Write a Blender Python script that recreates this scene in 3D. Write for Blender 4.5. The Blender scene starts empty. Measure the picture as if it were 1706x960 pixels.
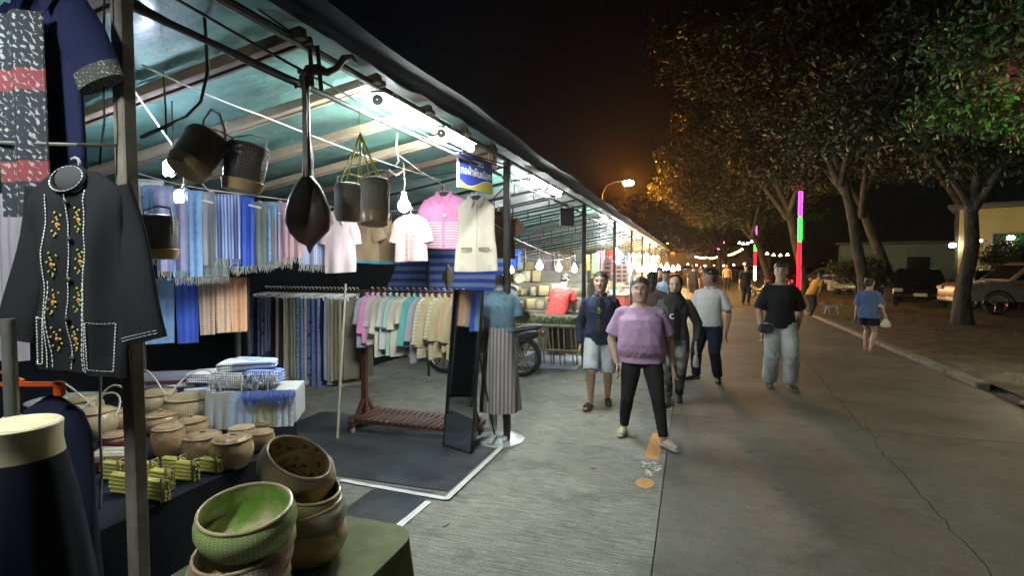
import bpy, math, random
from math import sin, cos, pi, radians, sqrt
from mathutils import Vector, Matrix, noise
import numpy as np
random.seed(7)
S = bpy.context.scene
# ------------------------------------------------------------------ camera
F_PX, YAW, PITCH = 900.0, radians(18.3), radians(2.54)
cam = bpy.data.objects.new('camera', bpy.data.cameras.new('camera'))
S.collection.objects.link(cam); S.camera = cam
cam.location = (0, 0, 1.7)
cam.rotation_euler = (pi/2-PITCH, 0, YAW)
cam.data.sensor_width = 36; cam.data.lens = F_PX/1706*36
cam.data.clip_start = 0.02; cam.data.clip_end = 600
# ------------------------------------------------------------------ world (night)
W = bpy.data.worlds.new('World'); S.world = W; W.use_nodes = True
nt = W.node_tree
bg = nt.nodes['Background']
sky = nt.nodes.new('ShaderNodeTexSky'); sky.sky_type = 'NISHITA'; sky.sun_disc = False
sky.sun_elevation = radians(55); sky.sun_rotation = radians(120); sky.air_density = 1.0
nt.links.new(sky.outputs[0], bg.inputs[0]); bg.inputs[1].default_value = 0.0003
sun = bpy.data.objects.new('moon', bpy.data.lights.new('moon', 'SUN'))
S.collection.objects.link(sun); sun.data.energy = 0.006; sun.data.angle = radians(0.5)
sun.data.color = (0.85, 0.92, 1.0); sun.rotation_euler = (radians(35), 0, radians(60))
S.view_settings.view_transform = 'Standard'; S.view_settings.look = 'None'
S.view_settings.exposure = 0.55; S.view_settings.gamma = 1; S.view_settings.use_curve_mapping = False
S.render.engine = 'CYCLES'
cy = S.cycles
cy.use_denoising = True; cy.denoiser = 'OPENIMAGEDENOISE'; cy.use_light_tree = True
cy.sample_clamp_indirect = 3.0; cy.sample_clamp_direct = 0; cy.max_bounces = 6; cy.diffuse_bounces = 3
cy.glossy_bounces = 3; cy.transmission_bounces = 4; cy.transparent_max_bounces = 8
cy.caustics_reflective = False; cy.caustics_refractive = False

# ------------------------------------------------------------------ measuring helper: where a sight line meets a real plane
_F = Vector((-sin(YAW)*cos(PITCH), cos(YAW)*cos(PITCH), -sin(PITCH)))
_R = Vector((cos(YAW), sin(YAW), 0)); _U = _R.cross(_F)
C0 = Vector((0, 0, 1.7))
def pt(u, v, d=None, X=None, Y=None, z=None):
    r = _F + _R*((u-853)/F_PX) + _U*((480-v)/F_PX)
    if d is None:
        if X is not None: d = (X-C0.x)/r.x
        elif Y is not None: d = (Y-C0.y)/r.y
        else: d = (z-C0.z)/r.z
    return C0 + r*d

# ------------------------------------------------------------------ materials
MATS = {}
def lin(c):
    if isinstance(c, str):
        c = tuple(int(c[i:i+2], 16)/255 for i in (0, 2, 4))
        c = tuple(x/12.92 if x <= .04045 else ((x+.055)/1.055)**2.4 for x in c)
    return (c[0], c[1], c[2], 1)
def mat(name, col, rough=.8, metal=0, kind='plain', col2=None, scale=20, var=.25, vscale=6, bump=.15, bscale=120,
        coat=0, spec=.5, uv=False, trans=0, emis=0, sheen=0, alpha=1, bdist=.004, vec=(1,1,1)):
    if name in MATS: return MATS[name]
    m = bpy.data.materials.new(name); m.use_nodes = True
    MATS[name] = m
    N = m.node_tree.nodes; L = m.node_tree.links
    b = N['Principled BSDF']
    b.inputs['Roughness'].default_value = rough; b.inputs['Metallic'].default_value = metal
    b.inputs['Specular IOR Level'].default_value = spec
    b.inputs['Coat Weight'].default_value = coat; b.inputs['Coat Roughness'].default_value = .15
    b.inputs['Sheen Weight'].default_value = sheen
    b.inputs['Transmission Weight'].default_value = trans
    b.inputs['Alpha'].default_value = alpha
    if emis:
        b.inputs['Emission Color'].default_value = lin(col); b.inputs['Emission Strength'].default_value = emis
        b.inputs['Base Color'].default_value = lin(col)
        return m
    tc = N.new('ShaderNodeTexCoord'); co = tc.outputs['UV' if uv else 'Object']
    mp = N.new('ShaderNodeMapping'); L.new(co, mp.inputs[0]); mp.inputs['Scale'].default_value = vec
    co = mp.outputs[0]
    c1 = lin(col); c2 = lin(col2) if col2 is not None else c1
    mix = N.new('ShaderNodeMix'); mix.data_type = 'RGBA'
    mix.inputs[6].default_value = c1; mix.inputs[7].default_value = c2; mix.inputs[0].default_value = 0
    bumpsrc = None
    def ramp(src, a=.45, bb=.55):
        r = N.new('ShaderNodeMapRange'); r.inputs[1].default_value = a; r.inputs[2].default_value = bb
        L.new(src, r.inputs[0]); return r.outputs[0]
    if kind in ('sx', 'sy', 'sz'):
        w = N.new('ShaderNodeTexWave'); w.bands_direction = {'sx': 'X', 'sy': 'Y', 'sz': 'Z'}[kind]
        w.inputs['Scale'].default_value = scale; w.inputs['Distortion'].default_value = .4
        L.new(co, w.inputs[0]); L.new(ramp(w.outputs[1], .4, .6), mix.inputs[0])
    elif kind == 'check':
        ws = []
        for d in 'XZ':
            w = N.new('ShaderNodeTexWave'); w.bands_direction = d; w.inputs['Scale'].default_value = scale
            L.new(co, w.inputs[0]); ws.append(ramp(w.outputs[1], .55, .7))
        a = N.new('ShaderNodeMath'); a.operation = 'MULTIPLY'; a.inputs[1].default_value = .5
        s = N.new('ShaderNodeMath'); s.operation = 'ADD'; L.new(ws[0], s.inputs[0]); L.new(ws[1], s.inputs[1])
        L.new(s.outputs[0], a.inputs[0]); L.new(a.outputs[0], mix.inputs[0])
    elif kind == 'ikat':
        w = N.new('ShaderNodeTexWave'); w.wave_type = 'BANDS'; w.bands_direction = 'DIAGONAL'
        w.wave_profile = 'TRI'
        w.inputs['Scale'].default_value = scale; w.inputs['Distortion'].default_value = 6
        w.inputs['Detail Scale'].default_value = 3
        L.new(co, w.inputs[0])
        v = N.new('ShaderNodeTexVoronoi'); v.distance = 'MANHATTAN'; v.inputs['Scale'].default_value = scale*2.2
        v.inputs['Randomness'].default_value = .25; L.new(co, v.inputs[0])
        mu = N.new('ShaderNodeMath'); mu.operation = 'ADD'; L.new(w.outputs[1], mu.inputs[0]); L.new(v.outputs[0], mu.inputs[1])
        L.new(ramp(mu.outputs[0], .75, .95), mix.inputs[0])
    elif kind == 'weave':
        br = N.new('ShaderNodeTexBrick'); br.inputs['Scale'].default_value = scale
        br.inputs['Mortar Size'].default_value = .06; br.inputs['Mortar Smooth'].default_value = .7
        br.inputs['Brick Width'].default_value = .5; br.inputs['Row Height'].default_value = .28
        L.new(co, br.inputs[0]); L.new(br.outputs['Fac'], mix.inputs[0]); bumpsrc = br.outputs['Fac']
    elif kind == 'noise':
        n = N.new('ShaderNodeTexNoise'); n.inputs['Scale'].default_value = scale; n.inputs['Detail'].default_value = 5
        L.new(co, n.inputs[0]); L.new(ramp(n.outputs[0], .42, .6), mix.inputs[0])
    elif kind == 'vor':
        n = N.new('ShaderNodeTexVoronoi'); n.inputs['Scale'].default_value = scale
        L.new(co, n.inputs[0]); L.new(ramp(n.outputs[0], .25, .45), mix.inputs[0])
    n2 = N.new('ShaderNodeTexNoise'); n2.inputs['Scale'].default_value = vscale; n2.inputs['Detail'].default_value = 6
    n2.inputs['Roughness'].default_value = .65
    L.new(tc.outputs['Object'], n2.inputs[0])
    mr = N.new('ShaderNodeMapRange'); mr.inputs[1].default_value = .25; mr.inputs[2].default_value = .75
    mr.inputs[3].default_value = 1-var; mr.inputs[4].default_value = 1+var*.6
    L.new(n2.outputs[0], mr.inputs[0])
    mu = N.new('ShaderNodeMix'); mu.data_type = 'RGBA'; mu.blend_type = 'MULTIPLY'; mu.inputs[0].default_value = 1
    L.new(mix.outputs[2], mu.inputs[6]); L.new(mr.outputs[0], mu.inputs[7])
    L.new(mu.outputs[2], b.inputs['Base Color'])
    rr = N.new('ShaderNodeMapRange'); rr.inputs[3].default_value = max(.02, rough-.1); rr.inputs[4].default_value = min(1, rough+.12)
    L.new(n2.outputs[0], rr.inputs[0]); L.new(rr.outputs[0], b.inputs['Roughness'])
    if bump:
        bp = N.new('ShaderNodeBump'); bp.inputs['Strength'].default_value = bump; bp.inputs['Distance'].default_value = bdist
        if bumpsrc is None:
            n3 = N.new('ShaderNodeTexNoise'); n3.inputs['Scale'].default_value = bscale; n3.inputs['Detail'].default_value = 4
            L.new(tc.outputs['Object'], n3.inputs[0]); bumpsrc = n3.outputs[0]
        else: bp.invert = True
        L.new(bumpsrc, bp.inputs['Height']); L.new(bp.outputs[0], b.inputs['Normal'])
    return m
for _n, _c, _r in (('neck_shade_grey', (.05,.05,.055), .9), ('white_plastic', (.75,.76,.74), .4), ('drain_dark', (.03,.025,.02), .9), ('cane_handle', (.42,.37,.30), .4),
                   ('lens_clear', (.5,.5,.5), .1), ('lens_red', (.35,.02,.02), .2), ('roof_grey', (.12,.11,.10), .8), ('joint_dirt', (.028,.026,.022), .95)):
    mat(_n, _c, _r)
def lamp_mat(name, col, strength): return mat(name, col, emis=strength)

# ------------------------------------------------------------------ mesh builder
class MB:
    def __init__(s): s.v = []; s.f = []; s.uv = []; s.mi = []; s.cur = 0
    def face(s, idx, uvs=None):
        s.f.append(tuple(idx)); s.uv.append(uvs); s.mi.append(s.cur)
    def box(s, c, size, rz=0, M=None, bev=0):
        hx, hy, hz = [a/2 for a in size]; M2 = Matrix.Rotation(rz, 4, 'Z') if M is None else M
        c = Vector(c); b = len(s.v)
        e = min(bev, hx*.9, hy*.9, hz*.9)
        if e <= 0:
            for dz in (-1, 1):
                for dx, dy in ((-1,-1),(1,-1),(1,1),(-1,1)):
                    s.v.append(c + (M2 @ Vector((dx*hx, dy*hy, dz*hz))))
            for q in ((3,2,1,0),(4,5,6,7),(0,1,5,4),(1,2,6,5),(2,3,7,6),(3,0,4,7)): s.face([b+i for i in q])
            return s
        rings = [(-hz, e), (-hz+e, 0), (hz-e, 0), (hz, e)]
        pr = []
        for zz, ins in rings:
            x, y = hx-ins, hy-ins; k = e*(.35 if ins else 1)
            ring = [(-x+k,-y),(x-k,-y),(x,-y+k),(x,y-k),(x-k,y),(-x+k,y),(-x,y-k),(-x,-y+k)]
            pr.append([c + (M2 @ Vector((p[0], p[1], zz))) for p in ring])
        s.loft(pr, closed=True, cap=True); return s
    def bar(s, a, b, w, h=None):
        """rectangular bar from a to b"""
        a, b = Vector(a), Vector(b); h = h or w; d = (b-a); L = d.length
        if L < 1e-6: return s
        d.normalize(); up = Vector((0,0,1)) if abs(d.z) < .95 else Vector((0,1,0))
        x = d.cross(up).normalized(); y = x.cross(d)
        M = Matrix((x, d, y)).transposed().to_4x4()
        return s.box((a+b)/2, (w, L, h), M=M, bev=min(w, h)*.08)
    def loft(s, rings, closed=True, cap=True, uvs=False):
        b = len(s.v); n = len(rings[0]); m = len(rings)
        for r in rings: s.v.extend(Vector(p) for p in r)
        for i in range(m-1):
            for j in range(n if closed else n-1):
                k = (j+1) % n
                s.face((b+i*n+j, b+i*n+k, b+(i+1)*n+k, b+(i+1)*n+j),
                       [(j/n, i/(m-1)), ((j+1)/n, i/(m-1)), ((j+1)/n, (i+1)/(m-1)), (j/n, (i+1)/(m-1))])
        if cap and closed:
            s.face([b+j for j in range(n)][::-1]); s.face([b+(m-1)*n+j for j in range(n)])
        return s
    def tube(s, pts, r, n=8, cap=True, flat=1.0, up=None):
        pts = [Vector(p) for p in pts]
        if not hasattr(r, '__len__'): r = [r]*len(pts)
        T = []
        for i in range(len(pts)):
            a = pts[max(0, i-1)]; b = pts[min(len(pts)-1, i+1)]; t = (b-a)
            T.append(t.normalized() if t.length > 1e-9 else Vector((0,0,1)))
        x = (Vector(up) if up else (Vector((1,0,0)) if abs(T[0].x) < .9 else Vector((0,1,0))))
        rings = []
        for p, t, rad in zip(pts, T, r):
            x = (x - t*x.dot(t)); x = x.normalized() if x.length > 1e-6 else t.orthogonal().normalized()
            y = t.cross(x)
            rings.append([p + x*(rad*cos(2*pi*j/n)) + y*(rad*flat*sin(2*pi*j/n)) for j in range(n)])
        return s.loft(rings, cap=cap)
    def lathe(s, prof, n=32, c=(0,0,0), M=None, wob=0, cap=False):
        c = Vector(c); rings = []
        for r, z in prof:
            ring = []
            for j in range(n):
                a = 2*pi*j/n; rr = r*(1+wob*sin(3*a+z*20))
                p = Vector((rr*cos(a), rr*sin(a), z)); ring.append(c + (M @ p if M else p))
            rings.append(ring)
        return s.loft(rings, cap=cap)
    def ell(s, c, r, n=16, m=10, M=None):
        if not hasattr(r, '__len__'): r = (r, r, r)
        c = Vector(c); rings = []
        for i in range(m+1):
            a = -pi/2 + pi*i/m; a = max(-pi/2+.02, min(pi/2-.02, a))
            rings.append([c + ((M or Matrix.Identity(3)) @ Vector((r[0]*cos(a)*cos(2*pi*j/n), r[1]*cos(a)*sin(2*pi*j/n), r[2]*sin(a)))) for j in range(n)])
        return s.loft(rings)
    def sheet(s, fn, nu, nv, thick=.003):
        """two-sided sheet with real thickness; fn(u,v)->Vector"""
        G = [[Vector(fn(i/nu, j/nv)) for j in range(nv+1)] for i in range(nu+1)]
        def nor(i, j):
            a = G[min(nu, i+1)][j]-G[max(0, i-1)][j]; b = G[i][min(nv, j+1)]-G[i][max(0, j-1)]
            c = a.cross(b); return c.normalized() if c.length > 1e-9 else Vector((0,0,1))
        b = len(s.v); w = nv+1; tot = (nu+1)*w
        A = []; Bk = []
        for i in range(nu+1):
            for j in range(nv+1):
                k = nor(i, j)*thick/2; A.append(G[i][j]+k); Bk.append(G[i][j]-k)
        s.v.extend(A); s.v.extend(Bk)
        for i in range(nu):
            for j in range(nv):
                q = (i*w+j, (i+1)*w+j, (i+1)*w+j+1, i*w+j+1)
                uv = [(i/nu, j/nv), ((i+1)/nu, j/nv), ((i+1)/nu, (j+1)/nv), (i/nu, (j+1)/nv)]
                s.face([b+k for k in q], uv); s.face([b+tot+k for k in q[::-1]], uv[::-1])
        rim = [i*w for i in range(nu+1)] + [nu*w+j for j in range(1, nv+1)] + [i*w+nv for i in range(nu-1, -1, -1)] + [j for j in range(nv-1, 0, -1)]
        for k in range(len(rim)):
            p, q = rim[k], rim[(k+1) % len(rim)]
            s.face((b+q, b+p, b+tot+p, b+tot+q))
        return s
    def mesh(s, name, mats, off=Vector((0,0,0)), smooth=True):
        me = bpy.data.meshes.new(name)
        me.from_pydata([tuple(v-off) for v in s.v], [], s.f)
        ul = me.uv_layers.new(name='UVMap')
        flat = []
        for f, u in zip(s.f, s.uv):
            if u and len(u) == len(f):
                for q in u: flat.extend(q)
            else: flat.extend([0.0, 0.0]*len(f))
        ul.data.foreach_set('uv', flat)
        for m in (mats if isinstance(mats, (list, tuple)) else [mats]): me.materials.append(m)
        me.polygons.foreach_set('material_index', s.mi)
        me.update()
        if smooth:
            me.polygons.foreach_set('use_smooth', [True]*len(me.polygons))
            try: me.set_sharp_from_angle(angle=radians(38))
            except Exception: pass
        return me
    def build(s, name, m, parent=None, smooth=True, loc=None, world=False):
        off = Vector((0,0,0))
        if world and parent is not None:
            off = wloc(parent)
        if parent is None and loc is not None: off = Vector(loc)
        o = bpy.data.objects.new(name, s.mesh(name, m, off, smooth))
        S.collection.objects.link(o)
        if parent is None and loc is not None: o.location = loc
        if parent is not None: o.parent = parent
        return o
def wloc(o):
    v = Vector((0,0,0))
    while o is not None: v += o.location; o = o.parent
    return v
def tag(o, label, cat, group=None, kind=None):
    if label: o['label'] = label
    if cat: o['category'] = cat
    if group: o['group'] = group
    if kind: o['kind'] = kind
    return o
def structure(o): o['kind'] = 'structure'; return o
def thing(name, label, cat, loc=(0,0,0), rz=0, group=None):
    o = bpy.data.objects.new(name, None); S.collection.objects.link(o); o.empty_display_size = .1
    o.location = loc; o.rotation_euler = (0, 0, rz)
    return tag(o, label, cat, group)
CH = {}
def kids(o): return [c for c in S.collection.objects if c.parent is o]
def dup(root, loc=None, rz=None, label=None, group=None, mats=None, scale=None):
    def cp(o, parent):
        c = o.copy(); S.collection.objects.link(c); c.parent = parent
        for ch in list(o.children): cp(ch, c)
        return c
    r = cp(root, None)
    if loc is not None: r.location = loc
    if rz is not None: r.rotation_euler = (0, 0, rz)
    if scale is not None: r.scale = (scale,)*3
    if label: r['label'] = label
    if group: r['group'] = group
    return r
def voxel(mb, mats, size, smooth=4, name='m', factor=.5):
    """join lofted volumes into one continuous skin"""
    me = mb.mesh(name, mats)
    t = bpy.data.objects.new('tmp', me); S.collection.objects.link(t)
    r = t.modifiers.new('r', 'REMESH'); r.mode = 'VOXEL'; r.voxel_size = size; r.use_smooth_shade = True
    q = t.modifiers.new('s', 'SMOOTH'); q.factor = factor; q.iterations = smooth
    dg = bpy.context.evaluated_depsgraph_get(); dg.update()
    out = bpy.data.meshes.new_from_object(t.evaluated_get(dg))
    out.name = name
    bpy.data.objects.remove(t)
    out.materials.clear()
    for m in (mats if isinstance(mats, (list, tuple)) else [mats]): out.materials.append(m)
    out.polygons.foreach_set('use_smooth', [True]*len(out.polygons))
    return out
def link(me, name, parent):
    o = bpy.data.objects.new(name, me); S.collection.objects.link(o); o.parent = parent; return o
ORD = ['first','second','third','fourth','fifth','sixth','seventh','eighth','ninth','tenth','eleventh','twelfth','thirteenth',
       'fourteenth','fifteenth','sixteenth','seventeenth','eighteenth','nineteenth','twentieth','twenty-first','twenty-second','twenty-third',
       'twenty-fourth','twenty-fifth','twenty-sixth','twenty-seventh','twenty-eighth','twenty-ninth','thirtieth','thirty-first','thirty-second']
# ================================================================== SETTING: ground, road, kerb, verge
X_POST, X_SEAM, X_KERB = -1.65, -0.18, 3.75
BAYS = [-6.0, -2.4, 1.22, 4.84, 8.72, 12.4, 16.1, 19.8, 23.5, 27.2, 30.9, 34.6, 38.3, 42.0, 45.7, 49.4]
def concrete(name, c1, c2, brush, rough=.85, lines=(.55, 1.22)):
    m = bpy.data.materials.new(name); m.use_nodes = True
    N = m.node_tree.nodes; L = m.node_tree.links; b = N['Principled BSDF']
    tc = N.new('ShaderNodeTexCoord'); mp = N.new('ShaderNodeMapping'); L.new(tc.outputs['Object'], mp.inputs[0])
    mp.inputs['Scale'].default_value = brush; mp.inputs['Rotation'].default_value = (0, 0, radians(3))
    def noi(src, sc, det=5, ro=.6):
        n = N.new('ShaderNodeTexNoise'); n.inputs['Scale'].default_value = sc; n.inputs['Detail'].default_value = det
        n.inputs['Roughness'].default_value = ro
        L.new(src, n.inputs[0]); return n.outputs[0]
    def mrg(src, a, bb, lo, hi):
        r = N.new('ShaderNodeMapRange'); r.inputs[1].default_value = a; r.inputs[2].default_value = bb
        r.inputs[3].default_value = lo; r.inputs[4].default_value = hi; L.new(src, r.inputs[0]); return r.outputs[0]
    def mul(a, bb):
        q = N.new('ShaderNodeMath'); q.operation = 'MULTIPLY'; L.new(a, q.inputs[0]); L.new(bb, q.inputs[1]); return q.outputs[0]
    fine = noi(mp.outputs[0], 9, 8, .75)          # brushed lines across the walk
    big = noi(tc.outputs['Object'], .7, 6, .6); mid = noi(tc.outputs['Object'], 6, 6, .7); gr = noi(tc.outputs['Object'], 90, 3, .7)
    v = N.new('ShaderNodeTexVoronoi'); v.inputs['Scale'].default_value = 2.1; L.new(tc.outputs['Object'], v.inputs[0])
    spot = mul(mrg(v.outputs[0], .03, .085, .45, 1), mrg(noi(tc.outputs['Object'], 1.9, 7, .75), .36, .5, .66, 1.04))     # dark gum and oil spots
    mx = N.new('ShaderNodeMix'); mx.data_type = 'RGBA'; mx.inputs[6].default_value = lin(c1); mx.inputs[7].default_value = lin(c2)
    L.new(mrg(big, .35, .65, 0, 1), mx.inputs[0])
    k = mul(mul(mrg(fine, .38, .62, *lines), mrg(mid, .3, .7, .78, 1.14)), mul(spot, mrg(gr, .36, .64, .68, 1.28)))
    mu = N.new('ShaderNodeMix'); mu.data_type = 'RGBA'; mu.blend_type = 'MULTIPLY'; mu.inputs[0].default_value = 1
    L.new(mx.outputs[2], mu.inputs[6]); L.new(k, mu.inputs[7]); L.new(mu.outputs[2], b.inputs['Base Color'])
    L.new(mrg(mid, .3, .7, rough-.12, rough+.08), b.inputs['Roughness'])
    ad = N.new('ShaderNodeMath'); ad.operation = 'ADD'; L.new(fine, ad.inputs[0]); L.new(gr, ad.inputs[1])
    bp = N.new('ShaderNodeBump'); bp.inputs['Strength'].default_value = .8; bp.inputs['Distance'].default_value = .008
    L.new(ad.outputs[0], bp.inputs['Height']); L.new(bp.outputs[0], b.inputs['Normal'])
    return m
M_walk = concrete('walk_concrete', (.205,.196,.170), (.29,.278,.245), (.5, 7, 1))
M_road = concrete('road_concrete', (.105,.098,.085), (.17,.158,.138), (1.2, 1.6, 1), rough=.62, lines=(.84, 1.08))
M_soil = concrete('dry_soil', (.08,.066,.046), (.12,.095,.065), (1, 1, 1), rough=.95)
def strip(name, x0, x1, y0, y1, z, m, nx=6, ny=60, amp=0.0):
    mb = MB()
    def P(i, j):
        x = x0+(x1-x0)*i/nx; y = y0+(y1-y0)*(j/ny)
        e = 0 if i in (0, nx) else 1
        return Vector((x, y, z + e*amp*noise.noise(Vector((x*.6, y*.6, 0)))))
    for i in range(nx+1):
        for j in range(ny+1): mb.v.append(P(i, j))
    w = ny+1
    for i in range(nx):
        for j in range(ny): mb.face((i*w+j, (i+1)*w+j, (i+1)*w+j+1, i*w+j+1))
    return structure(mb.build(name, m))
strip('ground', -160, 160, -40, 380, -.03, M_soil, 10, 10)
# walkway and road: joints are real gaps between slabs
def slabs(name, x0, x1, ys, m, gapx=.012):
    mb = MB()
    for a, b in zip(ys[:-1], ys[1:]):
        mb.box(((x0+x1)/2, (a+b)/2, -.02), (x1-x0, b-a-.006, .04), bev=.004)
    return structure(mb.build(name, m))
slabs('market_pavement', -9.0, X_SEAM-.003, [-8, -3.1, .35, 4.95, 7.75, 11.4] + [11.4+3.6*i for i in range(1, 50)], M_walk)
slabs('road', X_SEAM+.003, X_KERB, [-8, -2, 2.2, 6.3, 8.2, 12.6] + [12.6+4.2*i for i in range(1, 44)], M_road)
mb = MB(); mb.box((X_SEAM, 90, -.034), (3.0, 190, .02)); structure(mb.build('joint_filler', mat('joint_dirt', (.028,.026,.022), .95)))
# fine crack wandering down the road
mb = MB(); pts = []
y = 2.2
while y < 16:
    x = 1.55 + .10*(y-3) * .5 + .06*noise.noise(Vector((0, y*1.7, 3))) + .03*noise.noise(Vector((5, y*7, 3)))
    pts.append(Vector((x, y, .0005))); y += .07
for a, b in zip(pts[:-1], pts[1:]):
    w = .0035+.003*abs(noise.noise(a*3)); k = len(mb.v)
    mb.v += [a+Vector((-w,0,0)), a+Vector((w,0,0)), b+Vector((w,0,0)), b+Vector((-w,0,0))]; mb.face((k,k+1,k+2,k+3))
structure(mb.build('road_crack', mat('joint_dirt', 0)))
# kerb blocks, with a drain slot
M_kerb = mat('kerb_stone', (.17,.15,.12), .9, var=.45, vscale=3, bump=.4, bscale=60)
mb = MB(); y = -8.0
while y < 170:
    L_ = 1.0 if y < 60 else 5.0
    if not (7.6 < y < 8.5): mb.box((X_KERB+.09, y+L_/2, .005), (.18, L_-.012, .13), bev=.02)
    y += L_
o = structure(mb.build('kerb', M_kerb))
mb = MB(); mb.box((X_KERB+.09, 8.0, .005), (.18, .97, .07), bev=.01); structure(mb.build('drain_sill', mat('drain_dark', (.03,.025,.02), .9)))
# verge
M_verge = mat('verge_earth', (.065,.055,.036), .97, kind='noise', col2=(.125,.10,.062), scale=2.2, var=.5, vscale=9, bump=.8, bscale=30, bdist=.03)
strip('verge', X_KERB+.17, 9.2, -8, 160, .055, M_verge, 12, 170, amp=.05)
strip('parking_lot', 9.2, 60, -8, 170, .03, mat('lot_gravel', (.075,.068,.055), .95, var=.5, vscale=2, bump=.6, bscale=25, bdist=.02), 8, 60, amp=.03)
# leaf litter on the verge and small litter on the road
def scatter(name, n, xr, yr, z, size, m, kind):
    mb = MB()
    for _ in range(n):
        x, y = random.uniform(*xr), random.uniform(*yr) ; s = random.uniform(*size); a = random.uniform(0, 6.28); t = random.uniform(-.5, .5)
        u = Vector((cos(a), sin(a), t*.5))*s; w = Vector((-sin(a), cos(a), random.uniform(-.3, .3)))*s*.45; p = Vector((x, y, z+s*.3+.045*noise.noise(Vector((x*.6, y*.6, 0)))))
        k = len(mb.v); mb.v += [p-u, p-w, p+u, p+w]; mb.face((k,k+1,k+2,k+3))
    o = mb.build(name, m); tag(o, kind, 'leaf litter', kind='stuff'); return o
scatter('leaf_litter', 5200, (X_KERB+.25, 9.2), (4, 30), .075, (.02, .055), mat('dry_leaf', (.17,.13,.075), .9, kind='noise', col2=(.07,.05,.03), scale=3), 'dry brown leaves scattered over the earth verge')
# grass tufts
mb = MB()
for _ in range(260):
    x = random.uniform(4.2, 9); y = random.uniform(6, 26)
    if noise.noise(Vector((x*.5, y*.5, 7))) < -.05: continue
    for k_ in range(14):
        a = random.uniform(0, 6.28); r = random.uniform(0, .14); h = random.uniform(.03, .1)
        p = Vector((x+r*cos(a), y+r*sin(a), .05)); t = p+Vector((random.uniform(-.04,.04), random.uniform(-.04,.04), h+.03)); w = Vector((cos(a), sin(a), 0))*.006
        k = len(mb.v); mb.v += [p-w, p+w, t]; mb.face((k,k+1,k+2))
tag(mb.build('grass', mat('grass_blade', (.06,.075,.022), .8)), 'thin grass tufts on the earth verge', 'grass', kind='stuff')
# painted marks near the seam, worn orange
M_or = mat('orange_paint', (.62,.29,.06), .7, kind='noise', col2=(.36,.22,.09), scale=24, var=.3)
mb = MB()
def blob(mb, c, r, z, n=22, seed=0, sy=1.0):
    k = len(mb.v); 
    for j in range(n):
        a = 2*pi*j/n; rr = r*(1+.14*noise.noise(Vector((cos(a)*2+seed, sin(a)*2, seed))))
        mb.v.append(Vector((c.x+rr*cos(a), c.y+rr*sin(a)*sy, z)))
    mb.face(range(k, k+n))
blob(mb, pt(1074, 806, z=0), .072, .004, seed=3, sy=1.35)
q = [pt(u, v, z=.004) for u, v in ((1073, 762), (1097, 768), (1101, 752), (1098, 722), (1088, 722), (1079, 745))]
k = len(mb.v); mb.v += q; mb.face(range(k, k+6))
structure(mb.build('orange_road_mark', M_or))
mb = MB()
for i in range(26):
    p = pt(1085+random.uniform(-14, 16), random.uniform(768, 796), z=0); blob(mb, p, random.uniform(.006, .022), .005+.0002*i, 8, seed=i)
structure(mb.build('white_road_flecks', mat('old_white', (.5,.48,.42), .8)))
# scraps
sc = [(738, 880), (948, 748), (1392, 782), (1160, 658), (1195, 630), (1010, 905), (1140, 757), (1300, 800), (880, 860), (1500, 720)]
for i, (u, v) in enumerate(sc):
    p = pt(u, v, z=.004); mb = MB(); a = random.uniform(0, 3)
    if i == 0: mb.tube([p+Vector((0,0,.004)), p+Vector((.02,.03,.006)), p+Vector((.015,.06,.005))], .003, 6); o = mb.build('twig', mat('twig', (.03,.025,.02), .9), loc=p); tag(o, 'small dark twig lying on the pavement by the white tape', 'twig')

# ================================================================== haze-free lamps
def tubes_mat(): return lamp_mat('led_tube', (.92,1.0,.95), 270)
M_pole = mat('painted_steel', (.05,.05,.052), .5, metal=.6, var=.4, vscale=12)
M_galv = mat('galvanised', (.34,.33,.31), .45, metal=.7, var=.35, vscale=15)
M_wood = mat('old_timber', (.13,.085,.055), .8, kind='sy', col2=(.09,.06,.04), scale=12, var=.5, vscale=5, bump=.5, bscale=50)
M_woodL = mat('pale_timber', (.33,.26,.18), .8, var=.4, vscale=4, bump=.3)
M_tarp = mat('green_tarp', (.085,.20,.165), .5, kind='noise', col2=(.11,.20,.185), scale=.9, var=.35, vscale=3.5, bump=.5, bscale=9, bdist=.03, coat=.25)
M_tarpS = mat('silver_tarp', (.28,.32,.31), .4, kind='noise', col2=(.10,.24,.20), scale=.8, var=.35, vscale=4, bump=.5, bscale=9, bdist=.03)
M_tarpD = mat('dark_tarp', (.009,.010,.012), .95, spec=.05, var=.4, vscale=2, bump=.5, bscale=8, bdist=.03)
M_rope = mat('pale_rope', (.55,.54,.5), .8); M_cable = mat('black_cable', (.012,.012,.013), .6)
def roofz(x):   # roof plane: high over the walk, falling to the back
    return 2.735 + (x-X_POST)*.175 if x < X_POST else 2.735
X_BACK = -4.9
BN = ['behind the viewer', 'behind the viewer', 'over the basket table', 'over the clothing racks', 'above the round trays', 'past the second lamp pole']
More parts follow.
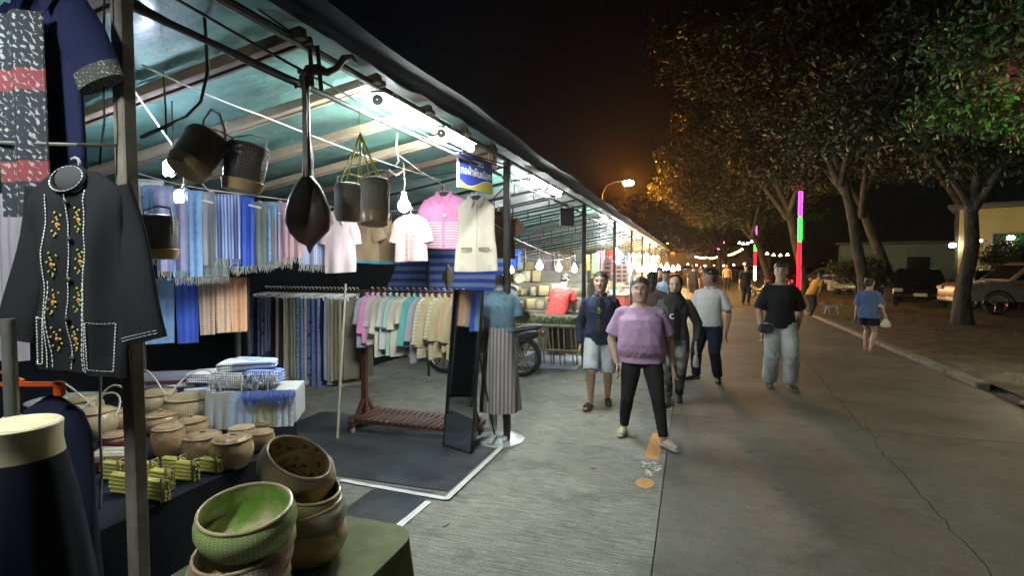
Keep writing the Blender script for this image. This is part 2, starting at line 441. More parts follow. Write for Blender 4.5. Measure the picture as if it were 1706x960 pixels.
def canopy(i, y0, y1):
    near = y0 < 9
    lab = {0:'dark canopy frame over the pavement behind the camera', 1:'canopy frame beside the camera over the near basket table', 2:'green tarp canopy over the basket table and clothing racks, nearest of the row',
           3:'silver and green tarp canopy on thin trusses, over the winnowing trays'}.get(i-0, 'market canopy, %s bay beyond the silver tarp one' % ORD[max(0, i-4)])
    t = thing('stall_canopy', lab, 'canopy', (X_POST, y0, 0), group='market canopies in a row along the pavement')
    gap = .03
    # posts
    def post(x, y, w, m, h):
        mb = MB(); mb.box((x, y, h/2), (w, w, h), bev=.006); return mb.build('post', m, t, world=True)
    if y0 == 1.22:
        # nearest post: weathered square timber, a pale face toward the stall
        mb = MB(); mb.box((X_POST-.03, y0+.02, 1.32), (.046, .046, 2.64), bev=.005); mb.build('post', mat('weathered_post', (.22,.19,.165), .7, var=.55, vscale=9, bump=.6, bscale=50), t, world=True)
    else:
        post(X_POST, y0, .06, M_pole, 2.66)
    post(X_BACK, y0, .05, M_galv, roofz(X_BACK))
    # beams
    mb = MB(); mb.tube([(X_POST, y0+gap, 2.675), (X_POST, y1-gap, 2.675)], .02, 8)
    mb.tube([(X_POST-.05, y0+gap, 2.52), (X_POST-.05, y1-gap, 2.53)], .014, 8)
    mb.build('edge_beam', M_pole, t, world=True)
    mb = MB(); mb.tube([(X_BACK, y0+gap, roofz(X_BACK)-.02), (X_BACK, y1-gap, roofz(X_BACK)-.02)], .02, 8); mb.build('back_beam', M_galv, t, world=True)
    # rafters
    if y0 in (1.22, -2.4, -6.0):
        n = 6
        for k in range(n):
            y = y0 + .08 + (y1-y0)*(k+.12)/n
            a = Vector((X_POST+.05, y, roofz(X_POST)-.035)); b = Vector((X_BACK, y, roofz(X_BACK)-.035))
            mb = MB(); mb.bar(a, b, .045, .05); mb.bar(a+Vector((0,.05,-.012)), b+Vector((0,.05,-.012)), .02, .03); mb.build('rafter', M_woodL if k in (2, 3, 4) else M_wood, t, world=True)
    else:
        n = 5 if near else 3
        for k in range(n):
            y = y0+(y1-y0)*(k+.4)/n; mb = MB()
            za, zb = roofz(X_POST)-.04, roofz(X_BACK)-.04
            mb.tube([(X_POST, y, za), (X_BACK, y, zb)], .013, 6); mb.tube([(X_POST, y, za-.16), (X_BACK, y, zb-.16)], .013, 6)
            for q in range(6):
                f = (q+.5)/6; x = X_POST+(X_BACK-X_POST)*f; z = za+(zb-za)*f; mb.tube([(x, y, z), (x, y, z-.16)], .009, 6)
            mb.build('truss', M_pole, t, world=True)
    # roof tarp, sagging between rafters
    m = M_tarp if y0 < 4 else (M_tarpS if i % 2 else M_tarp)
    nr = 6
    def fn(u, v):
        x = X_POST+.03+(X_BACK-.15-X_POST)*u; y = y0+(y1-y0)*v
        ph = ((v*nr-.12) % 1.0)
        return Vector((x, y, roofz(x)+.005+.03*sin(pi*ph)*(1 if ph > 0 else 0)*-0.6+.03+.025*noise.noise(Vector((x*2.2, y*1.8, i))) + .012*noise.noise(Vector((x*9, y*3, i+5)))))
    mb = MB(); mb.sheet(fn, 44 if near else 12, 60 if near else 12, .004); mb.build('roof_tarp', m, t, world=True)
    # overhang flap beyond the beam
    def fo(u, v):
        x = X_POST+.02+.27*u; y = y0+(y1-y0)*v
        return Vector((x+.02*noise.noise(Vector((y*1.5, 0, 4)))*u, y, 2.765+.012*u*sin(y*2.1)+.012*noise.noise(Vector((x*3, y*1.3, 0)))-.03*u*u))
    mb = MB(); mb.sheet(fo, 8, 40 if near else 12, .004); mb.build('overhang_tarp', M_tarpD, t, world=True)
    # back wall tarp
    def fb(u, v):
        y = y0+(y1-y0)*u; z = .05+(roofz(X_BACK)-.1)*v
        return Vector((X_BACK-.04+.03*sin(y*6)*(1-v)+.02*noise.noise(Vector((y*3, z*2, 2))), y, z))
    mb = MB(); mb.sheet(fb, 24, 10, .004); mb.build('back_tarp', M_tarpD if y0 < 5 else mat('grey_back_tarp', (.16,.155,.15), .8, kind='noise', col2=(.08,.1,.14), scale=2), t, world=True)
    return t
for i, (a, b) in enumerate(zip(BAYS[:-1], BAYS[1:])): canopy(i, a, b)

# LED tube lamps on the front beams
def tube_lamp(y, L_=.6, label='', x=X_POST+.075, z=2.565, m=None):
    t = thing('tube_lamp', label, 'tube light', (x, y, z), group='tube lights under the canopy edge')
    mb = MB(); mb.tube([(0, .02, 0), (0, L_-.02, 0)], .024, 10); mb.build('light_tube', m or tubes_mat(), t)
    mb = MB(); mb.box((.0, L_/2, .040), (.085, L_+.01, .012), M=Matrix.Rotation(radians(6), 4, 'Y'), bev=.003); mb.build('tube_housing', mat('white_plastic', (.75,.76,.74), .4), t)
    for yy in (.008, L_-.008):
        mb = MB(); mb.lathe([(.001,-.012),(.028,-.012),(.028,.012),(.001,.012)], 12, (0, yy, 0), M=Matrix.Rotation(pi/2, 3, 'X')); mb.build('end_cap', mat('white_plastic', 0), t)
    for yy in (.14, L_-.14):
        mb = MB(); mb.tube([(0,yy,.01),(-.005,yy+.01,.05),(.0,yy+.03,.085),(.01,yy+.05,.07),(.005,yy+.06,.02)], .004, 6); mb.build('wire_clip', mat('white_plastic', 0), t)
    return t
for y, L_, lb in ((2.51, .68, 'longest bright tube light, at the front edge above the hanging lute and yellow cords'), (3.28, .52, 'bright tube light right above the blue shop sign'),
                  (5.30, .60, 'bright tube light just past the second canopy post'), (6.02, .62, 'tube light on the second canopy, farther of its pair'),
                  (.0, .6, 'added tube light out of view beside the camera, lighting the foreground goods'),  # unseen tube, added to light the foreground
                  (10.0, .6, 'single tube light past the third canopy post'), (13.1, .6, 'tube light on the fourth canopy past the third post'), (17.0, .6, 'tube light on the fifth canopy along the row'),
                  (21.2, .6, 'tube light on the sixth canopy along the row'), (25.6, .6, 'tube light on the seventh canopy along the row')):
    tube_lamp(y, L_, lb)
M_bulb = lamp_mat('bulb_glow', (.92,.98,1.0), 170)
M_bulbB = lamp_mat('cool_lamp_glow', (.66,.78,1.0), 380)
M_bulbW = lamp_mat('warm_bulb_glow', (1.0,.62,.28), 320)
M_cap = mat('lamp_cap', (.7,.7,.68), .4)
def bulb(p, r, label, top=None, m=None, group='bare bulbs hanging in the stalls'):
    t = thing('bulb_lamp', label, 'hanging bulb', p, group=group)
    mb = MB(); mb.lathe([(.004,-r),(r*.5,-r*.88),(r*.85,-r*.5),(r,0),(r*.85,r*.5),(r*.55,r*.95),(r*.42,r*1.3)], 14); mb.build('bulb', m or M_bulb, t)
    mb = MB(); mb.lathe([(r*.44,r*1.3),(r*.46,r*1.5),(r*.42,r*2.2),(r*.2,r*2.35)], 10, cap=True); mb.build('socket', M_cap, t)
    h = (top or p[2]+.5)-p[2]
    mb = MB(); mb.tube([(0,0,r*2.3), (.006,.004,h*.5), (0,0,h)], .004, 6); mb.build('cord', M_rope, t)
    return t
bulb(pt(673, 343, d=4.0), .046, 'white bulb hanging in front of the pink ikat shirt', top=2.45)
# two rectangular emergency lamps
for u, v, d, w, h, lb in ((278, 279, 2.75, .115, .075, 'upper square cool-white work lamp left of the two large baskets'), (296, 327, 2.9, .10, .062, 'lower square cool-white work lamp before the blue shawls')):
    p = pt(u, v, d=d); t = thing('work_lamp', lb, 'work lamp', p, rz=-.55, group='cool work lamps at the back of the stall')
    mb = MB(); mb.box((0,0,0), (w,.02,h), bev=.02); mb.build('lens', M_bulbB, t)
    mb = MB(); mb.box((0,.025,0), (w*1.08,.03,h*1.12), bev=.012); mb.build('housing', mat('lamp_body', (.25,.27,.32), .4), t)
    mb = MB(); mb.tube([(-w*.5,.02,0),(-w*.55,.03,h*.9),(0,.03,h*1.2),(w*.55,.03,h*.9),(w*.5,.02,0)], .004, 6); mb.tube([(0,.03,h*1.2),(0,.03,h*1.2+.25)], .004, 6); mb.build('bracket', M_cable, t)

# ================================================================== ropes and cables
def sag(a, b, s=.05, n=14):
    a, b = Vector(a), Vector(b)
    return [a.lerp(b, i/n)+Vector((0,0,-s*4*(i/n)*(1-i/n))) for i in range(n+1)]
def rope(name, pts, r, m, label, cat='rope'):
    mb = MB(); mb.tube(pts, r, 6); o = mb.build(name, m); tag(o, label, cat); return o
rope('cable', sag(pt(190, -20, d=1.66), pt(556, 165, d=2.72), .03)+sag(pt(556, 165, d=2.72), pt(846, 275, d=5.0), .03)[1:], .006, M_cable, 'black cable running from the near post past the lute to the second post', 'cable')
rope('cable', sag(pt(330, -60, d=2.0), pt(520, 75, d=2.5), .01)+sag(pt(520, 75, d=2.5), pt(612, 133, d=2.9), .01)[1:], .005, M_cable, 'black cable close under the front beam above the lute', 'cable')
rope('line', sag(pt(237, 108, d=2.1), pt(435, 192, d=3.0), .01)+sag(pt(435, 192, d=3.0), pt(735, 300, d=5.0), .02)[1:], .004, M_rope, 'pale cord stretched across the stall behind the lute neck')
rope('line', [pt(660, 255, d=4.2), pt(700, 285, d=4.5), pt(745, 312, d=5.0), pt(800, 355, d=5.2), pt(845, 388, d=5.3)], .004, M_rope, 'pale cord crossing above the pink shirt toward the post')
rope('cable', [pt(338, -10, d=2.2), pt(343, 60, d=2.2), pt(346, 120, d=2.2), pt(335, 170, d=2.15), pt(310, 195, d=2.1), pt(270, 213, d=1.95), pt(236, 228, d=1.8)], .007, M_cable, 'thick black cable drooping in a hook shape beside the near post', 'cable')
rope('cable', [pt(174, -10, d=1.62), pt(172, 120, d=1.62), pt(174, 200, d=1.62), pt(168, 245, d=1.62), pt(166, 275, d=1.62)], .003, M_cable, 'thin dark wire hanging left of the near post above the black shirt', 'cable')
rope('line', [pt(272, 120, d=2.4), pt(276, 180, d=2.4), pt(277, 225, d=2.4)], .004, M_cable, 'short dark string hanging from the roof above the work lamps')
rope('cable', [pt(168, 610, d=1.75), pt(166, 700, d=1.75), pt(170, 790, d=1.78), pt(166, 850, d=1.8)], .004, M_rope, 'thin pale wire dangling below the black embroidered shirt', 'cable')
rope('line', sag(pt(846, 392, d=5.3), pt(980, 440, d=9.2), .05)+sag(pt(980, 440, d=9.2), pt(1060, 425, d=14), .05)[1:], .006, M_rope, 'pale electric line sagging behind the second post over the trays', 'cable')
rope('line', sag(pt(846, 420, d=8), pt(960, 425, d=11), .12), .007, M_rope, 'white cord sagging over the three bulbs in the tray stall', 'cable')
rope('line', [pt(662, 222, d=4.0), pt(660, 245, d=4.0), pt(664, 268, d=4.0), pt(658, 276, d=4.0)], .007, M_rope, 'knotted white plastic string hanging from the roof left of the pink shirt')
rope('line', [pt(648, 282, d=4.1), pt(660, 292, d=4.1), pt(672, 284, d=4.1)], .006, M_rope, 'bent bit of white wire on the cord above the round bulb')
for k, (u, v, d, l, lb) in enumerate(((430, 40, 2.4, .16, 'black strap hanging from the roof left of the lute head'), (520, 300, 3.6, .22, 'thin string hanging from a rafter behind the lute'), (720, 262, 4.3, .14, 'short white string hanging above the pink striped shirt'),
      (600, 250, 3.9, .10, 'short grey string behind the yellow cords'), (890, 330, 6.5, .25, 'slanting black cord just past the second post'), (375, 205, 3.3, .14, 'dark string hanging above the right large basket'))):
    p = pt(u, v, d=d); rope('cord', [p+Vector((0,0,l)), p+Vector((.012,.0,l*.5)), p+Vector((-.004,.01,0)), p+Vector((.01,.0,-.02))], .012 if k == 0 else .004, M_cable if k % 2 == 0 else M_rope, lb)
rope('cable', sag((X_POST-.02, 1.4, 2.60), (X_POST-.02, 4.8, 2.60), .05)+sag((X_POST-.02, 4.8, 2.60), (X_POST-.02, 8.7, 2.60), .07)[1:], .006, M_cable, 'black power cable sagging along the front canopy beam', 'cable')
rope('cable', sag((X_POST-.4, 1.4, 2.55), (-4.6, 4.6, 2.16), .08), .005, M_rope, 'white power cord crossing under the green tarp toward the back', 'cable')
rope('cable', sag((X_POST-.1, 4.7, 2.60), (-4.4, 2.4, 2.18), .10), .005, M_cable, 'black power cord crossing under the green tarp from the second post', 'cable')
rope('cable', sag((X_POST, 4.84, 2.45), (-4.4, 8.6, 2.1), .12), .006, M_cable, 'black cord crossing under the silver tarp', 'cable')
# ribbons tied at the second post
for i, (u, v, col, lb) in enumerate(((812, 262, (.55,.36,.26), 'bundle of brown plastic bags tied beside the second post'),)):
    t = thing('bag_bundle', lb, 'plastic bags', pt(u, v, d=5.0))
    mb = MB()
    for k in range(7):
        a = random.uniform(-1, 1)
        mb.sheet(lambda s_, v_: Vector(((s_-.5)*.14*(1-.6*v_)+a*.10*v_, .02*sin(9*s_+k)+.01*k, .06-.17*v_+.02*sin(7*s_+k*2))), 6, 5, .002)
    mb.build('folded_bags', mat('brown_plastic', col, .35, coat=.3), t)

# ================================================================== garments
M_hang = mat('white_hanger', (.85,.85,.83), .4)
M_hangW = mat('wood_hanger', (.5,.34,.18), .5)
def spow(x, p): return math.copysign(abs(x)**p, x)
def hanger_mb(w=.36, drop=.10, r=.0055):
    mb = MB()
    hook = [(.0, 0, -.05), (0,0,-.03)] + [(.016*sin(a)-.0, 0, -.012+.016*(1-cos(a))-.004) for a in [0, .8, 1.6, 2.4, 3.1, 3.9]]
    mb.tube(hook, r*.8, 6)
    mb.tube([(-w/2,0,-.05-drop*.8),(-w*.25,0,-.05-drop*.3),(0,0,-.05),(w*.25,0,-.05-drop*.3),(w/2,0,-.05-drop*.8)], r*1.6, 6)
    return mb
def shirt(name, label, cat, loc, rz, W_=.42, L_=.60, sleeve=.22, sw=.085, ang=25, m=None, m2=None, collar=True, group=None, placket=None,
          pockets=None, hem=None, hm=None, yoke=None, seed=0, flare=1.0, cuffs=None, thick=.05, stand=False, hw=True, neckw=.075):
    t = thing(name, label, cat, loc, rz, group)
    if hw: hanger_mb(W_*.8).build('hanger', hm or M_hang, t)
    z0 = -.055; n = 64; rings = []
    def hwf(f):      # half width at fraction f of length
        if f < .02: return neckw
        if f < .12: return neckw+(W_/2-neckw)*min(1, ((f-.02)/.10))**.7
        return W_/2*(1-.07*math.exp(-((f-.45)/.2)**2))*(1+(flare-1)*f)
    fs = [0,.015,.04,.07,.10,.13,.18,.24,.3,.38,.46,.54,.62,.7,.78,.86,.93,.985,1]
    for f in fs:
        a_ = hwf(f); th = thick*(.35+.65*min(1, f/.2)); ring = []
        for j in range(n):
            a = 2*pi*j/n; x = a_*spow(cos(a), .75); y = th/2*spow(sin(a), .8)
            fold = (.012+.016*f)*(noise.noise(Vector((x*9+seed, f*1.1+seed, seed*1.7)))+.6*sin(x*34+seed*2+f*.8)*f*.6)
            y += fold*min(1, f*4)
            z = z0 - L_*f - .012*sin(x*5+seed)*f
            ring.append(Vector((x, y, z)))
        rings.append(ring)
    # a hem that turns inward so the garment reads as hollow cloth
    last = rings[-1]; c = sum(last, Vector())/n
    rings.append([c+(p-c)*.96+Vector((0,0,.004)) for p in last]); rings.append([c+(p-c)*.9+Vector((0,0,.06)) for p in last])
    mb = MB(); mb.loft(rings, cap=True); mb.build('shirt_body', m, t)
    for s_ in (-1, 1) if sleeve > 0 else ():
        a = radians(ang); dx = sin(a)*s_; dz = -cos(a)
        p0 = Vector((s_*(W_/2-.045), 0, z0-.055-L_*.03)); pts = []; rr = []
        for k in range(9):
            f = k/8; pts.append(p0+Vector((dx*sleeve*f*1.0, .006*sin(6*f+seed), dz*sleeve*f-.00*f))); rr.append(sw*(.8+.2*min(1,f*3))*(1-.05*sin(5*f+seed)))
        mb = MB(); mb.tube(pts, rr, 20, flat=.38, up=(1,0,0)); q = pts[-1]
        sl = mb.build('sleeve', m2 or m, t)
        if cuffs:
            mb = MB(); e = Vector((dx, 0, dz)); mb.tube([q-e*.045, q+e*.004], [rr[-1]*1.03]*2, 20, flat=.42, up=(1,0,0)); mb.build('cuff', cuffs, sl)
    if collar:
        mb = MB()
        if stand: mb.tube([Vector(((neckw+.004)*cos(a), .028*sin(a)+.003, z0+.0+.02*sin(a))) for a in [2*pi*k/20 for k in range(21)]], .009, 8, flat=2.0)
        else:
            mb.tube([Vector(((neckw*.9)*cos(a), .022*sin(a)+.004, z0+.006+.012*sin(a))) for a in [-.2+3.5*k/14 for k in range(15)]], .007, 8, flat=1.8)
            for s_ in (-1, 1):
                A_ = Vector((s_*neckw*.86, -.004, z0+.020)); B2 = Vector((s_*.012, -thick*.5-.012, z0-.045))
                mb.sheet(lambda u, v: A_.lerp(B2, u)+Vector((s_*.012*(1-u)+s_*.018*u, -.006*sin(pi*v)-.004, -.012-.026*u))*v*1.6, 6, 4, .004)
        mb.build('collar', m2 or m, t)
        mb = MB(); mb.ell((0, -.004, z0-.008), (neckw*.85, thick*.36, .022), 16, 8); mb.build('neck_shade', mat('neck_shade_grey', (.05,.05,.055), .9), t)  # dark blob put in for the shade inside the neck opening
    if placket:
        mb = MB(); mb.sheet(lambda u, v: Vector(((u-.5)*.022, -thick*.5-.006-.014*min(1, v*2.5), z0-.07-(L_-.09)*v)), 2, 14, .003); mb.build('placket', placket, t)
    if yoke:
        mb = MB(); mb.sheet(lambda u, v: Vector(((u-.5)*W_*.93*(1-.35*(1-v)**2), -thick*.5-.008-.01*v, z0-.035-.13*v-.03*abs(u-.5)*(1-v)*3)), 10, 5, .003); mb.build('yoke', yoke, t)
    if pockets:
        for s_ in (-1, 1):
            mb = MB(); mb.box((s_*W_*.24, -thick*.5-.026, z0-L_*.70), (W_*.30, .005, .018), bev=.002); mb.build('pocket_flap', pockets, t)
    if hem:
        mb = MB(); rr_ = []
        for f in (.925, .995):
            r0 = []
            for j in range(n):
                a = 2*pi*j/n; r0.append(None)
            k_ = 16 if f < .95 else 18
            src = rings[k_]; c = sum(src, Vector())/n; r0 = [c+(p-c)*1.02+Vector((0, (p.y-c.y)*.06, 0)) for p in src]; rr_.append(r0)
        mb.loft(rr_, cap=False); mb.build('hem_band', hem, t)
    return t
def shawl(name, label, loc, rz, W_=.2, L_=.6, m=None, fringe=None, group=None, seed=0, back=.5, hanger=False, cat='shawl', folds=1.0, slant=0.0):
    """cloth folded over a line: front and back fall, real thickness"""
    t = thing(name, label, cat, loc, rz, group)
    def fn(u, v):
        s = (v*(L_*(1+back)))-L_*back   # arc length, negative = behind
        x = (u-.5)*W_*(1-.10*min(1,abs(s)/L_))
        w = .012*folds*min(1, abs(s)/.15)*(sin(u*9.5+seed+1.2*s)+.7*sin(u*21+seed*3))
        z = -abs(s)+.004; y = (-.012 if s > 0 else .012)*min(1, abs(s)/.01) + w - (.01 if s > 0 else 0) 
        if s > 0: z += slant*(u-.5)*s/L_
        return Vector((x, y, z))
    mb = MB(); mb.sheet(fn, 22, 30, .004); mb.build('cloth', m, t)
    if fringe:
        mb = MB(); nfr = int(W_/.011)
        for k in range(nfr):
            u = (k+.5)/nfr; p = fn(u, 1); l = random.uniform(.045, .07)
            mb.tube([p+Vector((0,0,.005)), p+Vector((random.uniform(-.004,.004), random.uniform(-.006,.006), -l*.5)), p+Vector((random.uniform(-.01,.01), random.uniform(-.012,.012), -l))], [.003,.0025,.002], 4)
        mb.build('fringe', fringe, t)
    if hanger: hanger_mb(.34, .04).build('hanger', M_hang, t); 
    return t
def hanging_skirt(label, loc, rz, W_=.36, L_=.95, m=None, group=None, seed=0, nm='hanging_skirt'):
    t = thing(nm, label, 'skirt', loc, rz, group)
    n = 40; rings = []
    for i in range(11):
        f = i/10; ring = []
        for j in range(n):
            a = 2*pi*j/n; x = W_/2*(.93+.07*f)*spow(cos(a), .8); y = (.016+.008*f)*spow(sin(a), .8)
            y += .013*(.4+.6*f)*sin(x*30+seed*2.2)+.01*noise.noise(Vector((x*8, f*2, seed)))
            ring.append(Vector((x, y, -.10-L_*f+.006*sin(x*20+seed))))
        rings.append(ring)
    MB().loft(rings).build('cloth', m, t)
    h = hanger_mb(W_*.80, .035+.03*((seed*3) % 1), .0042); h.tube([(-W_*.38,0,-.10),(W_*.38,0,-.10)], .003, 6)
    for s_ in (-1, 1): h.box((s_*W_*.33,0,-.105), (.018,.034,.04), bev=.004)
    h.build('hanger', M_hang, t)
    return t
def cloth(name, c1, c2=None, kind='plain', scale=30, rough=.88, var=.18, **k):
    return mat(name, c1, rough, kind=kind, col2=c2, scale=scale, var=var, vscale=4, bump=.25, bscale=260, bdist=.002, spec=.22, **k)

# ---- near black embroidered shirt
M_blk = cloth('black_linen', (.013,.014,.017), var=.4)
SH = thing('embroidered_shirt', 'black long-sleeved shirt with white stitching and yellow flower embroidery, nearest the camera', 'shirt', pt(125, 272, d=1.50), rz=.12)
def blackshirt(t):
    W_, L_ = .312, .56; z0 = -.02; n = 72
    hanger_mb(.30, .09, .005).build('hanger', mat('grey_hanger', (.4,.42,.44), .4), t)
    def P(x, f):  # front surface
        hw = .05 if f < .01 else (.05+(W_/2-.05)*min(1, f/.10)**.75)
        hw *= (1-.06*math.exp(-((f-.4)/.2)**2))*(1+.10*f)
        return hw
    rings = []
    for f in [0,.012,.03,.06,.09,.13,.18,.25,.32,.4,.48,.56,.64,.72,.8,.88,.95,1]:
        hw = P(0, f); ring = []
        for j in range(n):
            a = 2*pi*j/n; x = hw*spow(cos(a), .72); y = (.028 if f > .1 else .018)*spow(sin(a), .8)
            y += min(1, f*4)*(.022*noise.noise(Vector((x*11, f*1.6, 3)))+.007*sin(x*45+f*3)*f+ .014*noise.noise(Vector((x*20, f*6, 5))))
            ring.append(Vector((x, y, z0-L_*f-.012*f*sin(x*7))))
        rings.append(ring)
    last = rings[-1]; c = sum(last, Vector())/n; rings.append([c+(p-c)*.9+Vector((0,0,.05)) for p in last])
    MB().loft(rings).build('shirt_body', M_blk, t)
    def front(x, f):
        hw = P(0, f); r_ = min(.999, abs(x)/hw); a = math.acos(spow(x/hw, 1/.72) if abs(x) < hw else math.copysign(1, x))
        y = -(.028 if f > .1 else .018)*abs(sin(a))**.8
        y += min(1, f*4)*(.022*noise.noise(Vector((x*11, f*1.6, 3)))+.007*sin(x*45+f*3)*f+ .014*noise.noise(Vector((x*20, f*6, 5))))
        return Vector((x, y-.0035, z0-L_*f-.012*f*sin(x*7)))
    for s_ in (-1, 1):
        pts = []; rr = []
        for k in range(10):
            f = k/9; pts.append(Vector((s_*(W_/2-.035+.095*f), (.01 if s_ > 0 else 0)+.01*sin(5*f), z0-.05-.42*f))); rr.append(.050+.017*f)
        MB().tube(pts, rr, 24, flat=.4, up=(1,0,0)).build('sleeve', M_blk, t)
    st = mat('white_stitch', (.75,.76,.74), .8)
    def stitches(par, name, line, step=.0085, ln=.0055, wd=.0018):
        mb = MB()
        for a, b in zip(line[:-1], line[1:]):
            d = b-a; k = max(1, int(d.length/step))
            for i in range(k):
                p = a+d*((i+.1)/k); q = a+d*((i+.1+ln/step)/k); mb.bar(p, q, wd*1.7, .0014)
        return mb.build(name, st, par)
    def col(x, f0, f1, n_=18, wob=0): return [front(x(f0+(f1-f0)*i/n_) if callable(x) else x, f0+(f1-f0)*i/n_) for i in range(n_+1)]
    stitches(t, 'stitching', col(lambda f: -.066-.004*f, .12, .99)); stitches(t, 'stitching', col(lambda f: .052+.004*f, .10, .99))
    stitches(t, 'stitching', col(lambda f: -.006, .12, .99)); stitches(t, 'stitching', col(lambda f: -.058, .55, .99))
    stitches(t, 'stitching', col(lambda f: .045, .55, .99))
    # pockets
    for x0, x1 in ((-.128, -.082), (.066, .135)):
        stitches(t, 'pocket', [front(x0, .97), front(x0, .74), front((x0+x1)/2, .745), front(x1, .74), front(x1, .97), front((x0+x1)/2, .975), front(x0, .97)])
    # neckline
    nl = [Vector((.054*sin(a)*-1, -.008-.024*(1+cos(a))/2, z0+.010-.072*(1+cos(a))/2)) for a in [(-pi+2*pi*k/24) for k in range(25)]]
    mb = MB(); mb.tube(nl, .0062, 8); cl = mb.build('collar', M_blk, t)
    stitches(cl, 'stitching', [p+Vector((0,-.008,0)) for p in nl])
    mb = MB(); mb.ell((0,-.016,z0-.027), (.050,.013,.035), 18, 10); mb.build('neck_shade', mat('neck_shade_grey', 0), t)  # solid dark ellipsoid drawn as the shaded hollow of the neck
    # embroidery sprigs
    gold = mat('gold_thread', (.62,.45,.10), .7); ora = mat('orange_thread', (.60,.20,.05), .7); grn = mat('green_thread', (.42,.45,.12), .7)
    for (x, f) in ((-.036,.27),(.022,.245),(-.040,.47),(.018,.45),(-.041,.655),(.018,.64),(-.041,.84),(.018,.83)):
        mb = MB()
        mb.cur = 0
        for k in range(11):
            ff = f+(k-5)*.0115; xx = x+.006*sin(k*1.3)
            p = front(xx+(.005 if k % 2 else -.005), ff); mb.cur = (0, 2, 0)[k % 3]
            mb.ell(p, (.0042, .0018, .0027), 8, 5, Matrix.Rotation(.7 if k % 2 else -.7, 3, 'Y'))
        mb.cur = 1; mb.ell(front(x, f), (.0062,.003,.0058), 10, 6)
        mb.build('flower_embroidery', [gold, ora, grn], t)
    for f in (.16,.34,.54,.73,.93):
        mb = MB(); mb.ell(front(-.001, f)+Vector((0,-.004,0)), (.0075,.004,.0075), 12, 6); mb.build('button', mat('dark_button', (.12,.12,.12), .25, metal=.5), t)
    for s_ in (-1, 1):
        pc = Vector((s_*(W_/2-.035+.095), .0, z0-.05-.42)); e = Vector((s_*.22, 0, -.97)).normalized(); sd = Vector((.97, 0, s_*.22)).normalized()
        for o_ in (.012, .02):
            stitches(t, 'cuff_stitching', [pc-e*o_+sd*q+Vector((0,-.027*max(0,1-(abs(q)/.067)**2)**.5-.004,0)) for q in [-.06+.012*k for k in range(11)]])
blackshirt(SH)
# ---- navy tunic high at the left edge
M_navy = cloth('navy_cotton', (.012,.015,.055), var=.3)
M_ethn = cloth('elephant_print', (.34,.34,.34), (.03,.035,.045), 'ikat', 22)
M_ethR = cloth('red_band_print', (.36,.31,.30), (.20,.05,.06), 'ikat', 22)
p = pt(72, -60, d=1.6)
t = shirt('tunic', 'navy blue tunic with a printed cuff, hanging at the top left corner', 'tunic', p, .25, W_=.24, L_=.62, sleeve=.24, sw=.075, ang=22, m=M_navy, cuffs=mat('silver_print', (.26,.26,.25), .8, kind='ikat', col2=(.05,.05,.05), scale=40), seed=3)
p = pt(28, 18, d=1.53)
t = thing('printed_cloth', 'cloth with black, white and red elephant bands hanging at the left edge', 'printed cloth', p, .2)
for k, (a, b, m) in enumerate(((0,.16,M_ethn), (.16,.22,M_ethR), (.22,.42,M_ethn), (.42,.48,M_ethR), (.48,.58,M_ethn))):
    MB().sheet(lambda u, v: Vector(((u-.5)*.15, .012*sin(u*9)+.001*k, -(a+(b-a)*v))), 12, 4, .004).build('band', m, t)
p = pt(8, 325, d=2.0)
shawl('lilac_cloth', 'pale lilac cloth hanging at the far left behind the black shirt', p, .3, .16, .62, cloth('lilac', (.42,.38,.44)), seed=4, cat='cloth')
# metal rod and hooks above the shirt
rope('rail', [pt(-40, 236, d=1.55), pt(128, 241, d=1.55), pt(236, 243, d=1.75)], .005, M_galv, 'thin metal rod the black shirt hangs from', 'rail')
# ---- left low: steel pole, orange hanger, navy trousers, half-body form
mb = MB(); a = pt(14, 545, d=1.32); mb.tube([(a.x, a.y, 0.0), (a.x, a.y, a.z-.22), ], .019, 14); mb.tube([(a.x, a.y, a.z-.22), (a.x, a.y, a.z+.02)], .015, 14)
tag(mb.build('rack_pole', M_galv), 'grey steel rack upright at the left edge below the black shirt', 'pole')
M_denim = cloth('dark_navy', (.010,.012,.030), var=.4)
p = pt(95, 640, d=1.62)
t = thing('orange_hanger', 'orange plastic clip hanger over dark navy trousers at the left', 'hanger', p, .15)
mb = MB(); mb.bar((-.20,0,-.008), (.015,-.0,0), .010, .014); mb.bar((-.2,0,.03), (-.12,0,.005), .008); mb.build('bar', mat('orange_plastic', (.80,.10,.02), .35, coat=.3), t)
mb = MB(); mb.box((.008,0,-.014), (.028,.022,.045), bev=.004); mb.build('clip', mat('orange_plastic', 0), t)
def folded_bulk(name, label, cat, c, size, m, seed=0, rz=0.):
    t = thing(name, label, cat, (c[0], c[1], c[2]), rz)
    n = 40; rings = []
    for i in range(13):
        f = i/12; ring = []
        k = (sin(pi*min(1, f*6)/2)**.6) if f < .17 else 1.0
        for j in range(n):
            a = 2*pi*j/n
            w = 1+.06*sin(5*a+seed+f*2)+.05*noise.noise(Vector((cos(a)*2, sin(a)*2, f*2+seed)))
            ring.append(Vector((size[0]/2*k*w*cos(a)*(1+.25*f), size[1]/2*k*w*sin(a)*(1+.25*f), -size[2]*f)))
        rings.append(ring)
    MB().loft(rings).build('cloth', m, t); return t
folded_bulk('navy_trousers', 'dark navy trousers hanging from the orange clip hanger', 'trousers', pt(90, 652, d=1.68), (.25,.10,.75), M_denim, 2, .1)
p = pt(28, 705, d=1.12); p2 = Vector((p.x, p.y, p.z))
t = thing('skirt_form', 'cream half-body display form wearing a dark navy skirt at the bottom left', 'display form', (p2.x, p2.y, 0))
top = p2.z
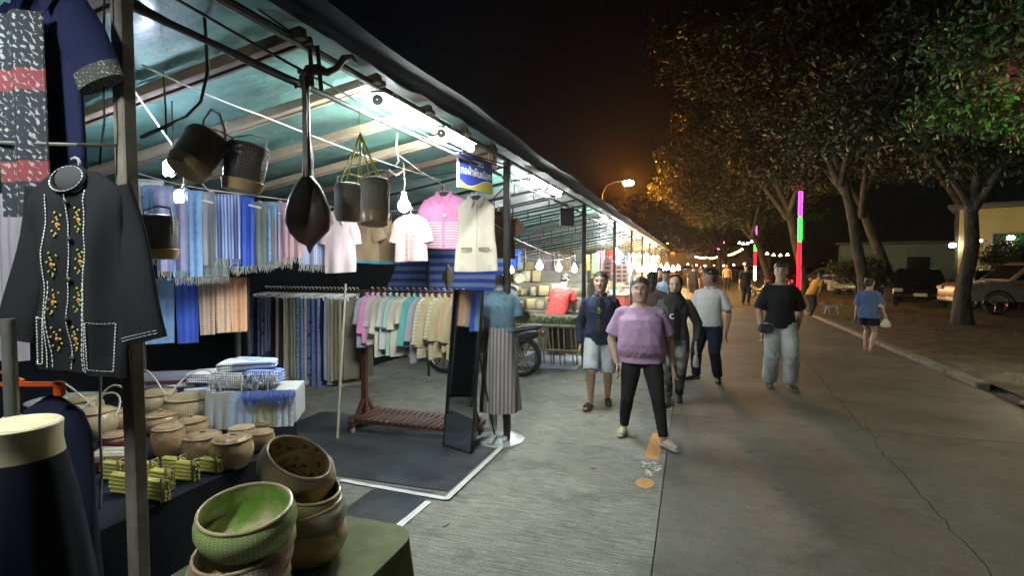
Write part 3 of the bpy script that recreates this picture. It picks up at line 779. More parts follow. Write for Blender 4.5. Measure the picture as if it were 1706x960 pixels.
mb = MB(); mb.lathe([(.001, top+.002),(.072, top),(.076, top-.004),(.074, top-.04),(.078, top-.07),(.082, top-.09),(.082, top-.3),(.001, top-.32)], 40); mb.build('form', mat('cream_foam', (.62,.56,.36), .6), t)
def sk(name, par, r0, r1, z0, z1, m, seed=0, waves=11, amp=.05):
    rings = []
    for i in range(16):
        f = i/15; r = r0+(r1-r0)*f**.8
        rings.append([Vector((r*(1+amp*f*sin(waves*a+seed))*cos(a), r*.95*(1+amp*f*sin(waves*a+seed))*sin(a), z0+(z1-z0)*f)) for a in [2*pi*j/72 for j in range(72)]])
    return MB().loft(rings).build(name, m, par)
sk('skirt', t, .082, .22, top-.068, .12, M_denim, waves=13, amp=.07)
MB().lathe([(.16, 0),(.17,.02),(.02,.035),(.015,.12)], 24, cap=True).build('base', M_pole, t)
# ================================================================== baskets
M_ratG = mat('glossy_rattan', (.46,.30,.15), .28, kind='weave', col2=(.15,.08,.04), scale=20, uv=True, coat=.5, var=.3, bump=.6, bdist=.004)
M_ratL = mat('light_rattan', (.52,.40,.23), .4, kind='weave', col2=(.26,.17,.08), scale=18, uv=True, coat=.4, var=.3, bump=.6, bdist=.004)
M_ratD = mat('dark_rattan', (.24,.20,.18), .45, kind='weave', col2=(.008,.007,.007), scale=11, uv=True, coat=.3, var=.4, bump=.9, bdist=.006)
M_bandW = mat('bamboo_band', (.50,.33,.17), .45, var=.35, coat=.3)
M_ratGrey = mat('grey_wicker', (.52,.46,.38), .6, kind='weave', col2=(.14,.12,.10), scale=12, uv=True, var=.35, bump=.6)
M_red = mat('maroon_wood', (.16,.04,.035), .4, coat=.4)
def bowlmat(name, a, b, inn, kind='check'):
    m = mat(name, a, .4, kind='weave', col2=b, scale=17, uv=True, coat=.35, var=.25, bump=1.0, bdist=.005, vec=(1,.55,1)); return m
# clip: tiny wooden twist of fine fibres
def bowl(label, c, R_, H, mo, mi, tilt=(0,0), group=None, floor=None):
    t = thing('woven_bowl', label, 'woven bowl', c, group=group); t.rotation_euler = (tilt[0], tilt[1], random.uniform(0, 3))
    prof = [(.001,-H), (R_*.62,-H), (R_*.74,-H*.94), (R_*.93,-H*.68), (R_*1.02,-H*.40), (R_*1.01,-H*.22), (R_*.955,-H*.06), (R_*.93,-.004)]
    MB().lathe(prof, 64).build('outer_weave', mo, t)
    prof = [(R_*.925,-.004), (R_*.90,-.002), (R_*.885,-H*.10), (R_*.93,-H*.40), (R_*.86,-H*.66), (R_*.70,-H*.86), (.001,-H*.88)]
    MB().lathe(prof, 64).build('lining', mi, t)
    MB().tube([(R_*.915*cos(a), R_*.915*sin(a), 0) for a in [2*pi*k/48 for k in range(49)]], .0055, 8).build('rim', mat('rim_cane', (.48,.36,.22), .35, coat=.5), t)
    return t
Bg = 'stacked woven bowls on the green cloth'
M_grn = bowlmat('green_weave', (.30,.50,.07), (.80,.76,.48), None); M_tan = bowlmat('tan_weave', (.34,.22,.13), (.66,.52,.36), None)
M_olv = bowlmat('olive_weave', (.36,.33,.14), (.60,.54,.30), None); M_gry = bowlmat('grey_weave', (.26,.21,.16), (.56,.49,.38), None)
M_pln = mat('plain_bamboo', (.58,.43,.21), .45, var=.3, vscale=8, coat=.35, bump=.2)
M_rose = bowlmat('rose_weave', (.30,.18,.14), (.74,.64,.52), None)
M_inG = mat('green_lining', (.20,.36,.06), .25, kind='noise', col2=(.46,.42,.24), scale=12, coat=.6, var=.3, bump=.3); M_inR = mat('red_lining', (.16,.055,.05), .3, kind='vor', col2=(.45,.38,.2), scale=34, coat=.5)
M_inY = mat('yellow_lining', (.42,.36,.12), .35, kind='noise', col2=(.3,.24,.1), scale=20, coat=.5)
p = pt(409, 846, d=1.62)
def face_cam(x, y): return
bowl('green rimmed woven bowl on top of the front stack', p, .140, .13, M_grn, M_inG, (.16, -.05), Bg)
bowl('plain bamboo bowl directly under the green bowl', p+Vector((-.01,.03,-.072)), .128, .11, M_pln, M_pln, (.05, .03), Bg)
bowl('speckled pink and grey woven bowl third from the top of the front stack', p+Vector((-.02,.0,-.125)), .142, .11, M_rose, M_inR, (.12,-.04), Bg)
bowl('plain tan bowl low in the front stack, under the speckled one', p+Vector((-.03,.0,-.175)), .145, .12, M_pln, M_pln, (.02,-.03), Bg)
bowl('bottom bowl of the front stack, cut by the picture edge', p+Vector((-.035,.01,-.245)), .148, .13, M_tan, M_pln, (0,0), Bg)
p = pt(499, 762, d=1.98)
bowl('brown woven bowl tipped toward the camera on top of the rear stack', p, .130, .12, M_tan, M_inR, (.42, .34), Bg)
bowl('yellow-tan bamboo bowl right under the tipped brown bowl', p+Vector((-.012,.02,-.052)), .125, .11, M_pln, M_pln, (.25,.22), Bg)
bowl('olive woven bowl in the middle of the rear stack', p+Vector((.022,.0,-.105)), .134, .12, M_olv, M_inY, (.14,-.22), Bg)
bowl('grey woven bowl second from the bottom of the rear stack', p+Vector((.022,.0,-.175)), .138, .12, M_gry, M_inY, (.06,-.12), Bg)
bowl('smooth tan bowl at the bottom of the rear stack', p+Vector((.028,.0,-.245)), .142, .125, M_pln, M_pln, (0,0), Bg)
# table of the bowls, olive cloth
zt = .60
cs = [pt(300, 985, z=zt), pt(655, 945, z=zt)]
mb = MB()
c0 = Vector((-1.33, 1.38, zt))
def roundrect(hx, hy, r, n=10):
    out = []
    for cx, cy, a0 in ((hx-r, hy-r, 0), (-hx+r, hy-r, pi/2), (-hx+r, -hy+r, pi), (hx-r, -hy+r, 3*pi/2)):
        for k in range(n+1):
            a = a0+pi/2*k/n; out.append((cx+r*cos(a), cy+r*sin(a)))
    return out
def table_cloth(name, label, c, hx, hy, h, m, rz=0, r=.05, amp=.02, cat='table', flare=.03, waves=26, top=True, drop=None):
    t = thing('table', label, cat, (c[0], c[1], 0), rz)
    z = c[2]; base = roundrect(hx, hy, r); n = len(base)
    # subdivide outline
    out = []
    for i in range(n):
        a = Vector(base[i]+(0,)); b = Vector(base[(i+1) % n]+(0,)); k = max(1, int((b-a).length/.03))
        for q in range(k): out.append(a.lerp(b, q/k))
    rings = [[Vector((p.x*.02, p.y*.02, z)) for p in out], [Vector((p.x*.5, p.y*.5, z+.002*sin(p.x*9))) for p in out], [Vector((p.x*.95, p.y*.95, z)) for p in out]]
    drop = drop or z-.03
    s_ = 0; acc = []
    for i, p in enumerate(out):
        s_ += (out[i]-out[i-1]).length if i else 0; acc.append(s_)
    for i in range(0, 12):
        f = i/11; ring = []
        for p, a in zip(out, acc):
            w = amp*f*(sin(a*waves)+.6*sin(a*waves*.43+1)+.8*noise.noise(Vector((a*3, f, 1))))
            d = p.normalized(); ring.append(p+d*(flare*f+w+.004)+Vector((0,0,z-.008*(i > 0)-drop*f)))
        rings.append(ring)
    MB().loft(rings).build('cloth_cover', m, t)
    for sx in (-1, 1):
        for sy in (-1, 1):
            MB().tube([(sx*(hx-.06), sy*(hy-.06), 0), (sx*(hx-.06), sy*(hy-.06), z-.02)], .014, 8).build('leg', M_pole, t)
    return t
table_cloth('table', 'small table under an olive cloth carrying the woven bowls', (-1.37, 1.52, .615), .33, .42, .6, cloth('olive_cloth', (.15,.16,.085), var=.5), rz=-.0, r=.13, amp=.03)
table_cloth('table', 'long table under black cloth carrying baskets and bamboo bundles', (-2.72, 1.22, .70), .63, 1.13, .7, cloth('black_cloth', (.006,.007,.013), var=.4), amp=.014)
table_cloth('table', 'second black-clothed table farther back carrying the folded shawls', (-3.32, 2.76, .69), .66, .39, .69, cloth('black_cloth', (0,0,0)), amp=.012)

# ---- lidded pots on the black table
def pot(label, c, R_, H, m=None, lidm=None, handle=None, hole=False, knob=False, wide=1.0, group='lidded woven baskets on the black table', tilt=0):
    t = thing('lidded_basket', label, 'lidded basket', c, rz=random.uniform(-.4, .4), group=group)
    m = m or M_ratG
    MB().lathe([(.001,0),(R_*.72,0),(R_*.80,H*.06),(R_*.97,H*.30),(R_*1.02,H*.52),(R_*.97,H*.72),(R_*.86,H*.84),(R_*.80,H*.88)], 48).build('body', m, t)
    ld = [(R_*.80,H*.86),(R_*.90,H*.86),(R_*.92,H*.90),(R_*.86,H*.925),(R_*.78,H*.925),(R_*.72,H*.97),(R_*.40,H*1.02)]
    ld += [(R_*.20,H*1.03),(R_*.17,H*1.01),(R_*.16,H*.90),(.001,H*.9)] if hole else [(.001,H*1.035)]
    l = MB().lathe(ld, 48).build('lid', lidm or m, t)
    if hole: MB().lathe([(R_*.165,H*.96),(.001,H*.96)], 20).build('hole', mat('drain_dark', 0), l)
    if knob: MB().lathe([(.006,H*1.03),(.012,H*1.08),(.013,H*1.12),(.002,H*1.16)], 12).build('knob', m, l)
    if handle:
        hh, ang = handle; pts = []
        for k in range(17):
            a = pi*k/16; pts.append(Vector((R_*1.0*cos(a), sin(ang)*hh*sin(a), H*.7+cos(ang)*hh*sin(a)*1.0)))
        MB().tube(pts, .0055, 8).build('handle', mat('cane_handle', (.42,.37,.30), .4, coat=.3), t)
    return t
def onz(u, v, z=.70): return pt(u, v, z=z)
PG = [
 # u, v(base), R, H, material, opts, label
 (387, 776, .100, .15, M_ratG, dict(hole=True), 'round basket with a dark hole in its lid, at the table front beside the bowls'),
 (338, 768, .098, .145, M_ratG, dict(hole=True), 'squat basket with an open lid ring, left of the one with the dark hole'),
 (281, 756, .082, .155, M_ratG, dict(), 'taller straight basket with a flat lid, beside the near post'),
 (320, 734, .088, .13, M_ratG, dict(knob=True), 'glossy brown basket with a knob, behind the squat one'),
 (269, 720, .10, .12, M_ratG, dict(knob=True), 'flat round basket with a tall knob, close to the post'),
 (383, 704, .085, .11, M_red, dict(), 'reddish lidded basket with strings on its lid, by the folded cloths'),
 (316, 706, .150, .19, M_ratL, dict(handle=(.24, .75)), 'large light basket with a bent cane handle, centre of the table'),
 (262, 690, .13, .16, M_ratL, dict(handle=(.20, -.3)), 'light basket with an arched handle, behind the large one'),
 (403, 730, .075, .07, M_ratL, dict(), 'low tan basket behind the dark-holed one'),
 (436, 750, .068, .11, M_ratG, dict(), 'small brown basket beside the tipped bowl'),
 (160, 728, .11, .17, M_ratL, dict(handle=(.17, .9)), 'light basket with a glassy lid, left of the near post'),
 (185, 715, .10, .12, M_ratG, dict(handle=(.18, .3)), 'tan basket with a handle, just left of the post behind the glassy one'),
 (140, 700, .11, .15, M_ratL, dict(handle=(.2, -.6)), 'pale basket with a tall handle, far left on the table'),
 (440, 712, .06, .05, M_ratL, dict(), 'shallow tan basket partly hidden by the tipped bowl'),
 (196, 748, .085, .09, M_red, dict(), 'maroon lidded box beside the post'),
]
for u, v, R_, H, m, kw, lb in PG: pot(lb, onz(u, v), R_, H, m, lidm=(M_ratG if m is M_red else None), **kw)
# maroon tray with pale reeds
c = onz(190, 775); t = thing('reed_tray', 'maroon tray holding pale reeds, left of the near post', 'tray', c, rz=.3)
MB().lathe([(.001,0),(.09,0),(.115,.05),(.12,.055),(.105,.045),(.085,.012),(.001,.012)], 36).build('tray', M_red, t)
mb = MB()
for k in range(9): mb.tube([(-.09, -.05+.012*k, .058+.006*(k%3)), (.09, -.045+.012*k, .065+.006*(k%2))], .006, 8)
mb.build('reeds', mat('pale_reed', (.55,.50,.36), .6), t)
c = onz(110, 690); MBt = thing('glass_bowl', 'wide shallow bowl behind the orange hanger', 'bowl', c); MB().lathe([(.001,0),(.12,.0),(.2,.09),(.21,.10),(.19,.095),(.11,.015),(.001,.015)], 40).build('bowl', mat('grey_basin', (.3,.3,.29), .3, coat=.5), MBt)
# bamboo bundles
M_bam = mat('yellow_bamboo', (.55,.50,.13), .35, kind='noise', col2=(.42,.38,.12), scale=14, var=.2, vscale=20, coat=.5)
M_bamN = mat('bamboo_dark', (.20,.17,.07), .6)
def bundle(label, c, rz, n=4, L_=.115, cols=2):
    t = thing('bamboo_bundle', label, 'bamboo bundle', c, rz, 'stacked bamboo tube bundles at the table front')
    r = .0085
    for q in range(n):
        for k in range(cols):
            mb = MB(); y = (k-(cols-1)/2)*r*2.15; z = r+.001+q*r*2.02; o = random.uniform(-.006, .006)
            mb.tube([(-L_/2+o, y, z), (-L_*.15, y, z), (L_*.15, y, z), (L_/2+o, y, z)], [r, r*.97, r*.97, r], 12, cap=False)
            mb.tube([(-L_/2+o, y, z), (L_/2+o, y, z)], r*.72, 10); mb.build('tube', M_bam, t)
    mb = MB(); H = n*r*2.02+.014
    for k in range(2): mb.box((L_*.42, (k-.5)*r*4.6, H/2), (.007,.007,H))
    mb.tube([(L_*.42,-r*2.5,H),(L_*.42,r*2.5,H)], .0035, 6); mb.build('tie', M_bamN, t)
    return t
bl = [(270, 815), (312, 800), (352, 787), (244, 800), (290, 786), (330, 773), (372, 765), (190, 800), (205, 822), (228, 835), (262, 833)]
names = ['front row right of the post', 'second in the front row', 'right end of the front row', 'middle row beside the post', 'centre of the middle row', 'middle row toward the basket with the hole', 'rear right corner under the round baskets', 'rear left, left of the post', 'front left, left of the post', 'touching the post on its left foot', 'nearest one, lowest in the heap']
for (u, v), nm in zip(bl[:9]+[bl[10]], names[:9]+[names[10]]): bundle('yellow bamboo tube bundle, '+nm, onz(u, v, .703), .05+random.uniform(-.06,.06), n=5 if v > 795 else 4)

# ---- folded shawls and drape at the far end of the table
M_fr = mat('fringe_grey', (.50,.50,.48), .9)
FC = [(.30,.36,.52), (.42,.40,.46), (.20,.28,.55), (.46,.47,.45), (.36,.42,.52), (.16,.22,.5), (.5,.42,.44), (.22,.05,.05)]
def folded(label, c, size, rz, m, fringe=False, seed=0, group='folded shawls at the far end of the table'):
    t = thing('folded_shawl', label, 'folded shawl', c, rz, group)
    w, d, h = size
    def ring(z, k):
        return [Vector((x*k+.012*noise.noise(Vector((x*9, y*9, seed+z*40))), y*k+.012*noise.noise(Vector((x*8, z*40, seed))), z+.02*noise.noise(Vector((x*6, y*6, seed)))-.09*max(0, abs(x)/w-.3)**1.3)) for x, y in [(x+(.02*(q%3-1) if 0 else 0), y) for q, (x, y) in enumerate(roundrect(w/2, d/2, .03, 6))]]
    nl_ = max(2, int(h/.014)); L9 = []
    for q in range(nl_):
        z0_, z1_ = h*q/nl_, h*(q+1)/nl_; L9 += [ring(z0_+.0005, .955), ring(z0_+(z1_-z0_)*.5, 1), ring(z1_-.0005, .955)]
    MB().loft(L9+[ring(h+.002, .6), ring(h+.003, .2)]).build('cloth', m, t)
    if fringe:
        mb = MB()
        for k in range(70):
            x = random.uniform(-w/2, w/2); z = random.uniform(.0, h); l = random.uniform(.03, .06)
            mb.tube([(x, -d/2+.003, z), (x+random.uniform(-.01,.01), -d/2-.012, z-.012), (x+random.uniform(-.015,.015), -d/2-.016, z-l)], [.003,.0028,.002], 4)
        mb.build('fringe', M_fr, t)
    return t
fm = [cloth('fold_%d' % i, c, tuple(min(1, x*1.5+.05) for x in c), 'sx' if i % 2 else 'check', 26) for i, c in enumerate(FC)]
fl = [(275, 655, .27,.2,.045,.1,0,'flat blue shawl beside the near post'), (300, 632, .3,.2,.03,-.1,3,'pale shawl with a loose corner, behind the cane handles'),
      (350, 625, .26,.2,.05,.05,1,'lilac-grey folded shawl in the middle of the pile'), (345, 642, .26,.18,.03,.2,4,'light blue shawl under the lilac-grey one'),
      (392, 632, .24,.22,.07,-.06,3,'grey fringed shawl bundle, front of the pile'), (398, 607, .22,.2,.04,.06,3,'white-grey shawl on top of the fringed bundle'),
      (440, 625, .22,.2,.05,-.03,5,'deep blue fringed shawl at the right end of the table'), (425, 600, .26,.16,.03,.1,0,'pale blue shawl topmost on the pile'),
      (255, 640, .3,.22,.03,0,7,'dark red cloth beneath the blue shawls by the post')]
zf = {0:.71,1:.735,2:.74,3:.715,4:.80,5:.87,6:.83,7:.90,8:.70}
for i, (u, v, w, d, h, rz, ci, lb) in enumerate(fl):
    folded(lb, pt(u, v+8, d=3.42 if u > 388 else 3.78), (w, d, h*1.4), rz+.5, fm[ci], fringe=ci in (3, 5) and i in (4, 6), seed=i)
# supporting box draped by patterned cloths
bx = pt(430, 660, d=3.42)
t = thing('draped_crate', 'crate at the table end draped with pale blue, straw and white striped cloths', 'draped crate', (bx.x, bx.y, .71), rz=.50)
MB().box((0,.03,.105), (.50,.30,.21), bev=.01).build('crate', cloth('pale_cover', (.45,.45,.43), (.3,.33,.4), 'sz', 18), t)
for k, (x, w, m) in enumerate(((-.19,.14,cloth('straw_check', (.45,.40,.28), (.30,.33,.38), 'sz', 22)), (-.055,.14,cloth('sky_drape', (.33,.42,.58), (.42,.5,.62), 'ikat', 12)), (.075,.12,cloth('straw_drape', (.48,.42,.22), (.35,.36,.28), 'sz', 26)), (.19,.11,cloth('white_dots', (.40,.46,.55), (.6,.62,.64), 'vor', 40)))):
    MB().sheet(lambda u, v: Vector((x+(u-.5)*w, -.135-.012*abs(sin(u*9+k))*v-.03*v, .215-.215*v)), 14, 10, .004).build('drape', m, t)
mb = MB()
for k in range(110):
    x = random.uniform(-.05, .25); l = random.uniform(.04,.09); mb.tube([(x,-.15,.22),(x+random.uniform(-.01,.01),-.165,.19),(x+random.uniform(-.015,.015),-.17,.22-l)], [.003,.003,.002], 4)
mb.build('fringe', cloth('blue_fringe', (.10,.15,.42)), t)

b2 = pt(312, 660, d=3.80)
t = thing('display_box', 'low covered box under the lilac and pale blue folded shawls behind the handled baskets', 'display box', (b2.x, b2.y, .71), rz=.5); MB().box((0,.02,.11), (.66,.26,.22), bev=.02).build('cover', cloth('dusky_cover', (.16,.15,.20), (.10,.03,.05), 'sz', 6), t)
# ================================================================== hanging baskets and lute
def rice_basket(label, c, R_, H, m, band=True, tilt=(0,0,0), cords=None, handle=True, lid=True):
    t = thing('rice_basket', label, 'hanging basket', c, group='sticky rice baskets hanging from the roof'); t.rotation_euler = tilt
    MB().lathe([(.001,-H),(R_*.80,-H),(R_*.95,-H*.80),(R_,-H*.5),(R_,0)], 44).build('body', m, t)
    if band: MB().lathe([(R_*.70,-H*1.16),(R_*.88,-H*1.16),(R_*1.02,-H*.86),(R_*1.0,-H*.84),(R_*.8,-H*.86)], 44, cap=True).build('base_band', M_bandW, t)
    if lid:
        MB().lathe([(R_*1.0,-.01),(R_*1.06,0),(R_*1.06,H*.08),(R_*.98,H*.11),(R_*1.02,H*.16),(R_*.96,H*.22),(R_*.5,H*.27),(.001,H*.28)], 44).build('lid', m, t)
    if handle:
        mb = MB(); mb.tube([(R_*1.06,0,-H*.4),(R_*1.16,0,0),(R_*1.0,0,H*.45),(0,0,H*.55),(-R_*1.0,0,H*.45),(-R_*1.16,0,0),(-R_*1.06,0,-H*.4)], .004, 6); mb.build('handle', mat('cane_handle', 0), t)
    return t
rice_basket('black patterned rice basket with a wooden foot, right one of the pair under the roof', pt(413, 255, d=2.15), .078, .135, M_ratD, tilt=(-.12,.12,0))
rice_basket('glossy brown rice basket tipped sideways, left one of the pair under the roof', pt(344, 238, d=2.1), .080, .125, M_ratG, tilt=(-.5,.3,0.2))
rice_basket('dark ribbed rice basket hanging low beside the near post', pt(263, 372, d=2.0), .064, .115, M_ratD, tilt=(0,-.03,0))
rice_basket('grey wicker basket with yellow cords, left of the cord pair', pt(581, 318, d=2.75), .070, .155, M_ratGrey, band=False, tilt=(0,.05,0))
rice_basket('grey wicker basket with yellow cords, right of the cord pair', pt(625, 312, d=2.7), .070, .165, M_ratGrey, band=True, tilt=(-.2,-.12,0))
mb = MB(); top = pt(600, 222, d=2.72)
for u, v in ((563, 312), (572, 316), (596, 316), (603, 308), (618, 305), (632, 304), (637, 303)): mb.tube([top, pt(u, v, d=2.72)], .0035, 6)
mb.tube([top, top+Vector((0,0,.28))], .002, 6)
tag(mb.build('cord', mat('yellow_cord', (.75,.68,.05), .5)), 'yellow plastic cords carrying two grey baskets', 'cord')
mb = MB(); mb.tube([pt(338, 232, d=2.1), pt(340, 200, d=2.1), pt(352, 182, d=2.1), pt(366, 190, d=2.1), pt(374, 215, d=2.12), pt(376, 240, d=2.15)], .005, 8)
tag(mb.build('cane_loop', mat('cane_handle', 0)), 'pale cane loop holding the two large baskets', 'handle')
# lute
pl = pt(512, 300, d=2.45); sc_ = 2.45/900
t = thing('lute', 'dark wooden long-necked lute with a pear-shaped body hanging by its carved head', 'lute', pl, rz=.32)
M_lute = mat('lute_wood', (.060,.028,.020), .4, coat=.25, var=.4, vscale=20)
out = [(-6,-8),(-20,8),(-30,28),(-37,52),(-37,70),(-30,88),(-15,104),(-2,110),(2,122),(8,110),(20,98),(34,84),(38,66),(37,50),(30,28),(20,8),(6,-8)]
def outline_solid(pts2, th, bev):
    """pillow-sided solid from an outline (x,z)"""
    c = Vector((sum(p[0] for p in pts2)/len(pts2), 0, sum(p[1] for p in pts2)/len(pts2)))
    rings = []
    for y, k in ((-th/2, .80), (-th/2+bev*.4, .93), (-th/2+bev, 1), (th/2-bev, 1), (th/2-bev*.4, .93), (th/2, .80)):
        rings.append([c+(Vector((p[0], 0, p[1]))-c)*k+Vector((0, y, 0)) for p in pts2])
    return MB().loft(rings)
outline_solid([(x*sc_, -z*sc_+0.0) for x, z in out], .065, .022).build('body', M_lute, t)
mb = MB(); mb.tube([(0,0,.01),(0,0,.20),(0,0,.42)], [.0235,.017,.016], 12); mb.build('neck', M_lute, t)
h = MB(); h.tube([(0,0,.40),(-.004,0,.455),(.02,0,.49),(.06,0,.495),(.10,0,.48),(.14,0,.50),(.175,0,.545),(.21,0,.55),(.235,0,.52)], [.018,.026,.028,.024,.018,.014,.016,.012,.004], 12); h.build('carved_head', M_lute, t)
for z, x in ((.415,-.04),(.445,-.045),(.48,-.025)):
    mb = MB(); mb.tube([(0,0,z),(x,0,z+.004)], .0045, 8); mb.ell((x-.004,0,z+.004), (.009,.007,.011), 10, 6); mb.build('tuning_peg', M_lute, t)
mb = MB(); mb.box((-.0,-.0185,.20), (.022,.004,.40), bev=.001); mb.build('fingerboard', mat('lute_wood_pale', (.12,.09,.07), .4), t)
for a, b in (((.02,0,.62),(.03,0,.42)), ((.055,0,.60),(.07,0,.40))):
    mb = MB(); mb.bar(a, b, .018, .006); mb.build('hanging_strap', M_cable, t)
# ================================================================== shop sign
pa = pt(764, 254, d=4.25); pb = pt(819, 272, d=4.7)
w = (pb-pa).length; ang = math.atan2(pb.y-pa.y, pb.x-pa.x)
ct = (pa+pb)/2
t = thing('shop_sign', 'blue shop sign with white Thai letters and a yellow curve, hanging near the second post', 'sign', ct, rz=ang)
w = sqrt((pb.x-pa.x)**2+(pb.y-pa.y)**2); h = .27
M_sb = mat('sign_blue', (.035,.06,.42), .5, var=.08, bump=0); M_sw = mat('sign_white', (.8,.8,.82), .5, var=.05, bump=0); M_sy = mat('sign_yellow', (.62,.52,.10), .5, var=.1, bump=0)
MB().box((0,0,-h/2), (w,.012,h), bev=.002).build('board', M_sb, t)
MB().box((-w/2-.008,0,-h/2), (.016,.018,h+.004), bev=.002).build('edge_frame', M_sw, t)
def ribbon(fa, fb, y, m, nm):
    mb = MB(); n = 24; mb.v = []
    for i in range(n+1):
        f = i/n; mb.v.append(Vector((-w/2+w*f, y, fa(f)))); mb.v.append(Vector((-w/2+w*f, y, fb(f))))
    for i in range(n): mb.face((2*i, 2*i+1, 2*i+3, 2*i+2))
    return mb.build(nm, m, t)
cv = lambda f: -h*(.74+.10*f+.10*sin(f*5.2-.2))
cv = lambda f: -h*(.80+.13*sin(pi*(f*1.7+.05))*(1 if f < .56 else 1.0))
ribbon(lambda f: max(-h, cv(f)), lambda f: -h+.001, -.0085, M_sy, 'yellow_swoosh'); ribbon(lambda f: min(-.001, cv(f)+.010), lambda f: max(-h+.001, cv(f)), -.0095, M_sw, 'white_line')
MB().box((.0,-.0075,-h*.17), (w*.42,.003,.035), bev=.001).build('top_plate', M_sw, t)
mb = MB()
for k, ww in enumerate((.18,.12,.05,.16)): mb.box((w*(-.15+.1*k), -.0105, -h*.17), (w*ww*.5,.002,.02))
mb.build('small_print', M_sb, t)
def text(body, size, parent, loc, m, name='lettering', ext=.001, rot=(pi/2,0,0), sx=1.0):
    cu = bpy.data.curves.new(name, 'FONT'); cu.body = body; cu.size = size; cu.extrude = ext; cu.align_x = 'CENTER'; cu.align_y = 'CENTER'; cu.offset = size*.012
    tmp = bpy.data.objects.new('t', cu); S.collection.objects.link(tmp)
    dg = bpy.context.evaluated_depsgraph_get(); dg.update(); me = bpy.data.meshes.new_from_object(tmp.evaluated_get(dg)); bpy.data.objects.remove(tmp)
    me.materials.clear(); me.materials.append(m)
    o = bpy.data.objects.new(name, me); S.collection.objects.link(o); o.parent = parent; o.location = loc; o.rotation_euler = rot
    xs = [v.co.x for v in me.vertices]; 
    if xs: o.scale = ((sx/(max(xs)-min(xs))),)*1+(max(.8, min(1.6, 1.0)), 1) if sx != 1.0 else (1,1,1)
    return o
text('ทอผ้าพื้นเมือง', .085, t, (0,-.0085,-h*.48), M_sw, sx=w*.92)
for x in (-w*.4, w*.4): MB().tube([(x,0,0),(x+.01,0,.10),(x,0,.20)], .003, 6).build('wire', M_rope, t)
# second small dark sign deeper in the row
p = pt(945, 362, d=8.0); t = thing('hanging_sign', 'dark sign board with a white edge hanging under the silver canopy', 'sign', p, rz=.9)
MB().box((0,0,0), (.26,.012,.26), bev=.002).build('board', mat('sign_dark', (.03,.03,.07), .5), t); MB().box((-.135,0,0), (.012,.016,.262), bev=.002).build('edge_frame', M_sw, t)

# ================================================================== garments on lines
M_s = dict(
 ikat=cloth('pink_ikat', (.62,.36,.36), (.74,.50,.47), 'ikat', 11), pinkp=cloth('pink_cotton', (.72,.28,.50)), pstripe=cloth('pink_stripes', (.72,.25,.40), (.80,.66,.72), 'sz', 13),
 beige=cloth('beige_cotton', (.58,.52,.42)), khaki=cloth('khaki', (.46,.33,.20)), teal=cloth('teal', (.12,.40,.38)), greyg=cloth('grey_green', (.16,.19,.18), (.22,.25,.24), 'sx', 22),
 lav=cloth('lavender', (.36,.34,.52)), blue=cloth('royal_blue', (.06,.12,.55)), sky=cloth('sky_blue', (.18,.32,.62), (.24,.40,.66), 'ikat', 9), bpat=cloth('blue_pattern', (.10,.16,.5), (.45,.5,.62), 'sx', 14),
 ros=cloth('rose', (.48,.30,.34)), plaid=cloth('blue_plaid', (.20,.28,.5), (.5,.48,.6), 'check', 18), pinkpale=cloth('pale_pink', (.58,.44,.47), (.66,.54,.56), 'sx', 30), peach=cloth('peach', (.78,.42,.25)),
 peachp=cloth('peach_pale', (.74,.46,.30), (.78,.54,.38), 'ikat', 11), bstripe=cloth('brown_stripe', (.50,.32,.24), (.66,.50,.40), 'sz', 24), white=cloth('white_cotton', (.60,.60,.60)), cream=cloth('cream', (.58,.54,.44)),
 tan=cloth('tan_linen', (.44,.36,.22)), taupe=cloth('taupe', (.42,.36,.24), (.50,.45,.34), 'sz', 9), brown=cloth('brown_linen', (.20,.13,.09)), greyp=cloth('grey_lilac', (.33,.31,.36)))
mband = cloth('bluehem', (.10,.40,.55)); tagm = mat('paper_tag', (.75,.74,.7), .7)
def price_tag(par, x, z, y=-.05):
    MB().box((x, y, z), (.022,.003,.028)).build('price_tag', tagm, par)
p = pt(740, 312, d=4.95)
t = shirt('shirt', 'pink short-sleeved shirt with white and red stripes across its lower half', 'shirt', p, .15, W_=.36, L_=.50, sleeve=.17, sw=.075, ang=20, m=M_s['pinkp'], m2=M_s['pinkp'], hm=M_hangW, placket=M_s['pinkp'], seed=1)
# striped lower half band around the body
def band(t, W_, L_, f0, f1, m, seed, thick=.05, name='striped_band', flare=1.0):
    rings = []
    for i in range(6):
        f = f0+(f1-f0)*i/5; ring = []
        a_ = W_/2*(1-.07*math.exp(-((f-.45)/.2)**2))*(1+(flare-1)*f)*1.015
        for j in range(64):
            a = 2*pi*j/64; x = a_*spow(cos(a), .75); y = (thick/2+.003)*spow(sin(a), .8)
            y += (.012+.016*f)*(noise.noise(Vector((x*9+seed, f*1.1+seed, seed*1.7)))+.6*sin(x*34+seed*2+f*.8)*f*.6)
            ring.append(Vector((x, y, -.055-L_*f-.012*sin(x*5+seed)*f-.001)))
        rings.append(ring)
    MB().loft(rings, cap=False).build(name, m, t)
band(t, .36, .50, .52, .985, M_s['pstripe'], 1); price_tag(t, .02, -.26)
p = pt(793, 318, d=4.85)
t = shirt('vest', 'cream sleeveless long vest with two brown pocket flaps, beside the second post', 'vest', p, .2, W_=.33, L_=.66, sleeve=0, m=M_s['beige'], pockets=cloth('vest_flap', (.24,.18,.12)), placket=M_s['beige'], hm=M_hang, flare=1.22, seed=2)
p = pt(684, 347, d=4.75)
t = shirt('blouse', 'pale pink ikat blouse behind the white bulb', 'blouse', p, .1, W_=.30, L_=.42, sleeve=.19, sw=.065, ang=14, m=M_s['ikat'], collar=False, seed=4, placket=M_s['ikat']); price_tag(t, .07, -.2)
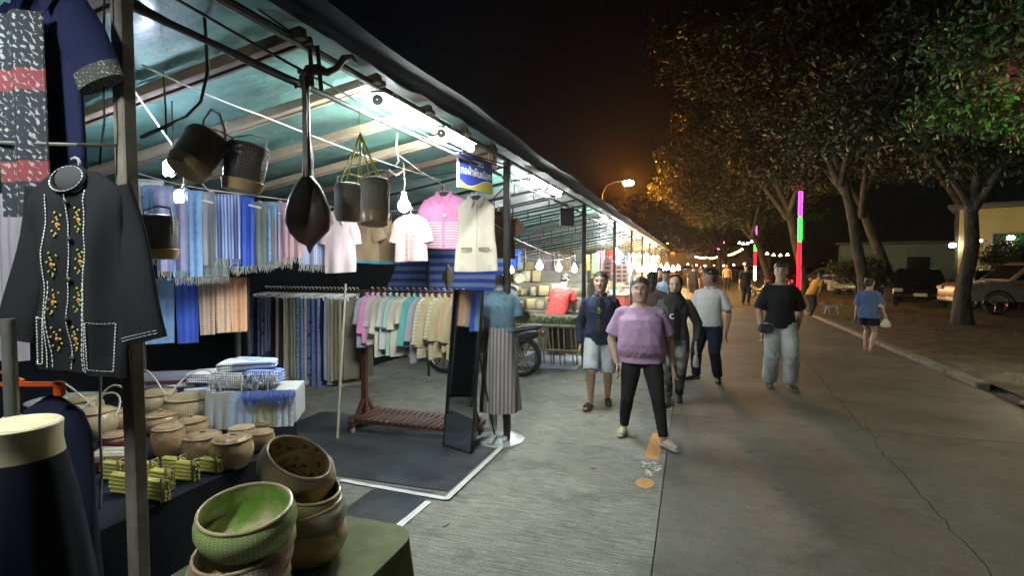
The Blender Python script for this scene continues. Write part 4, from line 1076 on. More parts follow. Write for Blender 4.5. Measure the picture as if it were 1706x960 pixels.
p = pt(830, 345, d=5.3)
shirt('shirt', 'brown short-sleeved shirt partly behind the cream vest', 'shirt', p, .3, W_=.34, L_=.45, sleeve=.16, m=M_s['brown'], seed=6)
p = pt(609, 362, d=5.2)
shirt('blouse', 'khaki blouse with a light blue hem, left of the khaki pair', 'blouse', p, .0, W_=.30, L_=.38, sleeve=.12, m=M_s['khaki'], hem=mband, seed=7, group='khaki blouses with blue hems')
p = pt(640, 362, d=5.25)
t = shirt('blouse', 'khaki blouse with a light blue hem and price tag, right of the khaki pair', 'blouse', p, .1, W_=.30, L_=.39, sleeve=.12, m=M_s['khaki'], hem=mband, seed=8, group='khaki blouses with blue hems'); price_tag(t, -.03, -.16)
p = pt(566, 345, d=4.6)
shirt('blouse', 'pale pink long blouse right of the lute body', 'blouse', p, .25, W_=.28, L_=.50, sleeve=.2, sw=.06, ang=10, m=M_s['pinkpale'], seed=9)
p = pt(797, 438, d=5.6)
# shawls on the back line
LG = 'shawls and cloths along the back line'
L1 = [ (249,300,3.9,.15,.50,'white','white cloth at the left end of the back line',False), (264,310,3.85,.17,.56,'sky','sky blue patterned shawl next to the white cloth',True), (285,315,3.8,.18,.58,'lav','lavender shawl behind the work lamps',True),
       (311,318,3.85,.17,.60,'sky','light blue shawl with a looped strap',True), (331,320,3.9,.14,.55,'greyp','grey-lilac cloth left of the dark grey shawl',False), (352,322,4.0,.20,.60,'greyg','dark grey shawl with fringe, centre of the back line',True),
       (378,325,4.05,.16,.60,'bpat','blue shawl with a white zigzag stripe',True), (395,328,4.1,.14,.60,'blue','royal blue fringed shawl left of the gap',True), (409,330,4.15,.10,.60,'blue','narrow royal blue shawl at the end before the gap',False),
       (432,338,4.3,.17,.52,'greyg','grey-green shawl with long white fringe',True), (449,338,4.35,.12,.50,'sky','thin pale blue shawl beside the grey-green one',True), (466,338,4.4,.17,.52,'ros','rose shawl with white fringe left of the lute',True),
       (487,340,4.45,.16,.50,'ros','faded rose shawl just behind the lute body',True), (521,350,4.55,.22,.56,'plaid','blue and lilac plaid shawl with fringe under the lute body',True)]
for i, (u, v, d, w, l, m, lb, fr) in enumerate(L1):
    shawl('shawl', lb, pt(u, v, d=d+.1), (.78 if u < 500 else .5)+random.uniform(-.28,.28), w*1.18, l*random.uniform(.82,1.08), M_s[m], M_fr if fr else None, LG, seed=i*1.3, hanger=(i % 2 == 1))
rope('line', [pt(215, 285, d=3.9), pt(300, 308, d=3.95), pt(360, 318, d=4.05), pt(480, 333, d=4.5), pt(600, 352, d=5.1), pt(700, 350, d=5.3)], .004, M_rope, 'clothes line carrying the blue and rose shawls')
# shawls over the rail
RG = 'shawls laid over the low rail behind the table'
a, b = pt(236, 465, d=4.35), pt(412, 463, d=4.75)
t = thing('low_rail', 'dark low rail behind the table carrying five shawls', 'rail', ((a.x+b.x)/2, (a.y+b.y)/2, 0))
MB().tube([a, b], .014, 8).build('bar', M_pole, t, world=True)
for q in (a, b): MB().tube([(q.x, q.y, 0), q], .016, 8).build('leg', M_pole, t, world=True)
ra = math.atan2(b.y-a.y, b.x-a.x)
for i, (u0, u1, l, m, lb) in enumerate(((236,287,.55,'sky','pale blue patterned shawl over the low rail, farthest left'), (288,326,.56,'blue','deep blue shawl over the low rail'), (326,354,.50,'bstripe','brown and cream striped shawl over the low rail'),
      (354,382,.49,'peachp','pale peach shawl over the low rail'), (380,411,.49,'peach','bright peach shawl at the right end of the low rail'))):
    f = ((u0+u1)/2-236)/176; q = a.lerp(b, f)+Vector((0,0,.016)); shawl('shawl', lb, q, ra, (b-a).length*(u1-u0)/176*1.0, l, M_s[m], None, RG, seed=i, folds=.35, back=.8)

# ================================================================== clothing racks
def rack(x0, x1, y, h, label, shelf=True):
    t = thing('clothing_rack', label, 'clothing rack', ((x0+x1)/2, y, 0), group='wooden clothing racks')
    MB().bar((x0, y, h), (x1, y, h), .035, .03).build('rail', M_rk, t, world=True)
    for x in (x0, x1):
        MB().bar((x, y, .12), (x, y, h+.015), .055, .05).build('upright', M_rk, t, world=True)
        MB().bar((x, y-.26, .10), (x, y+.26, .10), .055, .06).build('foot', M_rk, t, world=True)
        for sy in (-1, 1):
            MB().bar((x, y+sy*.16, .12), (x, y+sy*.02, .30), .03, .02).build('brace', M_rk, t, world=True)
            MB().lathe([(.001,-.014),(.026,-.014),(.026,.014),(.001,.014)], 14, (x, y+sy*.22, .032), M=Matrix.Rotation(pi/2, 3, 'Y')).build('castor', mat('castor', (.35,.3,.28), .5), t, world=True)
    if shelf:
        for sy in (-1, 1): MB().bar((x0, y+sy*.2, .125), (x1, y+sy*.2, .125), .03, .03).build('shelf_rail', M_rk, t, world=True)
        mb = MB(); n = int((x1-x0)/.062)
        for k in range(n): xx = x0+.04+(x1-x0-.06)*k/(n-1); mb.box((xx, y, .15), (.035,.46,.014), bev=.003)
        mb.build('slatted_shelf', M_rk, t, world=True)
    return t
M_rk = mat('rack_wood', (.105,.038,.026), .45, kind='sy', col2=(.07,.025,.018), scale=9, var=.4, coat=.2)
YR = 4.80
rack(-4.62, -3.27, YR+.1, 1.41, 'long wooden rack crowded with hanging skirts', False); rack(-3.20, -1.98, YR, 1.42, 'wooden rack with a slatted shelf and pastel shirts')
sk_c = [('navy patterned',(.03,.04,.12),(.14,.17,.3),'ikat'),('dark navy',(.02,.025,.08),None,'plain'),('slate blue patterned',(.06,.09,.18),(.2,.24,.36),'ikat'),('indigo flowered',(.03,.04,.14),(.2,.24,.4),'vor'),
        ('lavender',(.26,.26,.42),None,'plain'),('dark blue striped',(.04,.05,.14),(.3,.3,.4),'sx'),('black',(.015,.015,.02),None,'plain'),('dusty pink',(.42,.27,.30),None,'plain'),('charcoal',(.03,.03,.035),None,'plain'),
        ('cream',(.46,.43,.34),(.36,.34,.26),'sz'),('straw',(.40,.36,.24),None,'plain'),('grey',(.22,.22,.22),None,'plain'),('navy with lime edge',(.05,.08,.14),(.42,.5,.12),'sx'),('blue patterned',(.05,.08,.22),(.2,.27,.45),'ikat'),('steel blue',(.10,.14,.28),(.2,.25,.4),'ikat'),
        ('pale rose',(.40,.32,.33),None,'plain'),('midnight blue patterned',(.02,.03,.12),(.12,.16,.34),'vor'),('denim blue',(.07,.10,.24),(.14,.18,.34),'ikat'),('navy ikat',(.03,.045,.14),(.18,.22,.38),'ikat'),('deep indigo',(.015,.02,.09),None,'plain'),
        ('pale grey-blue',(.28,.30,.36),(.36,.38,.42),'sz'),('grey striped',(.2,.2,.2),(.34,.34,.34),'sx'),('taupe patterned',(.26,.23,.17),(.34,.31,.24),'ikat'),('olive-grey',(.22,.2,.14),None,'plain'),('sand',(.34,.30,.21),None,'plain'),('brown-grey',(.17,.15,.12),None,'plain')]
n = len(sk_c)
for i, (nm, c1, c2, kd) in enumerate(sk_c):
    m = cloth('skirt_'+nm.replace(' ', '_'), c1, c2, kd, 14 if kd == 'ikat' else 22)
    x = -4.56+1.24*(i+.5)/n; L_ = [.62,.66,.60,.72,.90,.86,.88][min(6, i//2)] if i < 14 else random.uniform(.84, .96)
    hanging_skirt('%s skirt, %s from the left end of the long rack' % (nm, ORD[i]), (x, YR+.1, 1.435), radians(62+random.uniform(-8, 8)), .36, L_, m, 'skirts hanging on the long rack', seed=i*.9)
sh_c = [('white and lilac',M_s['greyp'],.5,0,'white'),('bright pink',M_s['pinkp'],.44,1,None),('pale pink',M_s['pinkpale'],.46,0,None),('off-white',M_s['cream'],.58,0,None),('white',M_s['white'],.50,0,None),('mint',cloth('mint',(.36,.55,.46)),.54,0,None),
        ('cream flowing',M_s['cream'],.56,0,None),('ivory',M_s['beige'],.48,1,None),('teal',M_s['teal'],.46,1,None),('grey-lilac',M_s['greyp'],.6,0,None),('taupe banded',M_s['taupe'],.56,1,None),('straw',M_s['tan'],.5,1,None),('striped sand',M_s['taupe'],.56,0,None),('tan',M_s['tan'],.54,1,None),('khaki',M_s['khaki'],.5,0,None),('sandy brown',M_s['tan'],.56,1,None)]
n = len(sh_c)
for i, (nm, m, L_, big, _) in enumerate(sh_c):
    x = -3.13+1.08*(i+.5)/n
    shirt('hanging_shirt', '%s shirt, %s from the left on the rack with the slatted shelf' % (nm, ORD[i]), 'shirt', (x, YR, 1.445), radians(56+random.uniform(-9, 9)), W_=.37, L_=L_*1.08, sleeve=random.uniform(.34,.46) if i > 7 else random.uniform(.18,.34), sw=.052, ang=9, m=m, hm=M_hangW if i % 3 else M_hang,
          seed=i*1.7, group='pastel shirts on the shelf rack', thick=.045)
p = pt(786, 500, d=4.95)
shirt('jacket', 'brown jacket with a lilac yoke at the right end of the shirt rack', 'jacket', (-2.06, YR-.05, 1.44), radians(20), W_=.36, L_=.52, sleeve=.36, sw=.06, ang=10, m=cloth('jacket_brown', (.34,.26,.15)), yoke=cloth('lilac_yoke', (.30,.24,.26)), hm=M_hang, seed=30)
# bamboo stick leaning
a = pt(562, 731, z=0.0); b = pt(576, 473, d=(a-C0).dot(_F)+.05)
mb = MB(); mb.tube([a.lerp(b, f/6) for f in range(7)], [.0125,.0115,.012,.011,.0115,.011,.0105], 10); tag(mb.build('bamboo_pole', mat('pale_bamboo', (.50,.47,.34), .6, var=.3)), 'slim pale bamboo pole standing in front of the racks', 'pole')
# mirror
a = pt(742, 743, z=0.012); b = pt(782, 755, z=0.012); ux = (b-a); ux.z = 0; wv = ux.length; ux.normalize(); nrm = Vector((ux.y, -ux.x, 0))
lean = .22
t = thing('standing_mirror', 'tall narrow mirror with a thin black frame leaning back beside the mannequin', 'mirror', ((a.x+b.x)/2, (a.y+b.y)/2, 0), rz=math.atan2(ux.y, ux.x))
# local: x along width, -y toward viewer
Mx = Matrix.Rotation(-radians(4), 3, 'X'); Hm = 1.47; sx_ = 0.035
def mp_(x, y, z): return Mx @ Vector((x + sx_*z, y, z))
def quadbox(x0, x1, z0, z1, y0, y1):
    mb = MB(); mb.v = [mp_(x, y, z) for y in (y0, y1) for x, z in ((x0, z0), (x1, z0), (x1, z1), (x0, z1))]
    for q in ((0,1,2,3),(7,6,5,4),(0,4,5,1),(1,5,6,2),(2,6,7,3),(3,7,4,0)): mb.face(q)
    return mb
wv = .36
mm = bpy.data.materials.new('mirror_glass'); mm.use_nodes = True; bb = mm.node_tree.nodes['Principled BSDF']; bb.inputs['Metallic'].default_value = 1; bb.inputs['Roughness'].default_value = .04; bb.inputs['Base Color'].default_value = (.72,.76,.78,1)
quadbox(-wv/2+.008, wv/2-.008, .02, Hm-.008, -.006, -.001).build('glass', mm, t, smooth=False)
fr = MB()
for args in ((-wv/2, -wv/2+.008, .012, Hm), (wv/2-.008, wv/2, .012, Hm), (-wv/2, wv/2, .01, .02), (-wv/2, wv/2, Hm-.008, Hm)):
    q = quadbox(*args, -.012, .014); o_ = len(fr.v); fr.v += q.v
    for f in q.f: fr.face([o_+i for i in f])
fr.build('frame', mat('mirror_frame', (.015,.015,.016), .4), t, smooth=False)
quadbox(-wv/2+.004, wv/2-.004, .016, Hm-.004, .001, .010).build('backing', mat('mirror_back', (.02,.02,.02), .8), t, smooth=False)
for x in (-.1, .1): MB().tube([mp_(x, .015, 1.1), (x, .42, .012)], .008, 8).build('prop_leg', M_pole, t)

# mannequin
bs = pt(835, 735, z=0.0); M_man = mat('mannequin_skin', (.55,.56,.50), .35, coat=.3)
t = thing('mannequin', 'headless mannequin in a teal blouse and striped long skirt on a glass disc', 'mannequin', (bs.x-.02, bs.y+.02, 0), rz=.15)
mb = MB(); mb.lathe([(.001,0),(.235,0),(.24,.006),(.235,.016),(.05,.022),(.001,.022)], 48); mb.build('base_disc', mat('glass_disc', (.42,.47,.45), .12, coat=.8), t)
mb = MB(); rings = []
for z, rx, ry, cy_ in ((.55,.12,.09,0),(.80,.15,.105,0),(.92,.155,.11,0),(1.05,.115,.09,0),(1.18,.13,.10,-.01),(1.30,.145,.10,-.012),(1.38,.15,.08,0),(1.43,.10,.06,.005),(1.46,.052,.05,.005),(1.52,.045,.045,0),(1.58,.043,.043,-.002),(1.60,.03,.03,0)):
    rings.append([Vector((rx*cos(a), cy_+ry*sin(a), z)) for a in [2*pi*j/32 for j in range(32)]])
mb.loft(rings)
for s_, fy in ((-1, -.07), (1, .03)):
    mb.tube([(s_*.075,0,.85),(s_*.07,fy*.3,.50),(s_*.06,fy*.6+.02,.28),(s_*.055,fy+.03,.09)], [.085,.055,.05,.028], 14)
    mb.tube([(s_*.055,fy+.05,.05),(s_*.055,fy-.02,.045),(s_*.058,fy-.10,.034),(s_*.06,fy-.15,.03)], [.028,.032,.03,.014], 12, flat=.8)
mes = voxel(mb, M_man, .010, 3, 'mannequin_body'); link(mes, 'body', t)
sk('skirt', t, .135, .20, 1.10, .30, cloth('mannequin_stripe', (.17,.145,.15), (.33,.30,.29), 'sx', 9), waves=7, amp=.07)
mb = MB(); rings = []
for z, rx, ry, cy_ in ((1.06,.165,.125,0),(1.10,.15,.12,0),(1.18,.152,.122,-.01),(1.30,.17,.122,-.012),(1.38,.175,.098,0),(1.43,.11,.07,.005),(1.455,.066,.06,.005)):
    rings.append([Vector((rx*cos(a)*(1+.02*sin(7*a+z*20)), cy_+ry*sin(a), z)) for a in [2*pi*j/40 for j in range(40)]])
mb.loft(rings)
for s_ in (-1, 1): mb.tube([(s_*.11,0,1.38),(s_*.165,0,1.31),(s_*.178,-.01,1.20)], [.055,.052,.056], 16)
link(voxel(mb, cloth('mannequin_teal', (.08,.145,.20), (.12,.19,.25), 'ikat', 7), .009, 3, 'blouse'), 'blouse', t)
# folding board behind
# floor mats with white tape
M_mat = mat('blue_grey_vinyl', (.045,.049,.058), .38, kind='noise', col2=(.075,.080,.088), scale=3.0, var=.35, vscale=7, bump=.35, bscale=14, bdist=.008)
def sheetz(name, label, x0, x1, y0, y1, z, m, cat, amp=.004):
    mb = MB(); mb.sheet(lambda u, v: Vector((x0+(x1-x0)*u, y0+(y1-y0)*v, z+amp*abs(noise.noise(Vector((u*7, v*7, x0)))))), 40, 30, .003); o = mb.build(name, m); tag(o, label, cat); return o
sheetz('floor_mat', 'dark blue-grey vinyl mat under the racks and mirror', -4.0, -1.69, 3.60, 5.15, .004, M_mat, 'floor mat')
sheetz('floor_mat', 'dark vinyl mat in front of the tables, nearer than the taped corner', -2.25, -1.79, 1.4, 3.56, .002, M_mat, 'floor mat')
M_tape = mat('white_tape', (.72,.73,.74), .5, var=.15)
def tape(a, b, w, z, label, sd):
    a, b = Vector(a), Vector(b); d = (b-a); n_ = d.normalized().cross(Vector((0,0,1))); 
    mb = MB(); mb.sheet(lambda u, v: a+d*u+n_*((v-.5)*w*(1+.12*noise.noise(Vector((u*9, v, sd)))))+Vector((0,0,z+.004*max(0, noise.noise(Vector((u*6, sd, 0)))))), 40, 2, .0015)
    tag(mb.build('floor_tape', M_tape), label, 'tape', 'white tape strips edging the floor mats')
tape(pt(566, 803, z=0), pt(743, 834, z=0), .045, .0125, 'white tape strip running left from the mat corner', 1)
tape(pt(743, 836, z=0), pt(836, 748, z=0), .045, .0150, 'white tape strip along the mat edge toward the mannequin', 2)
tape(pt(714, 838, z=0), pt(630, 908, z=0), .05, .009, 'white tape strip on the nearer mat by the olive cloth', 3)
# blue striped tarp wall beyond the racks
a = pt(652, 405, Y=7.4); b = pt(838, 400, Y=7.4)
t = thing('striped_tarp', 'blue and pale striped tarp hung behind the clothing racks', 'tarp wall', (b.x, 7.4, 0))
mb = MB()
def ft(u, v):
    x = -4.6+(2.1)*u; z = 1.12+1.13*v; off = .5*(1-u)*(v) 
    return Vector((x+off, 7.4+.05*sin(u*11)+.04*noise.noise(Vector((u*4, v*4, 0))), z-.02*sin(u*25)*v))
mb.sheet(ft, 40, 20, .004); mb.build('tarp', mat('striped_tarp_blue', (.04,.08,.40), .5, kind='sz', col2=(.22,.28,.48), scale=2.6, var=.2, bump=.5, bscale=9, bdist=.02), t, world=True)
MB().tube([(-3.75, 7.32, 0), (-3.75, 7.32, 2.3)], .022, 8).build('pole', M_pole, t, world=True)
p = pt(747, 462, d=7.2); mb = MB(); mb.v = [p+Vector(q) for q in ((0,-.03,.17),(.10,0,0),(0,-.03,-.17),(-.10,0,0),(0,.03,.17),(0,.03,-.17))]
for q in ((0,3,2,1),(4,1,2,5),(4,5,2,3),(0,1,4),(0,4,3)): mb.face(q)
tag(mb.build('diamond_ornament', mat('brass_dark', (.22,.18,.14), .4, metal=.5), smooth=False), 'dark diamond-shaped ornament before the striped tarp', 'ornament')
# ================================================================== people
def ik(a, b, l1, l2, hint):
    a, b, hint = Vector(a), Vector(b), Vector(hint); d = b-a; L = min(d.length, (l1+l2)*.998)
    b = a+d.normalized()*L; k = (l1*l1-l2*l2+L*L)/(2*L); h = sqrt(max(0, l1*l1-k*k))
    dn = d.normalized(); hp = (hint-dn*hint.dot(dn))
    hp = hp.normalized() if hp.length > 1e-6 else Vector((0,-1,0))
    return a+dn*k+hp*h, b
M_eye = mat('eye_dark', (.02,.015,.012), .3); M_sole = mat('sole', (.03,.03,.03), .7)
def skinm(n, c): return mat(n, c, .55, var=.12, vscale=14, bump=.1)
def lipm(c): return mat('lips_%d' % int(c[0]*100), (c[0]*.85, c[1]*.5, c[2]*.5), .5, var=.05, bump=0)
def person(label, loc, rz, H=1.65, g=1.0, belly=0, skin=(.42,.25,.17), head_yaw=0, head_pitch=0, feet=((-.1,0),(.1,0)), lift=(0,0), toe=(0,0),
           hands=None, elbow=None, lean=(0,0), top=None, bottom=None, hair=None, shoes=None, vox=.0085, group=None, hair_col=(.012,.010,.009), bust=0, hipw=1.0, legg=1.0, sh=1.0, expr='n'):
    t = thing('person', label, 'person', loc, rz, group)
    s = H/1.65; sk_ = skinm('skin_%d' % int(skin[0]*100), skin)
    hx = .088*s*hipw; hipz = .50*H; shx = .158*s*sh*(.5+.5*g); shz = .788*H
    lx, ly = lean
    def T(f): return Vector((lx*f, ly*f, 0))      # torso lean grows from hip to shoulder
    # torso rings: z, rx, ry, cy
    tr = [(.455,.13*hipw,.085,0),(.48,.155*hipw,.11,.005),(.52,.170*hipw,.12,.008),(.56,.160*hipw+.04*belly,.110+.05*belly,-.005-.02*belly),(.61,.140+.075*belly,.100+.085*belly,-.008-.035*belly),(.66,.142+.065*belly,.104+.07*belly,-.008-.03*belly),
          (.71,.155+.04*belly,.112+.03*belly+.02*bust,-.008-.015*bust),(.755,.165+.02*belly,.112+.02*bust,-.006-.015*bust),(.785,.160*sh,.097,.004),(.806,.138*sh,.076,.008),(.824,.100*sh,.060,.010),(.842,.066,.054,.006)]
    def torso(mb, grow=0, zmin=0, zmax=9, n=36, hem=None, hemgrow=0):
        R_ = []
        for z, rx, ry, c in tr:
            if z < zmin-1e-6 or z > zmax: continue
            f = max(0, (z-.5)/.32)
            R_.append((z, rx, ry, c, f))
        if hem is not None:
            h0 = R_[0]; R_.insert(0, (hem, h0[1], h0[2], h0[3], max(0, (hem-.5)/.32)))
        rings = []
        for i, (z, rx, ry, c, f) in enumerate(R_):
            gr = grow+(hemgrow*max(0, (.66-z)/.2) if hemgrow else 0)
            gg = (.55+.45*g)
            rings.append([T(f)+Vector(((rx*gg*s+gr)*spow(cos(a), .9), c*s+(ry*gg*s+gr)*spow(sin(a), .92), z*H)) for a in [2*pi*j/n for j in range(n)]])
        mb.loft(rings)
    B_ = MB(); torso(B_)
    neck = T(1.05)+Vector((0,.006*s,.84*H)); hc = T(1.2)+Vector((0,-.012*s,.928*H))
    B_.tube([neck-Vector((0,0,.03)), neck+Vector((0,0,.02)), hc+Vector((0,.01,-.06*s))], [.062*s*(.6+.4*g)]*3, 16)
    Rh = Matrix.Rotation(head_yaw, 3, 'Z') @ Matrix.Rotation(head_pitch, 3, 'X')
    hk = s*(.96+.06*g)
    hp = [(-.118,.022,.028,-.040),(-.108,.040,.046,-.032),(-.088,.053+.010*belly,.062,-.020),(-.06,.062+.010*belly,.078,-.008),(-.03,.068+.006*belly,.088,0),(0,.072,.094,.002),(.03,.075,.097,.004),(.06,.073,.095,.007),(.085,.062,.084,.010),(.105,.042,.06,.012),(.117,.012,.02,.012)]
    rings = []
    for z, rx, ry, c in hp: rings.append([hc+Rh@(Vector((rx*spow(cos(a), .95), c+ry*sin(a), z))*hk) for a in [2*pi*j/32 for j in range(32)]])
    B_.loft(rings)
    B_.tube([hc+Rh@(Vector(q)*hk) for q in ((0,-.086,.018),(0,-.098,-.004),(0,-.108,-.026),(0,-.092,-.036))], [.008*hk,.011*hk,.015*hk,.010*hk], 10)
    for s_ in (-1, 1): B_.ell(hc+Rh@(Vector((s_*.076,.008,-.004))*hk), (.010*hk,.018*hk,.030*hk), 10, 8)
    # legs
    footw = []; K = []; A = []; hipj = []
    Lth, Lsh = .245*H, .235*H
    for i, s_ in enumerate((-1, 1)):
        hj = Vector((s_*hx, 0, hipz)); fx, fy = feet[i]; ank = Vector((fx, fy, .052*H/1.65*1.65*.55+.035+lift[i]))
        kn, ank2 = ik(hj, ank, Lth, Lsh, (0.05*s_,-1,0)); hipj.append(hj); K.append(kn); A.append(ank2)
        G_ = legg*s
        up = [hj+Vector((0,0,.03)), hj.lerp(kn, .35), hj.lerp(kn, .75), kn, kn.lerp(ank2, .28)+Vector((0,.012,0)), kn.lerp(ank2, .6)+Vector((0,.006,0)), ank2]
        B_.tube(up, [.092*G_,.088*G_,.066*G_,.055*G_,.056*G_,.042*G_,.034*s], 18)
        e = toe[i]; fd = Matrix.Rotation(e, 3, 'Z')
        tl = -.30*lift[i] if lift[i] > 0 else 0; base = Vector((ank2.x, ank2.y, ank2.z))
        for_ = lambda x, y, z: base+fd@(Vector((x, y, z))*s)
        B_.tube([for_(0,.045,-.035), for_(0,.0,-.03), for_(0,-.06,-.040), for_(0,-.12,-.052), for_(0,-.165,-.060)], [.026*s,.036*s,.036*s,.036*s,.022*s], 12, flat=.7, up=(1,0,0))
        footw.append((base, fd))
    # arms + hands
    hands = hands or ((-.26,-.04,.46*H/1.65*1.65),(.26,-.04,.46*H)); elbow = elbow or ((-.4,.6,0),(.4,.6,0))
    SHO = []; EL = []; WR = []
    for i, s_ in enumerate((-1, 1)):
        sj = T(1)+Vector((s_*shx, .004, shz)); el, wr = ik(sj, hands[i], .185*H, .155*H, elbow[i]); SHO.append(sj); EL.append(el); WR.append(wr)
        gg = s*(.5+.5*g)
        B_.tube([sj+Vector((-s_*.04,0,.008)), sj, sj.lerp(el, .4), el, el.lerp(wr, .3), el.lerp(wr, .7), wr], [.05*gg,.055*gg,.050*gg,.039*gg,.040*gg,.030*gg,.025*s], 16)
        d = (wr-el).normalized(); side = Vector((0,-1,0)); side = (side-d*side.dot(d)).normalized(); inn = d.cross(side)*(-s_)   # palm faces the thigh
        hs = s*.98
        B_.tube([wr-d*.01, wr+d*.03*hs, wr+d*.06*hs, wr+d*.088*hs], [.022*hs,.034*hs,.038*hs,.034*hs], 14, flat=.45, up=tuple(side))
        for f in range(4):
            w_ = (f-1.5)*.0185*hs; ln = (.068,.080,.075,.058)[f]*hs*(1 if True else 0); ln = (.072,.078,.072,.056)[3-f if False else f]*hs
            b0 = wr+d*.082*hs-side*w_; p1 = b0+d*ln*.45+inn*.006; p2 = b0+d*ln*.78+inn*.020; p3 = b0+d*ln*.98+inn*.036
            B_.tube([b0, p1, p2, p3], [.0098*hs,.0094*hs,.0088*hs,.0070*hs], 8)
        th = wr+d*.025*hs+side*.026*hs
        B_.tube([th, th+d*.03*hs+side*.020*hs, th+d*.055*hs+side*.026*hs+inn*.012, th+d*.072*hs+side*.022*hs+inn*.02], [.014*hs,.012*hs,.0105*hs,.008*hs], 8)
    lm = lipm(skin); me = voxel(B_, [sk_, lm, M_eye, mat('eye_white', (.55,.53,.5), .3)], vox, 2, 'person_body')
    # sculpt face by pushing vertices, colour eyes, brows and lips
    Ri = Rh.inverted(); n_v = len(me.vertices); co = np.empty(n_v*3, 'f'); me.vertices.foreach_get('co', co); co = co.reshape(-1, 3)
    Rm = np.array(Ri); L_ = (co-np.array(hc))@Rm.T/hk
    def gauss(c, r): d_ = (L_-np.array(c))/np.array(r); return np.exp(-(d_**2).sum(1))
    dl = np.zeros_like(L_)
    for s_ in (-1, 1):
        dl[:,1] += .010*gauss((s_*.030,-.082,.014), (.017,.03,.012)); dl[:,1] -= .004*gauss((s_*.030,-.082,.034), (.02,.03,.008))
        dl[:,1] -= .007*gauss((s_*.036,-.07,-.022), (.02,.03,.018)); dl[:,0] += s_*.004*gauss((s_*.05,-.05,-.03), (.03,.03,.03))
    dl[:,1] -= .006*gauss((0,-.085,-.060), (.022,.03,.012)); dl[:,1] += .005*gauss((0,-.088,-.0605), (.020,.03,.0035)); dl[:,1] += .003*gauss((0,-.085,-.082), (.03,.03,.008)); dl[:,1] -= .005*gauss((0,-.08,-.102), (.02,.03,.012))
    msk = (np.abs(L_) < .16).all(1); dl[~msk] = 0
    co = co + (dl*hk)@np.array(Rh).T
    me.vertices.foreach_set('co', co.astype('f').ravel()); me.update()
    nf = len(me.polygons); cen = np.empty(nf*3, 'f'); me.polygons.foreach_get('center', cen); cen = (cen.reshape(-1, 3)-np.array(hc))@Rm.T/hk
    mi = np.zeros(nf, 'i'); front = cen[:,1] < -.045
    ax = np.abs(cen[:,0])
    eye = front & (((ax-.030)/.0150)**2+((cen[:,2]-.012)/.0052)**2 < 1); mi[eye] = 2
    brow = front & (np.abs(ax-.032) < .019) & (np.abs(cen[:,2]-.034+.10*np.abs(ax-.030)) < .0034); mi[brow] = 2
    lips = front & ((cen[:,0]/.024)**2+((cen[:,2]+.060)/.0085)**2 < 1); mi[lips] = 1
    if expr == 'grin':
        teeth = front & ((cen[:,0]/.017)**2+((cen[:,2]+.060)/.0045)**2 < 1); mi[teeth] = 3
    me.polygons.foreach_set('material_index', mi)
    link(me, 'body', t)
    cv_ = max(vox, .0085)
    # lower garment
    if bottom:
        m, kind, end, loose = bottom['m'], bottom['kind'], bottom['end'], bottom.get('loose', .012)
        mb = MB()
        rr = [r for r in tr if r[0] <= bottom.get('waist', .585)]; gg = (.55+.45*g)
        mb.loft([[T(max(0,(z-.5)/.32))+Vector(((rx*gg*s+loose*.8)*cos(a), c*s+(ry*gg*s+loose*.8)*sin(a), z*H)) for a in [2*pi*j/32 for j in range(32)]] for z, rx, ry, c in rr])
        for i in range(2):
            hj, kn, an = hipj[i], K[i], A[i]; G_ = legg*s
            path = [hj+Vector((0,0,.03)), hj.lerp(kn, .35), hj.lerp(kn, .75), kn, kn.lerp(an, .28)+Vector((0,.010,0)), kn.lerp(an, .6), kn.lerp(an, .93)]
            rad = [.094*G_,.092*G_,.072*G_,.061*G_,.058*G_,.050*G_,.042*s]
            fl = bottom.get('flare', 0)
            if end == 'knee': path = path[:4]; path[3] = hj.lerp(kn, .97); rad = [.094*G_,.094*G_,.088*G_,.086*G_]
            if end == 'thigh': path = path[:3]; path[2] = hj.lerp(kn, .55); rad = [.094*G_,.098*G_,.10*G_]
            mb.tube(path, [r+loose+fl*k/6 for k, r in enumerate(rad)], 22)
        me = voxel(mb, m, cv_, 3, 'trousers')
        wrinkle(me, min(.012, loose*.6), 9, 5); link(me, bottom.get('name', 'trousers'), t)
    if top:
        m, loose = top['m'], top.get('loose', .016); mb = MB()
        torso(mb, loose, zmin=max(.48, top.get('hem', .5)), hem=top.get('hem', .5), hemgrow=top.get('hg', .012), zmax=.84)
        for i, s_ in enumerate((-1, 1)):
            sj, el, wr = SHO[i], EL[i], WR[i]; gg = s*(.5+.5*g)
            if top['sleeve'] == 'short': mb.tube([sj+Vector((-s_*.05,0,.012)), sj, sj.lerp(el, .45), sj.lerp(el, top.get('sl', .78))], [.048*gg+loose*.5,.054*gg+loose*.5,.058*gg+loose*.9,.060*gg+loose*1.2], 20)
            else: mb.tube([sj+Vector((-s_*.05,0,.005)), sj, sj.lerp(el, .4), el, el.lerp(wr, .4), el.lerp(wr, .96)], [.048*gg+loose*.5,.053*gg+loose*.5,.050*gg+loose*.9,.044*gg+loose*.9,.040*gg+loose*.9,.032*gg+loose*.7], 20)
        me = voxel(mb, m, cv_, 3, 'shirt'); wrinkle(me, .0075, 8, 2); so = link(me, top.get('name', 'shirt'), t)
        if top.get('collar'):
            cc = T(1)+Vector((0,.004,.838*H)); M2 = top['collar']
            MB().tube([cc+Vector((.070*s*cos(a), .062*s*sin(a)+.0, .012*sin(a))) for a in [-pi/2+.25+(2*pi-.5)*k/20 for k in range(21)]], .013, 8, flat=1.8).build('collar', M2, so)
    else: so = None
